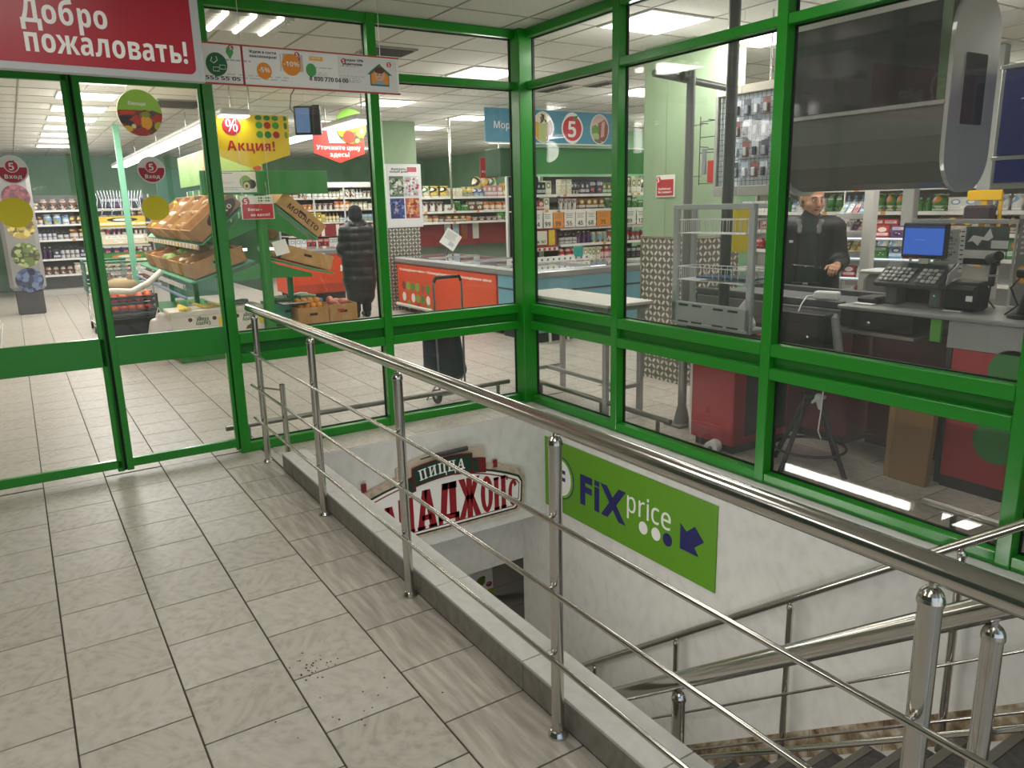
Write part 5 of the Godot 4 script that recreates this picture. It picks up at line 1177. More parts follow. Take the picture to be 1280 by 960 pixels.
	for s in [-1, 1]:
		put(t, "eye", ball(Vector3(0.011, 0.008, 0.006), 10, 6), mat("e6e0d8", 0.3), H.call(s * 0.032, 0.017, 0.088), Vector3(0, 0.6, 0))
		put(t, "iris", ball(Vector3(0.005, 0.006, 0.004), 8, 6), mat("2c221c", 0.3), H.call(s * 0.032, 0.016, 0.0925))
		put(t, "eyebrow", tubed([H.call(s * 0.016, 0.04, 0.096), H.call(s * 0.034, 0.045, 0.092), H.call(s * 0.05, 0.037, 0.08)], 0.0045, 6), mat("4a423c", 0.9))
	put(t, "mouth", tubed([H.call(-0.024, -0.057, 0.086), H.call(0.0, -0.055, 0.095), H.call(0.024, -0.057, 0.086)], 0.0045, 6), mat("8f5a4e", 0.6))
	put(t, "hair", blob([[H.call(0, 0.062, -0.025), H.call(0, 0.03, -0.03), 0.094, 0.092], [H.call(-0.06, 0.02, -0.02), H.call(-0.078, 0.0, 0.0), 0.03, 0.02], [H.call(0.06, 0.02, -0.02), H.call(0.078, 0.0, 0.0), 0.03, 0.02], [H.call(0, -0.02, -0.06), H.call(0, -0.05, -0.05), 0.05, 0.04]], 0.007, 0.02), mat("55524e", 0.9))
	var jk := mat("17191a", 0.6)
	put(t, "jacket", blob([[Vector3(-0.1, 1.36, -0.01), Vector3(-0.11, 0.88, -0.01), 0.12, 0.135], [Vector3(0.1, 1.36, -0.01), Vector3(0.11, 0.88, -0.01), 0.12, 0.135], [Vector3(-0.165, 1.385, -0.01), Vector3(0.165, 1.385, -0.01), 0.072, 0.072], [Vector3(0.185, 1.38, 0), Vector3(0.235, 1.12, -0.03), 0.08, 0.066], [Vector3(0.235, 1.12, -0.03), Vector3(0.225, 1.10, 0.16), 0.066, 0.052], [Vector3(-0.185, 1.38, 0), Vector3(-0.235, 1.1, -0.04), 0.08, 0.066], [Vector3(-0.235, 1.1, -0.04), Vector3(-0.225, 0.9, 0.04), 0.066, 0.052]], 0.015, 0.04), jk)
	put(t, "jumper", blob([[Vector3(0, 1.34, 0.045), Vector3(0, 0.95, 0.05), 0.09, 0.105], [Vector3(0, 1.42, 0.03), Vector3(0, 1.475, 0.025), 0.085, 0.07]], 0.012, 0.03), mat("1f2f2c", 0.85, 0.0, {"rim": 0.3}))
	for s in [-1, 1]:
		put(t, "collar", blob([[Vector3(s * 0.06, 1.46, -0.03), Vector3(s * 0.085, 1.42, 0.06), 0.034, 0.03], [Vector3(s * 0.085, 1.42, 0.06), Vector3(s * 0.07, 1.35, 0.11), 0.03, 0.018], [Vector3(s * 0.085, 1.42, 0.04), Vector3(s * 0.13, 1.40, 0.055), 0.026, 0.02]], 0.009, 0.02), mat("6a6c6c", 0.8))
		put(t, "trouser_leg", blob([[Vector3(s * 0.1, 0.95, 0), Vector3(s * 0.105, 0.5, 0), 0.115, 0.085], [Vector3(s * 0.105, 0.5, 0), Vector3(s * 0.11, 0.12, -0.02), 0.085, 0.07]], 0.018, 0.03), mat("141416", 0.8))
		put(t, "shoe", blob([[Vector3(s * 0.11, 0.07, -0.04), Vector3(s * 0.12, 0.05, 0.16), 0.05, 0.042]], 0.015), BLACK)
	put(t, "belt", lathed([Vector2(0.15, 0), Vector2(0.156, 0.004), Vector2(0.156, 0.032), Vector2(0.15, 0.036)], 24, Vector3(1.0, 1, 0.97)), mat("20201f", 0.4), Vector3(0, 0.925, 0.012))
	box(t, "buckle", mat("d8d8d4", 0.2, 0.9), Vector3(0.0, 0.943, 0.168), Vector3(0.04, 0.03, 0.01), 0.003)
	put(t, "badge", bevbox(Vector3(0.03, 0.02, 0.006), 0.002), mat("d0d2d2", 0.4), Vector3(-0.13, 1.28, 0.11))
# ---------- goods on shelves ----------
const HUES := [["dark blue", "232a4a"], ["black", "1f1d20"], ["cream", "d8ceb4"], ["white", "dedcd6"], ["red", "a82a26"], ["green", "3d7a34"], ["yellow", "d8b82e"], ["brown", "6a4228"], ["orange", "cf7426"], ["purple", "5a3068"], ["light blue", "7fa6c4"], ["pink", "c88a94"]]
var LABELS := {}
var GOODS := {}

func label_mat(ci: int, v: int) -> Material:
	var key := ci * 10 + v
	if not LABELS.has(key):
		var r := RandomNumberGenerator.new(); r.seed = 100 + key
		var bg := Color.html(HUES[ci][1])
		var a := Art.new(40, 56, HUES[ci][1])
		var lite := bg.lerp(Color.WHITE, 0.75).to_html(false); var dark := bg.lerp(Color.BLACK, 0.5).to_html(false)
		var pop: String = HUES[(ci * 5 + v * 3 + 4) % HUES.size()][1]
		if v == 0:
			a.rect(0.1, 0.14, 0.8, 0.24, lite); a.lines(0.16, 0.18, 0.66, 0.16, 2, dark, r); a.disc(0.5, 0.66, 0.28, 0.18, pop); a.specks(9, [lite, dark], r, 0.03, 0.07, 0.25, 0.52, 0.75, 0.8)
		else:
			a.rect(0, 0.62, 1, 0.24, lite); a.disc(0.5, 0.34, 0.32, 0.2, pop); a.disc(0.5, 0.34, 0.2, 0.12, lite); a.lines(0.14, 0.68, 0.72, 0.14, 2, dark, r)
		LABELS[key] = print_mat(a, 0.4)
	return LABELS[key]

func goods_mesh(kind: String, w: float, h: float, d: float) -> Mesh:
	var key := kind + "%.3f,%.3f,%.3f" % [w, h, d]
	if GOODS.has(key): return GOODS[key]
	var m: Mesh
	match kind:
		"bottle": m = lathed([Vector2(0, 0), Vector2(0.46 * w, 0), Vector2(0.5 * w, 0.03 * h), Vector2(0.5 * w, 0.6 * h), Vector2(0.18 * w, 0.78 * h), Vector2(0.17 * w, 0.9 * h), Vector2(0.2 * w, 0.9 * h), Vector2(0.2 * w, h), Vector2(0, h)], 10)
		"jar": m = lathed([Vector2(0, 0), Vector2(0.46 * w, 0), Vector2(0.5 * w, 0.05 * h), Vector2(0.5 * w, 0.78 * h), Vector2(0.42 * w, 0.84 * h), Vector2(0.46 * w, 0.86 * h), Vector2(0.46 * w, h), Vector2(0, h)], 10)
		"bag":
			var mb := MB.new()
			mb.sphere(Vector3(0, h * 0.48, 0), Vector3(w * 0.5, h * 0.48, d * 0.45), 10, 6); mb.box(Vector3(0, h * 0.95, 0), Vector3(w * 0.85, h * 0.1, 0.01)); mb.box(Vector3(0, 0.03, 0), Vector3(w * 0.8, 0.06, d * 0.6), 0.01); m = mb.done()
		_:
			var mb := MB.new(); mb.box(Vector3(0, h / 2, 0), Vector3(w, h, d), 0.004); m = mb.done()
	GOODS[key] = m
	return m

# a row of separate goods along local x of a rack; "where" completes the label
func row(xf: Transform3D, length: float, where: String, group: String, kinds: Array, hues: Array, hmax: float, w0 := 0.07, w1 := 0.13, depth := 0.12):
	var x := -length / 2; var k := 0; var left := 0; var kind := ""; var ci := 0; var v := 0; var w := 0.1; var h := 0.2
	while true:
		if left <= 0:
			left = rng.randi_range(1, 4); kind = kinds[rng.randi() % kinds.size()]; ci = hues[rng.randi() % hues.size()]; v = rng.randi() % 2
			w = snappedf(rng.randf_range(w0, w1), 0.02); h = snappedf(hmax * rng.randf_range(0.62, 0.97), 0.02)
			if kind == "bottle": w = 0.08
		if x + w > length / 2 or k >= ORD.size(): break
		var o := put(self, kind, goods_mesh(kind, w, h, depth), label_mat(ci, v))
		o.transform = xf * Transform3D(Basis(Vector3.UP, rng.randf_range(-0.06, 0.06)), Vector3(x + w / 2, 0.001, rng.randf_range(-0.02, 0.02)))
		tag(o, "%s %s, %s along %s" % [HUES[ci][0], kind, ORD[k] if k < ORD.size() else "later", where], kind, group)
		x += w + 0.008; k += 1; left -= 1

# a free-standing rack facing local +z with its foot at "at"
func rack(called: String, lab: String, at: Vector3, turn: float, w: float, h: float, levels: Array, depth: float, back: Material, rail: Material) -> Node3D:
	var t := thing(called, lab, "shelf rack", at, turn)
	box(t, "back_panel", back, Vector3(0, h / 2, -depth), Vector3(w, h, 0.02), 0.002)
	for x in [-w / 2, w / 2]: box(t, "upright", mat("c9c9c5", 0.5), Vector3(x, h / 2, -depth + 0.03), Vector3(0.03, h, 0.06), 0.002)
	box(t, "plinth", mat("b9b7b0", 0.5), Vector3(0, 0.06, -depth / 2), Vector3(w, 0.12, depth - 0.04), 0.003)
	for y in levels:
		box(t, "shelf", mat("dededa", 0.45), Vector3(0, y - 0.012, -depth / 2 + 0.0), Vector3(w - 0.03, 0.02, depth - 0.03), 0.002)
		box(t, "price_rail", rail, Vector3(0, y - 0.016, 0.004), Vector3(w - 0.03, 0.04, 0.008), 0.002)
		var x := -w / 2 + 0.1; var n := 0
		while x < w / 2 - 0.08 and n < 26:
			box(t, "price_ticket", PAPER if rng.randi() % 5 else mat("e8953a", 0.6), Vector3(x, y - 0.014, 0.010), Vector3(0.055, 0.036, 0.003), 0.0); x += rng.randf_range(0.1, 0.26); n += 1
	return t

func stock(t: Node3D, w: float, levels: Array, names: Array, desc: String, group: String, kinds: Array, hues: Array, gaps: Array, z := -0.1, depth := 0.12, w0 := 0.07, w1 := 0.13):
	for i in levels.size():
		if names[i] == "": continue
		row(t.transform * Transform3D(Basis(), Vector3(0, levels[i], z)), w - 0.1, "the %s of %s" % [names[i], desc], group + ", " + names[i], kinds[i % kinds.size()], hues[i % hues.size()], gaps[i], w0, w1, depth)

func build_shelves():
	var rail := mat("e6e6e2", 0.4)
	# rack under the green header, facing the corner of the glass
	var lv := [0.46, 0.70, 0.985, 1.235, 1.50, 1.725]
	var t := rack("shelf_rack", "long white shelf rack with price boards under the green header seen through the right screen", Vector3(7.9, 0, -9.52), 0, 1.85, 2.0, lv, 0.5, mat("2a2a2c", 0.7), rail)
	stock(t, 1.85, lv, ["lowest shelf", "second shelf up", "third shelf up", "fourth shelf up", "fifth shelf up", "top shelf"], "the rack under the green header", "goods under the green header", [["box", "bag"], ["jar", "box"], ["bottle", "jar"], ["jar", "bottle", "box"], ["box", "jar"], ["box", "box", "bag"]], [[4, 2, 1], [1, 4, 2], [1, 0, 6], [1, 4, 7], [1, 7, 5], [1, 0, 2, 5]], [0.2, 0.24, 0.21, 0.21, 0.19, 0.26])
	t = rack("shelf_rack", "white end rack with a red poster box, leftmost under the green header", Vector3(6.645, 0, -9.52), 0, 0.60, 2.0, [1.50, 1.725], 0.5, mat("2a2a2c", 0.7), rail)
	stock(t, 0.60, [1.50, 1.725], ["lower shelf", "top shelf"], "the end rack beside the corner post", "goods on the end rack", [["jar", "box"], ["box"]], [[1, 4, 2], [1, 0, 2]], [0.19, 0.26])
	box(t, "red_box", mat("8c2026", 0.5), Vector3(0.0, 1.08, -0.12), Vector3(0.56, 0.28, 0.24), 0.004); box(t, "price_sheet", mat("dcd9cc", 0.6), Vector3(-0.09, 1.10, 0.003), Vector3(0.36, 0.2, 0.004), 0.0); box(t, "yellow_sheet", mat("d6c024", 0.6), Vector3(0.18, 1.1, 0.003), Vector3(0.11, 0.22, 0.004), 0.0)
	for q in [["119", -0.2], ["306", -0.09], ["157", 0.02]]: text(t, q[0], 0.04, BLACK, Vector3(q[1], 1.04, 0.0065), {"w": 0.085})
	box(t, "checked_edge", mat("e6e2da", 0.5), Vector3(0, 0.93, 0.0), Vector3(0.58, 0.05, 0.02), 0.0)
	for q in 6: box(t, "check", RED, Vector3(-0.24 + 0.093 * q, 0.93, 0.011), Vector3(0.045, 0.04, 0.003), 0.0)
	for x in [0.265]:
		for q in 6: box(t, "check", BLACK, Vector3(x + 0.02, 0.98 + 0.045 * q, 0.004), Vector3(0.02, 0.024, 0.003), 0.0)
	# band of price posters
	var pr := [[6.30, 0.28, 0, "6"], [6.52, 0.24, 0, "164"], [6.74, 0.17, 0, "99"], [6.93, 0.20, 1, "99"], [7.14, 0.21, 0, "55"], [7.35, 0.20, 0, "45"], [7.555, 0.19, 0, "68"], [7.80, 0.28, 1, "75"], [8.07, 0.25, 1, "499"], [8.34, 0.25, 0, "89"], [8.6, 0.24, 0, "129"]]
	var k := 0
	for q in pr:
		var p := thing("price_poster", "%s price poster reading %s, %s along the price band below the racks' green header" % ["orange" if q[2] else "white", q[3], ORD[k]], "price poster", Vector3(q[0], 1.352, -9.485), 0, "price posters in the band"); k += 1
		box(p, "sheet", mat("e08c22" if q[2] else "e4e2dc", 0.6), V0, Vector3(q[1] - 0.01, 0.235, 0.005), 0.0)
		text(p, q[3], 0.065, mat("2a2524", 0.6), Vector3(-0.01, -0.055, 0.003), {"w": minf(q[1] * 0.72, 0.05 * q[3].length())})
		for i in 3: box(p, "small_print", mat("77736c", 0.7), Vector3(-0.01, 0.085 - 0.025 * i, 0.003), Vector3((q[1] - 0.05) * [0.9, 0.7, 0.8][i], 0.008, 0.002), 0.0)
		box(p, "red_edge", RED, Vector3(0, -0.115, 0.003), Vector3(q[1] - 0.01, 0.006, 0.002), 0.0)
	t = thing("rack_header", "plain dark green header board above the shelf racks under the blue banner", "header board", Vector3(7.38, 2.19, -9.3))
	box(t, "board", mat("37843f", 0.5), V0, Vector3(2.66, 0.36, 0.05), 0.004); box(t, "top_rail", WHITE, Vector3(0, 0.19, 0), Vector3(2.66, 0.014, 0.06), 0.002)
	for x in [-1.3, 1.3]: box(t, "bracket", mat("c9c9c5", 0.5), Vector3(x, -0.02, -0.35), Vector3(0.03, 0.06, 0.66), 0.003)
	t = thing("rack_header", "dark green end face of the header board left of the corner post", "header board", Vector3(5.95, 2.175, -9.55), 0.0)
	box(t, "board", mat("174a22", 0.5), V0, Vector3(0.22, 0.37, 0.4), 0.004); put(t, "hanger", tubed([Vector3(0, 0.18, 0), Vector3(0, CEIL - 2.175, 0)], 0.008, 6), STEEL)
	# shelving behind the freezers, with the red lower panel
	lv = [1.31, 1.50, 1.755]
	t = rack("shelf_rack", "white shelf rack with a red lower panel behind the orange freezer", Vector3(7.3, 0, -12.7), 0, 2.6, 1.78, lv, 0.45, mat("8fa08f", 0.6), rail)
	box(t, "red_panel", mat("8c2a2c", 0.6), Vector3(0, 1.08, -0.2), Vector3(2.5, 0.4, 0.02), 0.0)
	for q in [[-0.45, "d9dde0"], [-0.28, "bcd2e4"], [-0.1, "a0541c"], [0.15, "e0ddd6"], [0.95, "e0ddd6"]]: box(t, "hanging_card", mat(q[1], 0.5), Vector3(q[0], 1.13, -0.17), Vector3(0.13, 0.3, 0.01), 0.0)
	stock(t, 2.6, lv, ["lower shelf", "middle shelf", "top"], "the rack behind the freezer", "goods behind the orange freezer", [["jar", "box"], ["box", "jar"], ["bag", "box", "bag"]], [[8, 2, 7], [7, 8, 3, 5], [6, 8, 10, 5, 2, 4, 11]], [0.14, 0.19, 0.26], -0.12, 0.14, 0.1, 0.2)
	t = thing("plant", "bright green artificial sprig standing on the lower shelf edge of the rack behind the freezer", "plant", Vector3(7.95, 1.30, -12.62))
	for i in 9: put(t, "leaf", prism(PackedVector2Array([Vector2(0, 0), Vector2(0.05, 0.05), Vector2(0.16, 0.06), Vector2(0.07, 0.015)]), 0.004), mat("4fb83c", 0.5), Vector3(0, 0.08, 0), Vector3(0.3 * sin(i), TAU * i / 9, 0.2 * cos(i * 2.0)))
	put(t, "stem", cyl(0.01, 0.12, 8), mat("3a7a2c", 0.6))
	# tower of nets and packs on top of that rack
	for q in [[7.55, 1.76, 0.16, "yellow"], [7.72, 1.76, 0.2, "brown"], [7.88, 1.76, 0.18, "cream"]]:
		var o := put(self, "sack", ball(Vector3(0.1, 0.17, 0.09), 12, 8), label_mat({"yellow": 6, "brown": 7, "cream": 2}[q[3]], 1), Vector3(q[0], q[1] + 0.2, -12.95)); tag(o, "%s patterned sack standing on top of the rack behind the orange freezer" % q[3], "sack")
	# dairy wall at the far back
	lv = [0.75, 1.02, 1.30, 1.58, 1.84]
	t = rack("shelf_rack", "refrigerated dairy shelving with a white canopy along the far back wall", Vector3(6.3, 0, -17.2), 0, 2.3, 2.1, lv, 0.6, mat("3a3a40", 0.6), mat("d8d8d4", 0.4))
	stock(t, 2.3, lv, ["lowest shelf", "second shelf up", "third shelf up", "fourth shelf up", "top shelf"], "the far dairy shelving", "dairy goods on the far wall", [["box"], ["box"], ["bottle", "box"], ["jar", "box"], ["bottle", "jar"]], [[4, 3], [4, 3, 4], [6, 6, 10, 9], [4, 7, 8, 2], [2, 7, 3]], [0.22, 0.24, 0.22, 0.2, 0.2], -0.1, 0.12, 0.08, 0.14)
	box(t, "canopy", mat("e4e4e0", 0.4), Vector3(0, 2.12, -0.2), Vector3(2.3, 0.12, 0.5), 0.01); box(t, "red_front", mat("8c2026", 0.5), Vector3(0, 1.12, 0.02), Vector3(1.5, 0.26, 0.02), 0.0)
	for x in [-0.35, 0.0, 0.55]: box(t, "white_strip", WHITE, Vector3(x, 1.12, 0.032), Vector3(0.08, 0.25, 0.006), 0.0)
	for x in [-0.6, 0.1]: put(t, "pole", cyl(0.02, 2.05, 10), mat("d8d8d4", 0.4), Vector3(x, 0, 0.3))
	# wide rack beyond the till
	lv = [0.70, 0.95, 1.20, 1.42, 1.68]
	t = rack("shelf_rack", "tall stocked rack along the far aisle beyond the conveyor and the till", Vector3(8.2, 0, -4.6), -PI / 2, 5.2, 2.0, lv, 0.45, mat("b9b9b4", 0.6), rail)
	stock(t, 5.2, lv, ["", "lowest visible shelf", "second visible shelf", "third visible shelf", "top shelf"], "the rack beyond the till", "goods beyond the till", [["bag"], ["bag", "box"], ["box", "bag"], ["bag", "box", "bottle"], ["bag", "bottle", "box"]], [[4, 8], [5, 3, 10, 4], [9, 4, 3, 7], [4, 5, 9, 3, 10], [4, 8, 4, 5, 6]], [0.2, 0.22, 0.2, 0.22, 0.22], -0.12, 0.14, 0.1, 0.18)
	for z in [-5.0, -4.3, -3.85]: tag(put(self, "aisle_post", bevbox(Vector3(0.1, CEIL - 0.01, 0.12), 0.006), mat("a5a8a5", 0.5), Vector3(7.6, CEIL / 2, z + 0.55)), "grey square post beyond the till, %s from the conveyor end" % ["nearest", "second", "third"][[-5.0, -4.3, -3.85].find(z)], "post", "grey posts beyond the till")
	t = thing("promo_stand", "yellow T-shaped wobbler stand with a dark picnic bag beyond the tobacco cabinet", "stand", Vector3(6.5, 0, -3.2), -PI / 2)
	box(t, "post", mat("e0b020", 0.5), Vector3(0, 0.85, 0), Vector3(0.05, 1.5, 0.02), 0.003); box(t, "header", mat("e8b81e", 0.5), Vector3(0, 1.58, 0.01), Vector3(0.26, 0.08, 0.02), 0.004); box(t, "bag", mat("3a2c34", 0.6), Vector3(0, 1.44, 0.06), Vector3(0.22, 0.13, 0.09), 0.02); box(t, "side_strip", mat("e0b020", 0.5), Vector3(0.12, 1.4, 0.0), Vector3(0.025, 0.4, 0.015), 0.002); box(t, "foot", GREY, Vector3(0, 0.01, 0), Vector3(0.3, 0.02, 0.3), 0.004)
	# far left aisle end
	lv = [0.42, 0.74, 1.12, 1.42, 1.70]
	t = rack("shelf_rack", "far shelf rack across the left aisle seen through the door glass", Vector3(1.3, 0, -18.2), 0, 2.6, 2.0, lv, 0.4, mat("6a6c66", 0.6), rail)
	stock(t, 2.6, lv, ["lowest shelf", "second shelf up", "third shelf up", "fourth shelf up", "top shelf"], "the left aisle far rack", "goods across the left aisle", [["box", "bag"], ["box", "bottle"], ["bottle", "jar"], ["jar", "bag"], ["bag", "box"]], [[7, 2], [1, 7, 0], [0, 7, 1], [1, 7, 10], [9, 0, 7]], [0.25, 0.3, 0.25, 0.24, 0.25], -0.1, 0.12, 0.08, 0.16)

# ---------- freezers and the shopping bag ----------
func build_freezers():
	var org := mat("d8481c", 0.4); var rim := mat("9a9c9c", 0.35, 0.5); var gl := mat("ffffff", 0.0, 0.0, {"alpha": 0.06})
	var w := mat("efe9e0", 0.5)
	var t := thing("chest_freezer", "long orange chest freezer with white lettering and dotted print facing the glass", "freezer", Vector3(5.5, 0, -9.66))
	box(t, "plinth", mat("2a2624", 0.7), Vector3(0.03, 0.05, 0), Vector3(0.9, 0.1, 2.85), 0.004)
	box(t, "body", org, Vector3(0, 0.42, 0), Vector3(1.0, 0.64, 2.96), 0.01)
	chest_top(t, 1.0, 2.96, rim, gl)
	text(t, "Охлаждённое мясо • Охлаждённое мясо • Охлаждённое мясо", 0.035, w, Vector3(-0.501, 0.665, 0.0), {"w": 2.75, "rot": Vector3(0, -PI / 2, 0), "step": 4})
	for q in [[0.42, -0.66, "7a2a16"], [0.42, -0.5, "7aa83a"], [0.42, -0.34, "3f8a34"], [0.42, -0.18, "7aa83a"], [0.42, 0.0, "b0503a"], [0.42, 0.16, "3f8a34"], [0.25, -0.66, "ece6dc"], [0.25, -0.34, "ece6dc"], [0.25, -0.18, "7aa83a"], [0.25, -0.02, "3f8a34"], [0.25, 0.16, "ece6dc"], [0.13, -0.5, "7aa83a"], [0.13, -0.18, "c23030"], [0.13, 0.16, "7aa83a"]]:
		put(t, "dot_print", prism(oval(0.062, 0.068, 22), 0.003), mat(q[2], 0.5), Vector3(-0.501, q[0], q[1] - 0.59), Vector3(0, -PI / 2, 0))
	put(t, "bumper", tubed([Vector3(-0.56, 0.13, -1.4), Vector3(-0.56, 0.13, -0.2)], 0.025, 10), mat("cfc9c0", 0.4))
	t = thing("chest_freezer", "light blue chest freezer with lit glass top at the end of the freezer island", "freezer", Vector3(5.86, 0, -7.69))
	var blue := mat("6fa3b4", 0.4)
	box(t, "plinth", mat("2e3234", 0.7), Vector3(0, 0.06, 0), Vector3(1.66, 0.12, 0.72), 0.004)
	box(t, "body", blue, Vector3(0, 0.44, 0), Vector3(1.76, 0.64, 0.84), 0.012)
	box(t, "groove", mat("33484f", 0.5), Vector3(0.25, 0.60, 0.421), Vector3(1.24, 0.022, 0.006), 0.0)
	box(t, "groove", mat("33484f", 0.5), Vector3(-0.881, 0.60, 0), Vector3(0.006, 0.022, 0.8), 0.0)
	chest_top(t, 1.76, 0.84, rim, gl)
	for q in [[-0.78, 0.19, 0.06, "b83236"], [-0.52, 0.10, 0.07, "3f7f3a"], [-0.3, 0.14, 0.05, "4f8f3a"], [-0.1, 0.2, 0.05, "d6d0c0"], [0.05, 0.22, 0.07, "3f7f3a"], [0.15, 0.34, 0.05, "d8cf9a"]]: put(t, "fruit_print", prism(oval(q[2], q[2], 20), 0.003), mat(q[3], 0.5), Vector3(q[0], q[1] + 0.1, 0.4205))
	for x in [-0.62, -0.05]: put(t, "bumper_loop", tubed([Vector3(x - 0.12, 0.02, 0.5), Vector3(x - 0.13, 0.16, 0.5), Vector3(x - 0.08, 0.2, 0.5), Vector3(x + 0.08, 0.2, 0.5), Vector3(x + 0.13, 0.16, 0.5), Vector3(x + 0.14, 0.02, 0.5)], 0.018, 10), mat("cfccc2", 0.4))
	box(t, "lamp_tray", mat("ffffff", 0.5, 0.0, {"emit": 1.2}), Vector3(0.0, 0.77, -0.32), Vector3(1.5, 0.03, 0.05), 0.004)
	box(t, "price_strip", mat("d8d8d4", 0.5), Vector3(-0.1, 0.90, -0.39), Vector3(1.3, 0.07, 0.02), 0.003)
	for q in 14: box(t, "price_hook", mat("55575a", 0.5), Vector3(-0.68 + 0.09 * q, 0.90, -0.376), Vector3(0.022, 0.026, 0.006), 0.0)
	box(t, "teal_tub", mat("1f8a80", 0.4), Vector3(0.35, 0.98, -0.38), Vector3(0.13, 0.13, 0.05), 0.006)
	t = thing("chest_freezer", "second orange freezer partly hidden behind the produce stand, a dark base under its sloping front", "freezer", Vector3(4.25, 0, -13.0))
	put(t, "body", prism(PackedVector2Array([Vector2(0.5, 0.38), Vector2(0.42, 0.22), Vector2(-0.5, 0.22), Vector2(-0.5, 0.86), Vector2(0.5, 0.86)]), 0.95), org, V0, Vector3(0, -PI / 2, 0))
	box(t, "base", mat("2a2624", 0.7), Vector3(0, 0.11, 0), Vector3(0.86, 0.22, 0.8), 0.004); box(t, "rim", rim, Vector3(0, 0.90, 0), Vector3(0.98, 0.09, 1.04), 0.015); box(t, "glass_lid", mat("8d9496", 0.1, 0.2), Vector3(0, 0.95, 0), Vector3(0.84, 0.012, 0.86), 0.003)
	box(t, "white_label", w, Vector3(0.38, 0.62, 0.502), Vector3(0.1, 0.1, 0.004), 0.0)
	# goods in the freezers
	for q in 24: tag(put(self, "frozen_pack", goods_mesh("box", 0.16, 0.05, 0.22), label_mat([3, 10, 4, 2][q % 4], q % 2), Vector3(5.2 + 0.2 * (q % 4), 0.62 + 0.02 * (q % 3), -10.7 + 0.4 * (q / 4)), Vector3(0, rng.randf_range(-0.4, 0.4), 0)), "%s frozen pack, %s from the front, %s from the left in the orange freezer" % [["white", "light blue", "red", "cream"][q % 4], ORD[q % 4], ORD[q / 4]], "frozen pack", "packs in the orange freezer")
	for q in 16: tag(put(self, "frozen_pack", goods_mesh("box", 0.14, 0.05, 0.18), label_mat([3, 10, 11, 2][q % 4], q % 2), Vector3(5.2 + 0.17 * (q % 8), 0.62 + 0.02 * (q % 3), -7.85 + 0.3 * (q / 8)), Vector3(0, rng.randf_range(-0.4, 0.4), 0)), "%s frozen pack, %s from the left, %s row in the light blue freezer" % [["white", "light blue", "pink", "cream"][q % 4], ORD[q % 8], ["back", "front"][q / 8]], "frozen pack", "packs in the blue freezer")
	t = thing("notice", "white printed notice on a tilted holder standing on the orange freezer lid", "notice", Vector3(5.55, 0.858, -10.5))
	put(t, "stand", tubed([V0, Vector3(0.04, 0.14, 0)], 0.01, 6), mat("3a3a3c", 0.4))
	var a := Art.new(64, 64, "e2e1dc"); a.lines(0.1, 0.12, 0.8, 0.5, 5, "8a8a88", rng); a.rect(0.5, 0.62, 0.35, 0.22, "b9c0c8")
	box(t, "sheet", print_mat(a), Vector3(0.07, 0.24, 0.02), Vector3(0.26, 0.26, 0.006), 0.0, Vector3(0, -0.2, -0.62))
	put(self, "sign_pole", cyl(0.018, 1.3, 10), STEEL, Vector3(5.68, CEIL - 1.305, -10.5)); tag(get_node("sign_pole"), "thin chrome pole hanging from the ceiling above the orange freezer", "pole")
	# blue-black shopping bag on wheels by the back screen
	t = thing("trolley_bag", "dark navy two-wheeled shopping trolley bag standing behind the lower glass of the back screen", "trolley bag", Vector3(2.93, 0, -5.66), 0.12)
	var cloth := mat("1c2530", 0.85, 0.0, {"rim": 0.3})
	put(t, "bag", blob([[Vector3(-0.13, 0.26, 0), Vector3(-0.14, 0.52, -0.02), 0.07, 0.05], [Vector3(0.13, 0.24, 0), Vector3(0.12, 0.55, -0.02), 0.07, 0.05], [Vector3(-0.13, 0.24, 0), Vector3(0.13, 0.22, 0), 0.07, 0.07], [Vector3(-0.05, 0.22, 0), Vector3(-0.04, 0.54, -0.02), 0.085, 0.055], [Vector3(0.05, 0.22, 0), Vector3(0.04, 0.54, -0.02), 0.085, 0.055], [Vector3(-0.19, 0.26, 0.03), Vector3(-0.12, 0.38, 0.03), 0.04, 0.05]], 0.012, 0.04), cloth)
	put(t, "flap", bevbox(Vector3(0.30, 0.03, 0.13), 0.012), cloth, Vector3(0, 0.585, -0.02), Vector3(0.1, 0, 0.05))
	put(t, "frame", tubed([Vector3(-0.13, 0.06, 0.1), Vector3(-0.135, 0.5, 0.095), Vector3(-0.14, 0.98, 0.09), Vector3(-0.12, 1.03, 0.09), Vector3(0.12, 1.03, 0.09), Vector3(0.14, 0.98, 0.09), Vector3(0.135, 0.5, 0.095), Vector3(0.13, 0.06, 0.1)], 0.009, 8), mat("8b8d8e", 0.3, 0.8))
	put(t, "grip", tubed([Vector3(-0.135, 1.0, 0.09), Vector3(-0.115, 1.035, 0.09), Vector3(0.115, 1.035, 0.09), Vector3(0.135, 1.0, 0.09)], 0.015, 10), BLACK)
	for x in [-0.16, 0.16]:
		put(t, "wheel", lathed([Vector2(0.02, -0.014), Vector2(0.05, -0.016), Vector2(0.06, -0.01), Vector2(0.06, 0.01), Vector2(0.05, 0.016), Vector2(0.02, 0.014), Vector2(0.02, -0.014)], 18), mat("3a3a3a", 0.7), Vector3(x, 0.06, 0.1), Vector3(0, 0, PI / 2)); put(t, "hub", lathed([Vector2(0, -0.012), Vector2(0.022, -0.012), Vector2(0.022, 0.012), Vector2(0, 0.012)], 12), mat("b9b9b4", 0.4), Vector3(x, 0.06, 0.1), Vector3(0, 0, PI / 2))
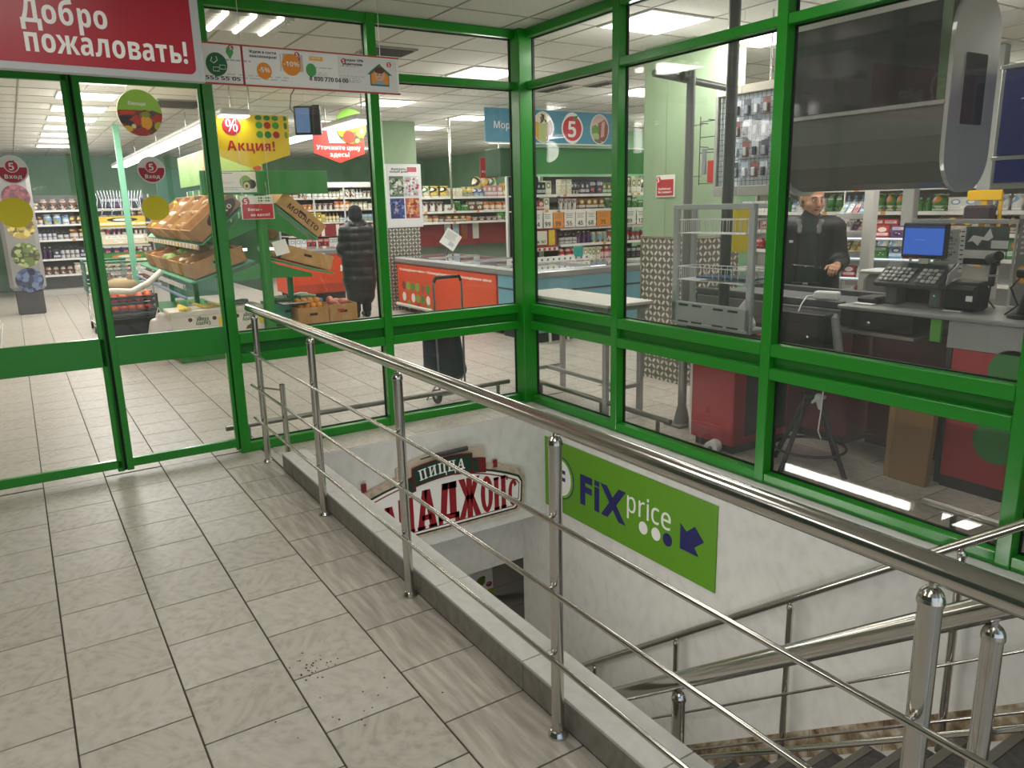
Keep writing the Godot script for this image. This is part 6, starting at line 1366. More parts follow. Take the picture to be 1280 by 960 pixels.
	put(t, "axle", tubed([Vector3(-0.17, 0.06, 0.1), Vector3(0.17, 0.06, 0.1)], 0.006, 6), GREY); put(t, "rest", tubed([Vector3(-0.12, 0.2, 0.1), Vector3(-0.16, 0.0, -0.06), Vector3(0.12, 0.0, -0.06), Vector3(0.12, 0.2, 0.1)], 0.007, 6), GREY)
	# narrow grey packing table at the right screen
	t = thing("packing_table", "light grey packing table on square steel legs close behind the right screen", "table", Vector3(3.76, 0, -4.83))
	var leg := mat("a9aaa6", 0.4, 0.3)
	box(t, "tabletop", mat("c3c1ba", 0.4), Vector3(-0.02, 0.865, 0), Vector3(0.44, 0.025, 1.2), 0.004); box(t, "apron", mat("8b8c88", 0.5), Vector3(-0.02, 0.835, 0), Vector3(0.40, 0.035, 1.14), 0.003)
	for z in [-0.5, 0.5]:
		for x in [-0.175, 0.165]: box(t, "leg", leg, Vector3(x, 0.415, z), Vector3(0.04, 0.81, 0.04), 0.003)
		box(t, "stretcher", leg, Vector3(0, 0.22, z), Vector3(0.31, 0.03, 0.03), 0.002)
	box(t, "stretcher", leg, Vector3(-0.005, 0.22, 0), Vector3(0.03, 0.03, 0.98), 0.002)

func chest_top(t: Node3D, w: float, l: float, rim: Material, gl: Material):
	# rim with a curved lip round an open well under sliding glass
	for s in [-1, 1]:
		box(t, "rim", rim, Vector3(s * (w / 2 - 0.03), 0.80, 0), Vector3(0.1, 0.09, l + 0.06), 0.02)
		box(t, "rim", rim, Vector3(0, 0.80, s * (l / 2 - 0.03)), Vector3(w - 0.1, 0.09, 0.1), 0.02)
	box(t, "well_floor", mat("dfe4e6", 0.4), Vector3(0, 0.755, 0), Vector3(w - 0.14, 0.01, l - 0.14), 0.0)
	var n := maxi(2, int(l / 0.9)) if l > w else 2
	for i in n:
		var a := l - 0.12 if l > w else w - 0.12
		if l > w: box(t, "glass_lid", gl, Vector3(0, 0.845 + 0.008 * (i % 2), -a / 2 + a * (i + 0.5) / n), Vector3(w - 0.12, 0.006, a / n), 0.0)
		else: box(t, "glass_lid", gl, Vector3(-a / 2 + a * (i + 0.5) / n, 0.845 + 0.008 * (i % 2), 0), Vector3(a / n, 0.006, l - 0.12), 0.0)
		if l > w: box(t, "lid_handle", rim, Vector3(0, 0.86, -a / 2 + a * (i + 1.0) / n - 0.02), Vector3(w - 0.14, 0.02, 0.025), 0.004)
		else: box(t, "lid_handle", rim, Vector3(-a / 2 + a * (i + 1.0) / n - 0.02, 0.86, 0), Vector3(0.025, 0.02, l - 0.14), 0.004)

# ---------- plated columns ----------
func tread_mat() -> StandardMaterial3D:
	var im := Image.create(128, 128, false, Image.FORMAT_RGB8); var hm := Image.create(128, 128, false, Image.FORMAT_RGB8)
	for y in 128:
		for x in 128:
			var best := 0.0
			for q in [[0.25, 0.25, 1], [0.75, 0.75, 1], [0.75, 0.25, -1], [0.25, 0.75, -1]]:
				var d := Vector2(x / 128.0 - q[0], y / 128.0 - q[1]).rotated(-q[2] * PI / 4)
				best = maxf(best, clampf((1.0 - Vector2(d.x / 0.25, d.y / 0.125).length()) * 4.0, 0, 1))
			var v := 0.45 + 0.4 * best
			im.set_pixel(x, y, Color(v, v * 0.97, v * 0.91)); hm.set_pixel(x, y, Color(best, best, best))
	var m := mat("ffffff", 0.38, 0.4, {"tex": ImageTexture.create_from_image(im), "bump": ImageTexture.create_from_image(hm), "bs": 0.4})
	return m

func build_column_posters():
	var pale := mat("ffffff", 0.7, 0.0, {"tex": noise_tex("95ad8c", "92aa89", "8ca483", 0.03, 53, 128), "tri": 0.6}); var tread := tread_mat()
	var A := thing("trim_column_1", "", "", V0, 0, "", "structure"); A.name = "column_1"
	span(A, "shaft", pale, Vector3(4.81, 0, -5.3), Vector3(5.42, CEIL, -4.72), 0.003)
	box(A, "seam", mat("86a584", 0.7), Vector3(4.8085, 2.07, -5.02), Vector3(0.003, 1.58, 0.006), 0.0)
	plate(A, tread, Vector3(4.805, 0.64, -5.01), 0.58, 1.28, -PI / 2); plate(A, tread, Vector3(5.115, 0.64, -4.715), 0.61, 1.28, 0.0)
	for q in [[Vector3(4.8, 1.285, -5.01), Vector3(0.018, 0.02, 0.6)], [Vector3(5.115, 1.285, -4.712), Vector3(0.62, 0.02, 0.018)], [Vector3(4.803, 0.64, -5.30), Vector3(0.012, 1.28, 0.02)], [Vector3(4.803, 0.64, -4.715), Vector3(0.014, 1.28, 0.014)]]: box(A, "edge_strip", STEEL, q[0], q[1], 0.002)
	var Cc := thing("trim_column_2", "", "", V0, 0, "", "structure"); Cc.name = "column_2"
	span(Cc, "shaft", pale, Vector3(4.95, 0, -11.85), Vector3(5.49, CEIL, -11.25), 0.003)
	plate(Cc, tread, Vector3(5.22, 0.64, -11.245), 0.54, 1.28, 0.0); plate(Cc, tread, Vector3(4.945, 0.64, -11.55), 0.6, 1.28, -PI / 2)
	# red notice on the near column
	var w := mat("e6e2dc", 0.5)
	var t := thing("camera_notice", "small red notice in a white border fixed to the pale green column", "notice", Vector3(4.804, 1.72, -5.01), -PI / 2)
	box(t, "panel", w, V0, Vector3(0.225, 0.185, 0.008), 0.002); box(t, "red_panel", mat("b01c22", 0.4), Vector3(0, -0.012, 0.005), Vector3(0.2, 0.135, 0.003), 0.0)
	five(t, 0.028, Vector3(-0.08, 0.055, 0.007)); text(t, "Улыбнитесь!", 0.018, w, Vector3(-0.005, -0.022, 0.007), {"w": 0.15}); text(t, "Вас снимают!", 0.018, w, Vector3(0.0, -0.05, 0.007), {"w": 0.16})
	# poster on the far column
	var art := Art.new(128, 200, "d9dadb")
	art.rect(0.03, 0.0, 0.94, 0.16, "e2e2e2"); art.rect(0.62, 0.02, 0.3, 0.08, "c05a62")
	art.rect(0.04, 0.17, 0.44, 0.34, "5a6a58"); art.specks(60, ["2f3a30", "8fa088", "cfd8cc", "6a7a64"], rng, 0.02, 0.06, 0.06, 0.22, 0.46, 0.48)
	art.rect(0.5, 0.17, 0.46, 0.34, "c4c6c8"); art.specks(40, ["b04450", "8a2a38", "e8e8e8", "a0a4a8"], rng, 0.02, 0.05, 0.52, 0.2, 0.94, 0.48)
	art.rect(0.04, 0.54, 0.44, 0.34, "2c3a78"); art.specks(40, ["4a5aa8", "8a9ac8", "1a2450", "a88a70"], rng, 0.02, 0.05, 0.06, 0.57, 0.46, 0.85)
	art.rect(0.52, 0.54, 0.44, 0.34, "a8503c"); art.specks(40, ["d08a4a", "7a3020", "d8b080", "c07a8a"], rng, 0.02, 0.06, 0.54, 0.57, 0.94, 0.85)
	t = thing("column_poster", "large white framed poster with four product pictures on the far plated column", "poster", Vector3(5.24, 1.765, -11.235))
	box(t, "frame", mat("d8dadb", 0.4), V0, Vector3(0.60, 0.96, 0.02), 0.004); box(t, "sheet", print_mat(art), Vector3(0, 0.0, 0.0115), Vector3(0.54, 0.9, 0.003), 0.0)
	text(t, "Выиграть\nновый дом!", 0.032, BLACK, Vector3(-0.08, 0.385, 0.0135), {"w": 0.3, "gap": -10.0})
	put(t, "ribbon", tubed([Vector3(-0.12, 0.2, 0.016), Vector3(0.0, 0.13, 0.02), Vector3(0.02, 0.26, 0.016)], 0.006, 5), mat("e6e2d4", 0.6))

func plate(parent: Node, m: Material, at: Vector3, w: float, h: float, turn: float):
	var key := "plate%.3f,%.3f" % [w, h]
	if not MESH.has(key):
		var mb := MB.new(); var s := 0.108
		mb.quad(Vector3(-w / 2, -h / 2, 0.003), Vector3(w / 2, -h / 2, 0.003), Vector3(w / 2, h / 2, 0.003), Vector3(-w / 2, h / 2, 0.003), Vector3(0, 0, 1), Vector2(0, h / s), Vector2(w / s, h / s), Vector2(w / s, 0), Vector2(0, 0))
		mb.box(Vector3(0, 0, 0.0), Vector3(w, h, 0.005)); MESH[key] = mb.done()
	put(parent, "tread_plate", MESH[key], m, at, Vector3(0, turn, 0))
# ---------- till area ----------
func build_checkout():
	var sil := mat("a4a6a4", 0.38, 0.55); var dk := mat("1b1b1c", 0.45); var red := mat("a01c28", 0.45, 0.0, {"coat": 0.3})
	# red end cabinet
	var t := thing("till_cabinet", "glossy red end cabinet of the till desk on a black plinth, behind the lower glass", "cabinet", Vector3(3.93, 0, -3.355))
	box(t, "plinth", dk, Vector3(0.02, 0.03, 0), Vector3(0.50, 0.06, 0.33), 0.003); box(t, "body", red, Vector3(0, 0.385, 0), Vector3(0.54, 0.65, 0.37), 0.006); box(t, "edge_strip", mat("d8d4cc", 0.4), Vector3(-0.268, 0.385, -0.178), Vector3(0.012, 0.65, 0.02), 0.002)
	box(t, "open_side", mat("2a2426", 0.7), Vector3(0.04, 0.36, 0.186), Vector3(0.4, 0.5, 0.004), 0.0); put(t, "hanging_wire", tubed([Vector3(0.0, 0.55, 0.195), Vector3(-0.08, 0.4, 0.2), Vector3(0.05, 0.3, 0.2), Vector3(0.12, 0.2, 0.195)], 0.008, 6), dk)
	put(t, "roller_top", tubed([Vector3(-0.14, 0.745, -0.34), Vector3(-0.14, 0.745, 0.3)], 0.034, 14), mat("2a2c2d", 0.5))
	box(t, "roller_bracket", dk, Vector3(-0.1, 0.715, 0), Vector3(0.2, 0.014, 0.34), 0.002)
	t = thing("paper_roll", "white roll of till paper lying on the floor at the corner of the red cabinet", "paper roll", Vector3(3.61, 0.045, -3.28), 0.3)
	put(t, "roll", lathed([Vector2(0.012, -0.04), Vector2(0.045, -0.04), Vector2(0.045, 0.04), Vector2(0.012, 0.04), Vector2(0.012, -0.04)], 20), PAPER, V0, Vector3(0, 0, PI / 2)); put(t, "core", lathed([Vector2(0.012, -0.041), Vector2(0.016, -0.041), Vector2(0.016, 0.041), Vector2(0.012, 0.041)], 14), GREY, V0, Vector3(0, 0, PI / 2))
	# grey display frame with wire baskets
	var gp := mat("a3aaa7", 0.5)
	t = thing("basket_rack", "grey plastic frame with two white wire baskets standing behind the right screen", "display rack", Vector3(3.76, 0, -3.43))
	for z in [-0.31, 0.315]:
		box(t, "upright", gp, Vector3(-0.06, 1.18, z), Vector3(0.03, 0.78, 0.045), 0.004); box(t, "rear_upright", gp, Vector3(0.10, 1.18, z), Vector3(0.03, 0.78, 0.035), 0.004)
	box(t, "top_bar", gp, Vector3(-0.06, 1.555, 0), Vector3(0.035, 0.035, 0.67), 0.004); box(t, "rear_bar", gp, Vector3(0.10, 1.555, 0), Vector3(0.03, 0.03, 0.6), 0.004)
	box(t, "apron", gp, Vector3(-0.06, 0.87, 0), Vector3(0.03, 0.15, 0.67), 0.005); box(t, "tray", gp, Vector3(0.02, 0.80, 0), Vector3(0.2, 0.02, 0.64), 0.003)
	for z in [-0.22, -0.1, 0.08, 0.2]: box(t, "slot", mat("2f3432", 0.6), Vector3(-0.0765, 0.925 if z < 0 else 0.92, z), Vector3(0.004, 0.014, 0.08), 0.0); box(t, "slot", mat("2f3432", 0.6), Vector3(-0.0765, 0.815, z), Vector3(0.004, 0.012, 0.09), 0.0)
	for y in [1.39, 1.09]: wire_basket(t, Vector3(0.02, y, 0.0), Vector3(0.19, 0.085, 0.56), mat("d4d6d4", 0.4), 11, 0.0022, [0.0, 1.0])
	tag(put(self, "crumpled_bag", blob([[Vector3(3.84, 0.83, -3.3), Vector3(3.84, 0.96, -3.26), 0.06, 0.02], [Vector3(3.84, 0.83, -3.42), Vector3(3.84, 0.86, -3.3), 0.04, 0.05], [Vector3(3.83, 0.83, -3.22), Vector3(3.84, 0.92, -3.27), 0.04, 0.03]], 0.01, 0.02), mat("d8d6d2", 0.5)), "crumpled white paper bag standing in the tray of the grey basket rack", "bag")
	tag(put(self, "magazine", bevbox(Vector3(0.17, 0.012, 0.4), 0.002), mat("2c4a6a", 0.4), Vector3(3.79, 1.115, -3.35), Vector3(0, 0.2, 0.0)), "dark blue magazine lying in the lower wire basket of the grey rack", "magazine")
	# poles
	t = thing("steel_pole", "tall grey steel pole with a cross pipe and a square foot behind the packing table", "pole", Vector3(3.93, 0, -3.88))
	box(t, "foot_plate", mat("8a8c88", 0.5, 0.3), Vector3(0, 0.008, 0), Vector3(0.2, 0.016, 0.16), 0.003); put(t, "pole", cyl(0.031, 2.43, 18), mat("8d908c", 0.4, 0.4))
	put(t, "foot_cone", lathed([Vector2(0.06, 0.016), Vector2(0.033, 0.14), Vector2(0, 0.14)], 14), mat("8a8c88", 0.5, 0.3)); put(t, "cross_pipe", tubed([Vector3(-0.3, 2.40, -0.03), Vector3(0.45, 2.35, -0.06)], 0.024, 12), mat("8d908c", 0.4, 0.4)); put(t, "coupling", tubed([Vector3(-0.075, 2.395, -0.01), Vector3(-0.04, 2.393, -0.01)], 0.032, 12), mat("6d706c", 0.4, 0.4))
	t = thing("dark_pole", "dark grey round pole rising to the ceiling behind the grey basket rack", "pole", Vector3(4.08, 0, -3.66)); put(t, "pole", cyl(0.038, CEIL - 0.012, 18), mat("4f5352", 0.45, 0.3)); put(t, "collar", cyl(0.055, 0.02, 18), mat("4f5352", 0.45, 0.3))
	# wire grid of small goods
	t = thing("grid_display", "grey framed hanging wire grid of small blister goods above the belt", "display rack", Vector3(4.62, 2.0, -4.0), -PI / 2)
	var gw := mat("9b9d98", 0.5)
	box(t, "bottom_bar", gw, Vector3(0, -0.345, 0), Vector3(0.56, 0.075, 0.04), 0.004); box(t, "top_bar", mat("c9c4b4", 0.5), Vector3(0, 0.37, 0), Vector3(0.56, 0.06, 0.04), 0.004)
	for x in [-0.27, 0.27]: box(t, "side_bar", gw, Vector3(x, 0, 0), Vector3(0.03, 0.72, 0.035), 0.003)
	box(t, "backing", mat("dbe5f0", 0.4), Vector3(0, 0.02, -0.03), Vector3(0.52, 0.68, 0.008), 0.0)
	var mb := MB.new()
	for i in 14: mb.tube([Vector3(-0.25 + 0.0385 * i, -0.32, 0.0), Vector3(-0.25 + 0.0385 * i, 0.34, 0.0)], 0.0018, 4, false)
	for i in 18: mb.tube([Vector3(-0.26, -0.31 + 0.038 * i, 0.0), Vector3(0.26, -0.31 + 0.038 * i, 0.0)], 0.0018, 4, false)
	put(t, "wire_grid", mb.done(), mat("2a3038", 0.4))
	put(t, "hanger", tubed([Vector3(-0.2, 0.4, 0), Vector3(-0.2, 0.86, 0)], 0.006, 6), STEEL); put(t, "hanger", tubed([Vector3(0.2, 0.4, 0), Vector3(0.2, 0.86, 0)], 0.006, 6), STEEL)
	var k := 0
	for i in 4:
		for j in 4:
			var x := -0.06 + 0.085 * i; var y := 0.24 - 0.145 * j
			var c := thing("blister_pack", "small %s blister pack hanging on the wire grid, %s row, %s column" % [["silver", "dark grey", "pale blue", "dull red"][(i + j * 3) % 4], ORD[j], ORD[i]], "blister pack", t.transform * Vector3(x, y, 0.02), -PI / 2, "blister packs on the wire grid")
			box(c, "card", mat(["c4ccd4", "5a5e68", "a9b8c8", "8a5a58"][(i + j * 3) % 4], 0.4), V0, Vector3(0.065, 0.11, 0.003), 0.0); box(c, "goods", mat(["3a3f48", "b8bcc0", "d8dce0", "9aa4b0"][(i * 3 + j) % 4], 0.3), Vector3(0, -0.015, 0.01), Vector3(0.035, 0.06, 0.016), 0.004)
			put(c, "hook", tubed([Vector3(0, 0.05, -0.018), Vector3(0, 0.052, 0.02)], 0.002, 4), STEEL)
	t = thing("hook_rack", "thin black wire hook frame with one red pack hanging beside the pale green column", "hook rack", Vector3(4.78, 1.985, -4.5), -PI / 2)
	mb = MB.new()
	for x in [-0.1, 0.1]: mb.tube([Vector3(x, -0.27, 0), Vector3(x, 0.26, 0)], 0.0035, 5)
	for y in [-0.26, -0.02, 0.1, 0.22]: mb.tube([Vector3(-0.1, y, 0), Vector3(0.1, y, 0)], 0.003, 5)
	for q in [[-0.02, 0.2], [0.07, 0.22], [-0.01, 0.02], [0.07, 0.0]]: mb.tube([Vector3(q[0], q[1], 0), Vector3(q[0], q[1], 0.09)], 0.004, 5)
	put(t, "wire_frame", mb.done(), mat("23261f", 0.5)); box(t, "red_pack", mat("b02a28", 0.4), Vector3(0.06, -0.17, 0.03), Vector3(0.07, 0.17, 0.03), 0.006); box(t, "grey_pack", mat("7d8488", 0.4), Vector3(-0.01, -0.09, 0.04), Vector3(0.04, 0.2, 0.02), 0.004)
	for y in [-0.2, 0.2]: box(t, "wall_arm", GREY, Vector3(-0.16, y, -0.01), Vector3(0.14, 0.012, 0.02), 0.0)
	t = thing("yellow_card", "yellow card hanging behind the grey basket rack and the dark pole", "panel", Vector3(4.45, 1.38, -3.90), -PI / 2); box(t, "card", mat("c9b414", 0.5), V0, Vector3(0.28, 0.32, 0.012), 0.002); put(t, "string", tubed([Vector3(0, 0.16, 0), Vector3(0, CEIL - 1.38, 0)], 0.002, 4), WHITE)
	# conveyor belt
	t = thing("conveyor", "grey conveyor belt module of the till with raised dark edge rails", "conveyor", Vector3(4.56, 0, -3.47))
	box(t, "body", mat("6f1a22", 0.5), Vector3(0.05, 0.41, 0.05), Vector3(0.44, 0.70, 1.1), 0.006); box(t, "frame", mat("6e7270", 0.45, 0.3), Vector3(0, 0.84, 0), Vector3(0.62, 0.16, 1.22), 0.012); box(t, "belt", mat("55585a", 0.7), Vector3(0, 0.922, 0), Vector3(0.50, 0.012, 1.2), 0.004); box(t, "plinth", dk, Vector3(0.05, 0.03, 0.05), Vector3(0.4, 0.06, 1.04), 0.003)
	for x in [-0.29, 0.29]: box(t, "edge_rail", mat("4a4e50", 0.4, 0.3), Vector3(x, 0.94, 0), Vector3(0.035, 0.05, 1.22), 0.006)
	put(t, "end_roller", tubed([Vector3(-0.26, 0.88, -0.62), Vector3(0.26, 0.88, -0.62)], 0.045, 14), mat("3a3c3e", 0.5))
	# till desk
	t = thing("till_desk", "till desk with brushed steel counter, black drawer and red front with green discs", "desk", Vector3(4.5, 0, -1.65))
	box(t, "counter", sil, Vector3(-0.02, 0.945, 0), Vector3(0.60, 0.025, 2.4), 0.006); box(t, "steel_front", sil, Vector3(-0.298, 0.87, 0.33), Vector3(0.012, 0.17, 1.72), 0.003); box(t, "red_front", red, Vector3(-0.29, 0.425, 0.38), Vector3(0.02, 0.72, 1.75), 0.003); box(t, "kick_strip", dk, Vector3(-0.285, 0.035, 0.38), Vector3(0.03, 0.07, 1.75), 0.002); box(t, "side_panel", dk, Vector3(-0.02, 0.46, -0.515), Vector3(0.55, 0.9, 0.03), 0.003)
	box(t, "drawer", mat("131314", 0.4), Vector3(-0.05, 0.878, -0.96), Vector3(0.50, 0.105, 0.46), 0.005); put(t, "knob", ball(Vector3(0.012, 0.014, 0.014), 10, 8), STEEL, Vector3(-0.31, 0.865, -0.99)); box(t, "drawer_rail", mat("77746c", 0.5), Vector3(-0.06, 0.80, -0.96), Vector3(0.5, 0.02, 0.5), 0.002); box(t, "green_strip", mat("4f9a34", 0.5), Vector3(-0.29, 0.87, -0.60), Vector3(0.02, 0.13, 0.06), 0.002)
	box(t, "recess_panel", mat("5a141c", 0.5), Vector3(0.1, 0.42, -0.85), Vector3(0.02, 0.76, 0.7), 0.002); box(t, "recess_base", dk, Vector3(0.1, 0.03, -0.85), Vector3(0.03, 0.06, 0.7), 0.002)
	for q in [[0.70, -0.19, 0.115], [0.32, -0.22, 0.12]]: put(t, "green_disc", prism(oval(q[2], q[2], 26), 0.004), mat("2f7a34", 0.5), Vector3(-0.302, q[0], q[1]), Vector3(0, -PI / 2, 0))
	put(t, "white_disc", prism(oval(0.06, 0.05, 22), 0.004), mat("d8d4cc", 0.5), Vector3(-0.302, 0.575, -0.26), Vector3(0, -PI / 2, 0))
	t = thing("black_box", "black drawer box wrapped in a clear plastic bag under the belt side of the till", "drawer box", Vector3(4.18, 0.64, -3.02))
	box(t, "body", mat("161617", 0.35), Vector3(-0.07, 0.13, -0.01), Vector3(0.14, 0.27, 0.40), 0.006); put(t, "lock", ball(Vector3(0.008, 0.01, 0.01), 8, 6), STEEL, Vector3(-0.142, 0.12, 0.08)); put(t, "bag", blob([[Vector3(-0.09, 0.24, 0.22), Vector3(-0.1, 0.06, 0.27), 0.02, 0.028], [Vector3(-0.05, 0.25, 0.2), Vector3(-0.05, 0.1, 0.24), 0.018, 0.02]], 0.008, 0.02), mat("a9b0ac", 0.3, 0.0, {"alpha": 0.6}))
	t = thing("white_adapter", "white power adapter box with a cord lying on the belt edge above the black box", "adapter", Vector3(4.29, 0.966, -3.0), 0.3); box(t, "case", WHITE, Vector3(0, 0.025, 0), Vector3(0.07, 0.05, 0.15), 0.008); put(t, "cord", tubed([Vector3(0, 0.02, -0.07), Vector3(-0.08, 0.02, -0.1), Vector3(-0.17, -0.02, -0.1), Vector3(-0.21, -0.06, -0.1)], 0.005, 6), WHITE)
	# monitor, keyboard, printer ...
	t = thing("till_terminal", "till terminal with blue screen monitor above a sloping black keyboard on a grey stand", "till terminal", Vector3(4.5, 0.958, -2.53), -PI / 2)
	box(t, "stand_side", mat("5a5e5c", 0.4), Vector3(-0.13, 0.07, 0.02), Vector3(0.07, 0.14, 0.12), 0.006); box(t, "stand_side", mat("5a5e5c", 0.4), Vector3(0.14, 0.07, 0.02), Vector3(0.07, 0.14, 0.12), 0.006); box(t, "stand_back", dk, Vector3(0, 0.07, -0.06), Vector3(0.24, 0.13, 0.06), 0.004)
	box(t, "keyboard", mat("2a2c2b", 0.4), Vector3(-0.02, 0.175, 0.04), Vector3(0.40, 0.03, 0.21), 0.006, Vector3(0.62, 0, 0))
	var kb := Basis(Vector3.RIGHT, 0.62)
	for i in 11:
		for j in 4:
			if i == 6: continue
			box(t, "key", mat("b9bab4", 0.5) if (i + j) % 5 else mat("7d7f7a", 0.5), Vector3(-0.02, 0.175, 0.04) + kb * Vector3(-0.165 + 0.032 * i, 0.018, -0.03 + 0.032 * j), Vector3(0.025, 0.01, 0.024), 0.003, Vector3(0.62, 0, 0))
	box(t, "monitor_case", dk, Vector3(-0.01, 0.375, -0.03), Vector3(0.27, 0.205, 0.035), 0.008); var art := Art.new(96, 72, "2f57a8"); art.rect(0, 0, 1, 0.1, "1c2c50"); art.lines(0.3, 0.48, 0.3, 0.06, 1, "5f86c8", rng)
	var sm := StandardMaterial3D.new(); sm.albedo_color = Color(0.02, 0.02, 0.03); sm.roughness = 0.2; sm.emission_enabled = true; sm.emission_texture = art.tex(); sm.emission = Color.BLACK; sm.emission_energy_multiplier = 0.9
	box(t, "screen", sm, Vector3(-0.01, 0.378, -0.0115), Vector3(0.235, 0.17, 0.003), 0.0); box(t, "neck", mat("c8c4b8", 0.5), Vector3(-0.01, 0.25, -0.04), Vector3(0.06, 0.06, 0.03), 0.004); put(t, "status_led", ball(Vector3(0.004, 0.004, 0.004), 8, 6), mat("2fd06a", 0.3, 0.0, {"emit": 1.0}), Vector3(0.135, 0.07, 0.082))
	box(t, "paper_flap", PAPER, Vector3(0.20, 0.19, 0.03), Vector3(0.004, 0.09, 0.12), 0.0, Vector3(0.5, 0, -0.3))
	t = thing("card_pad", "flat black card terminal lying on the counter left of the till stand", "card terminal", Vector3(4.42, 0.958, -2.76), -PI / 2); box(t, "body", dk, Vector3(0, 0.02, 0), Vector3(0.13, 0.04, 0.18), 0.012); box(t, "paper_slip", PAPER, Vector3(0.02, 0.004, 0.13), Vector3(0.12, 0.004, 0.06), 0.0)
	t = thing("receipt_printer", "black receipt printer on the counter right of the till terminal", "printer", Vector3(4.46, 0.958, -2.24), -PI / 2); box(t, "body", dk, Vector3(0, 0.07, 0), Vector3(0.19, 0.14, 0.16), 0.02); box(t, "lid", mat("242526", 0.35), Vector3(0, 0.145, -0.02), Vector3(0.17, 0.03, 0.11), 0.012, Vector3(0.1, 0, 0)); box(t, "label", WHITE, Vector3(0.06, 0.075, 0.081), Vector3(0.035, 0.03, 0.002), 0.0); box(t, "paper_tongue", PAPER, Vector3(-0.01, 0.003, 0.1), Vector3(0.1, 0.004, 0.03), 0.0)
	t = thing("hand_scanner", "black hand scanner hanging upright in a bracket on the clear screen right of the printer", "scanner", Vector3(4.66, 1.08, -2.21), -PI / 2)
	put(t, "grip", tubed([Vector3(0, 0.0, 0), Vector3(0.005, 0.13, 0)], 0.018, 10), dk); put(t, "head", tubed([Vector3(-0.03, 0.15, -0.02), Vector3(0.05, 0.175, 0.05)], 0.028, 12), dk); put(t, "cord", tubed([Vector3(0, 0, 0), Vector3(0.0, -0.08, 0.01), Vector3(0.05, -0.12, 0.03)], 0.005, 6), dk); box(t, "band", mat("8f9294", 0.4), Vector3(0.003, 0.06, 0), Vector3(0.038, 0.012, 0.038), 0.002); box(t, "bracket", dk, Vector3(-0.09, 0.13, -0.05), Vector3(0.2, 0.035, 0.02), 0.002)
	t = thing("scanner_stand", "black barcode scanner on a slanting stand at the frame's right edge of the counter", "scanner", Vector3(4.36, 0.958, -1.9), -PI / 2); put(t, "foot", cyl(0.065, 0.02, 18), dk); put(t, "neck", tubed([Vector3(0, 0.02, 0), Vector3(0.03, 0.2, -0.02)], 0.026, 10), dk); put(t, "head", tubed([Vector3(-0.05, 0.23, -0.03), Vector3(0.08, 0.225, -0.02)], 0.026, 12), dk); put(t, "cord", tubed([Vector3(-0.03, 0.22, -0.03), Vector3(-0.08, 0.15, -0.03), Vector3(-0.04, 0.06, -0.04), Vector3(-0.1, 0.005, -0.04)], 0.005, 6), dk)
	# clear shield with papers
	t = thing("clear_shield", "clear plastic shield behind the till with papers and a torn sticker on it", "shield", Vector3(4.755, 0.958, -2.45), -PI / 2)
	var fm := mat("c4c6c2", 0.4)
	box(t, "top_edge", fm, Vector3(0, 0.48, 0), Vector3(0.62, 0.025, 0.012), 0.002)
	for x in [-0.3, 0.3]: box(t, "side_edge", fm, Vector3(x, 0.24, 0), Vector3(0.012, 0.48, 0.012), 0.002)
	box(t, "pane", GLASS, Vector3(0, 0.24, 0), Vector3(0.59, 0.47, 0.005), 0.0)
	art = Art.new(64, 96, "b4b6ae")
	for i in 7: art.rect(0.12 + 0.25 * ((i * 2) % 3), 0.06 + 0.125 * i, 0.15, 0.05, "4a4c48")
	art.lines(0.08, 0.05, 0.85, 0.9, 10, "7d7f7a", rng)
	box(t, "price_list", print_mat(art), Vector3(-0.08, 0.30, 0.006), Vector3(0.15, 0.26, 0.003), 0.0, Vector3(0, 0, 0.05)); box(t, "strip_list", PAPER, Vector3(0.012, 0.31, 0.007), Vector3(0.03, 0.26, 0.003), 0.0)
	for i in 9: box(t, "strip_line", BLACK, Vector3(0.012, 0.42 - 0.027 * i, 0.009), Vector3(0.02, 0.006, 0.002), 0.0)
	put(t, "torn_sticker", prism(PackedVector2Array([Vector2(0.04, 0.36), Vector2(0.07, 0.40), Vector2(0.13, 0.39), Vector2(0.16, 0.44), Vector2(0.18, 0.39), Vector2(0.155, 0.37), Vector2(0.12, 0.375), Vector2(0.10, 0.34), Vector2(0.07, 0.365)]), 0.003), WHITE, Vector3(0, 0, 0.006)); box(t, "dark_card", mat("4a5a50", 0.4), Vector3(0.14, 0.38, -0.006), Vector3(0.24, 0.14, 0.003), 0.0); box(t, "paper_sheet", PAPER, Vector3(0.13, 0.28, 0.006), Vector3(0.22, 0.07, 0.004), 0.0); box(t, "paper_sheet", PAPER, Vector3(0.22, 0.35, 0.006), Vector3(0.09, 0.045, 0.004), 0.0); box(t, "paper_sheet", mat("cfcabb", 0.7), Vector3(0.13, 0.13, 0.006), Vector3(0.2, 0.18, 0.004), 0.0)
	art = Art.new(64, 128, "85837f"); art.lines(0.1, 0.08, 0.85, 0.36, 6, "d8d6d0", rng); art.disc(0.25, 0.62, 0.2, 0.1, "e0a02a"); art.disc(0.8, 0.62, 0.2, 0.1, "e0a02a")
	t = thing("info_board", "grey information board with two orange discs standing right of the clear shield", "board", Vector3(4.74, 0.958, -2.03), -PI / 2); box(t, "panel", print_mat(art), Vector3(0, 0.25, 0), Vector3(0.2, 0.5, 0.01), 0.0); box(t, "frame", fm, Vector3(0, 0.505, 0), Vector3(0.21, 0.02, 0.014), 0.002); box(t, "base", fm, Vector3(0, 0.005, 0), Vector3(0.21, 0.01, 0.06), 0.002)
	# stool and carton
	t = thing("bar_stool", "black bar stool with four splayed legs, a footring and a scrap of white plastic", "stool", Vector3(3.85, 0, -2.74), 0.3)
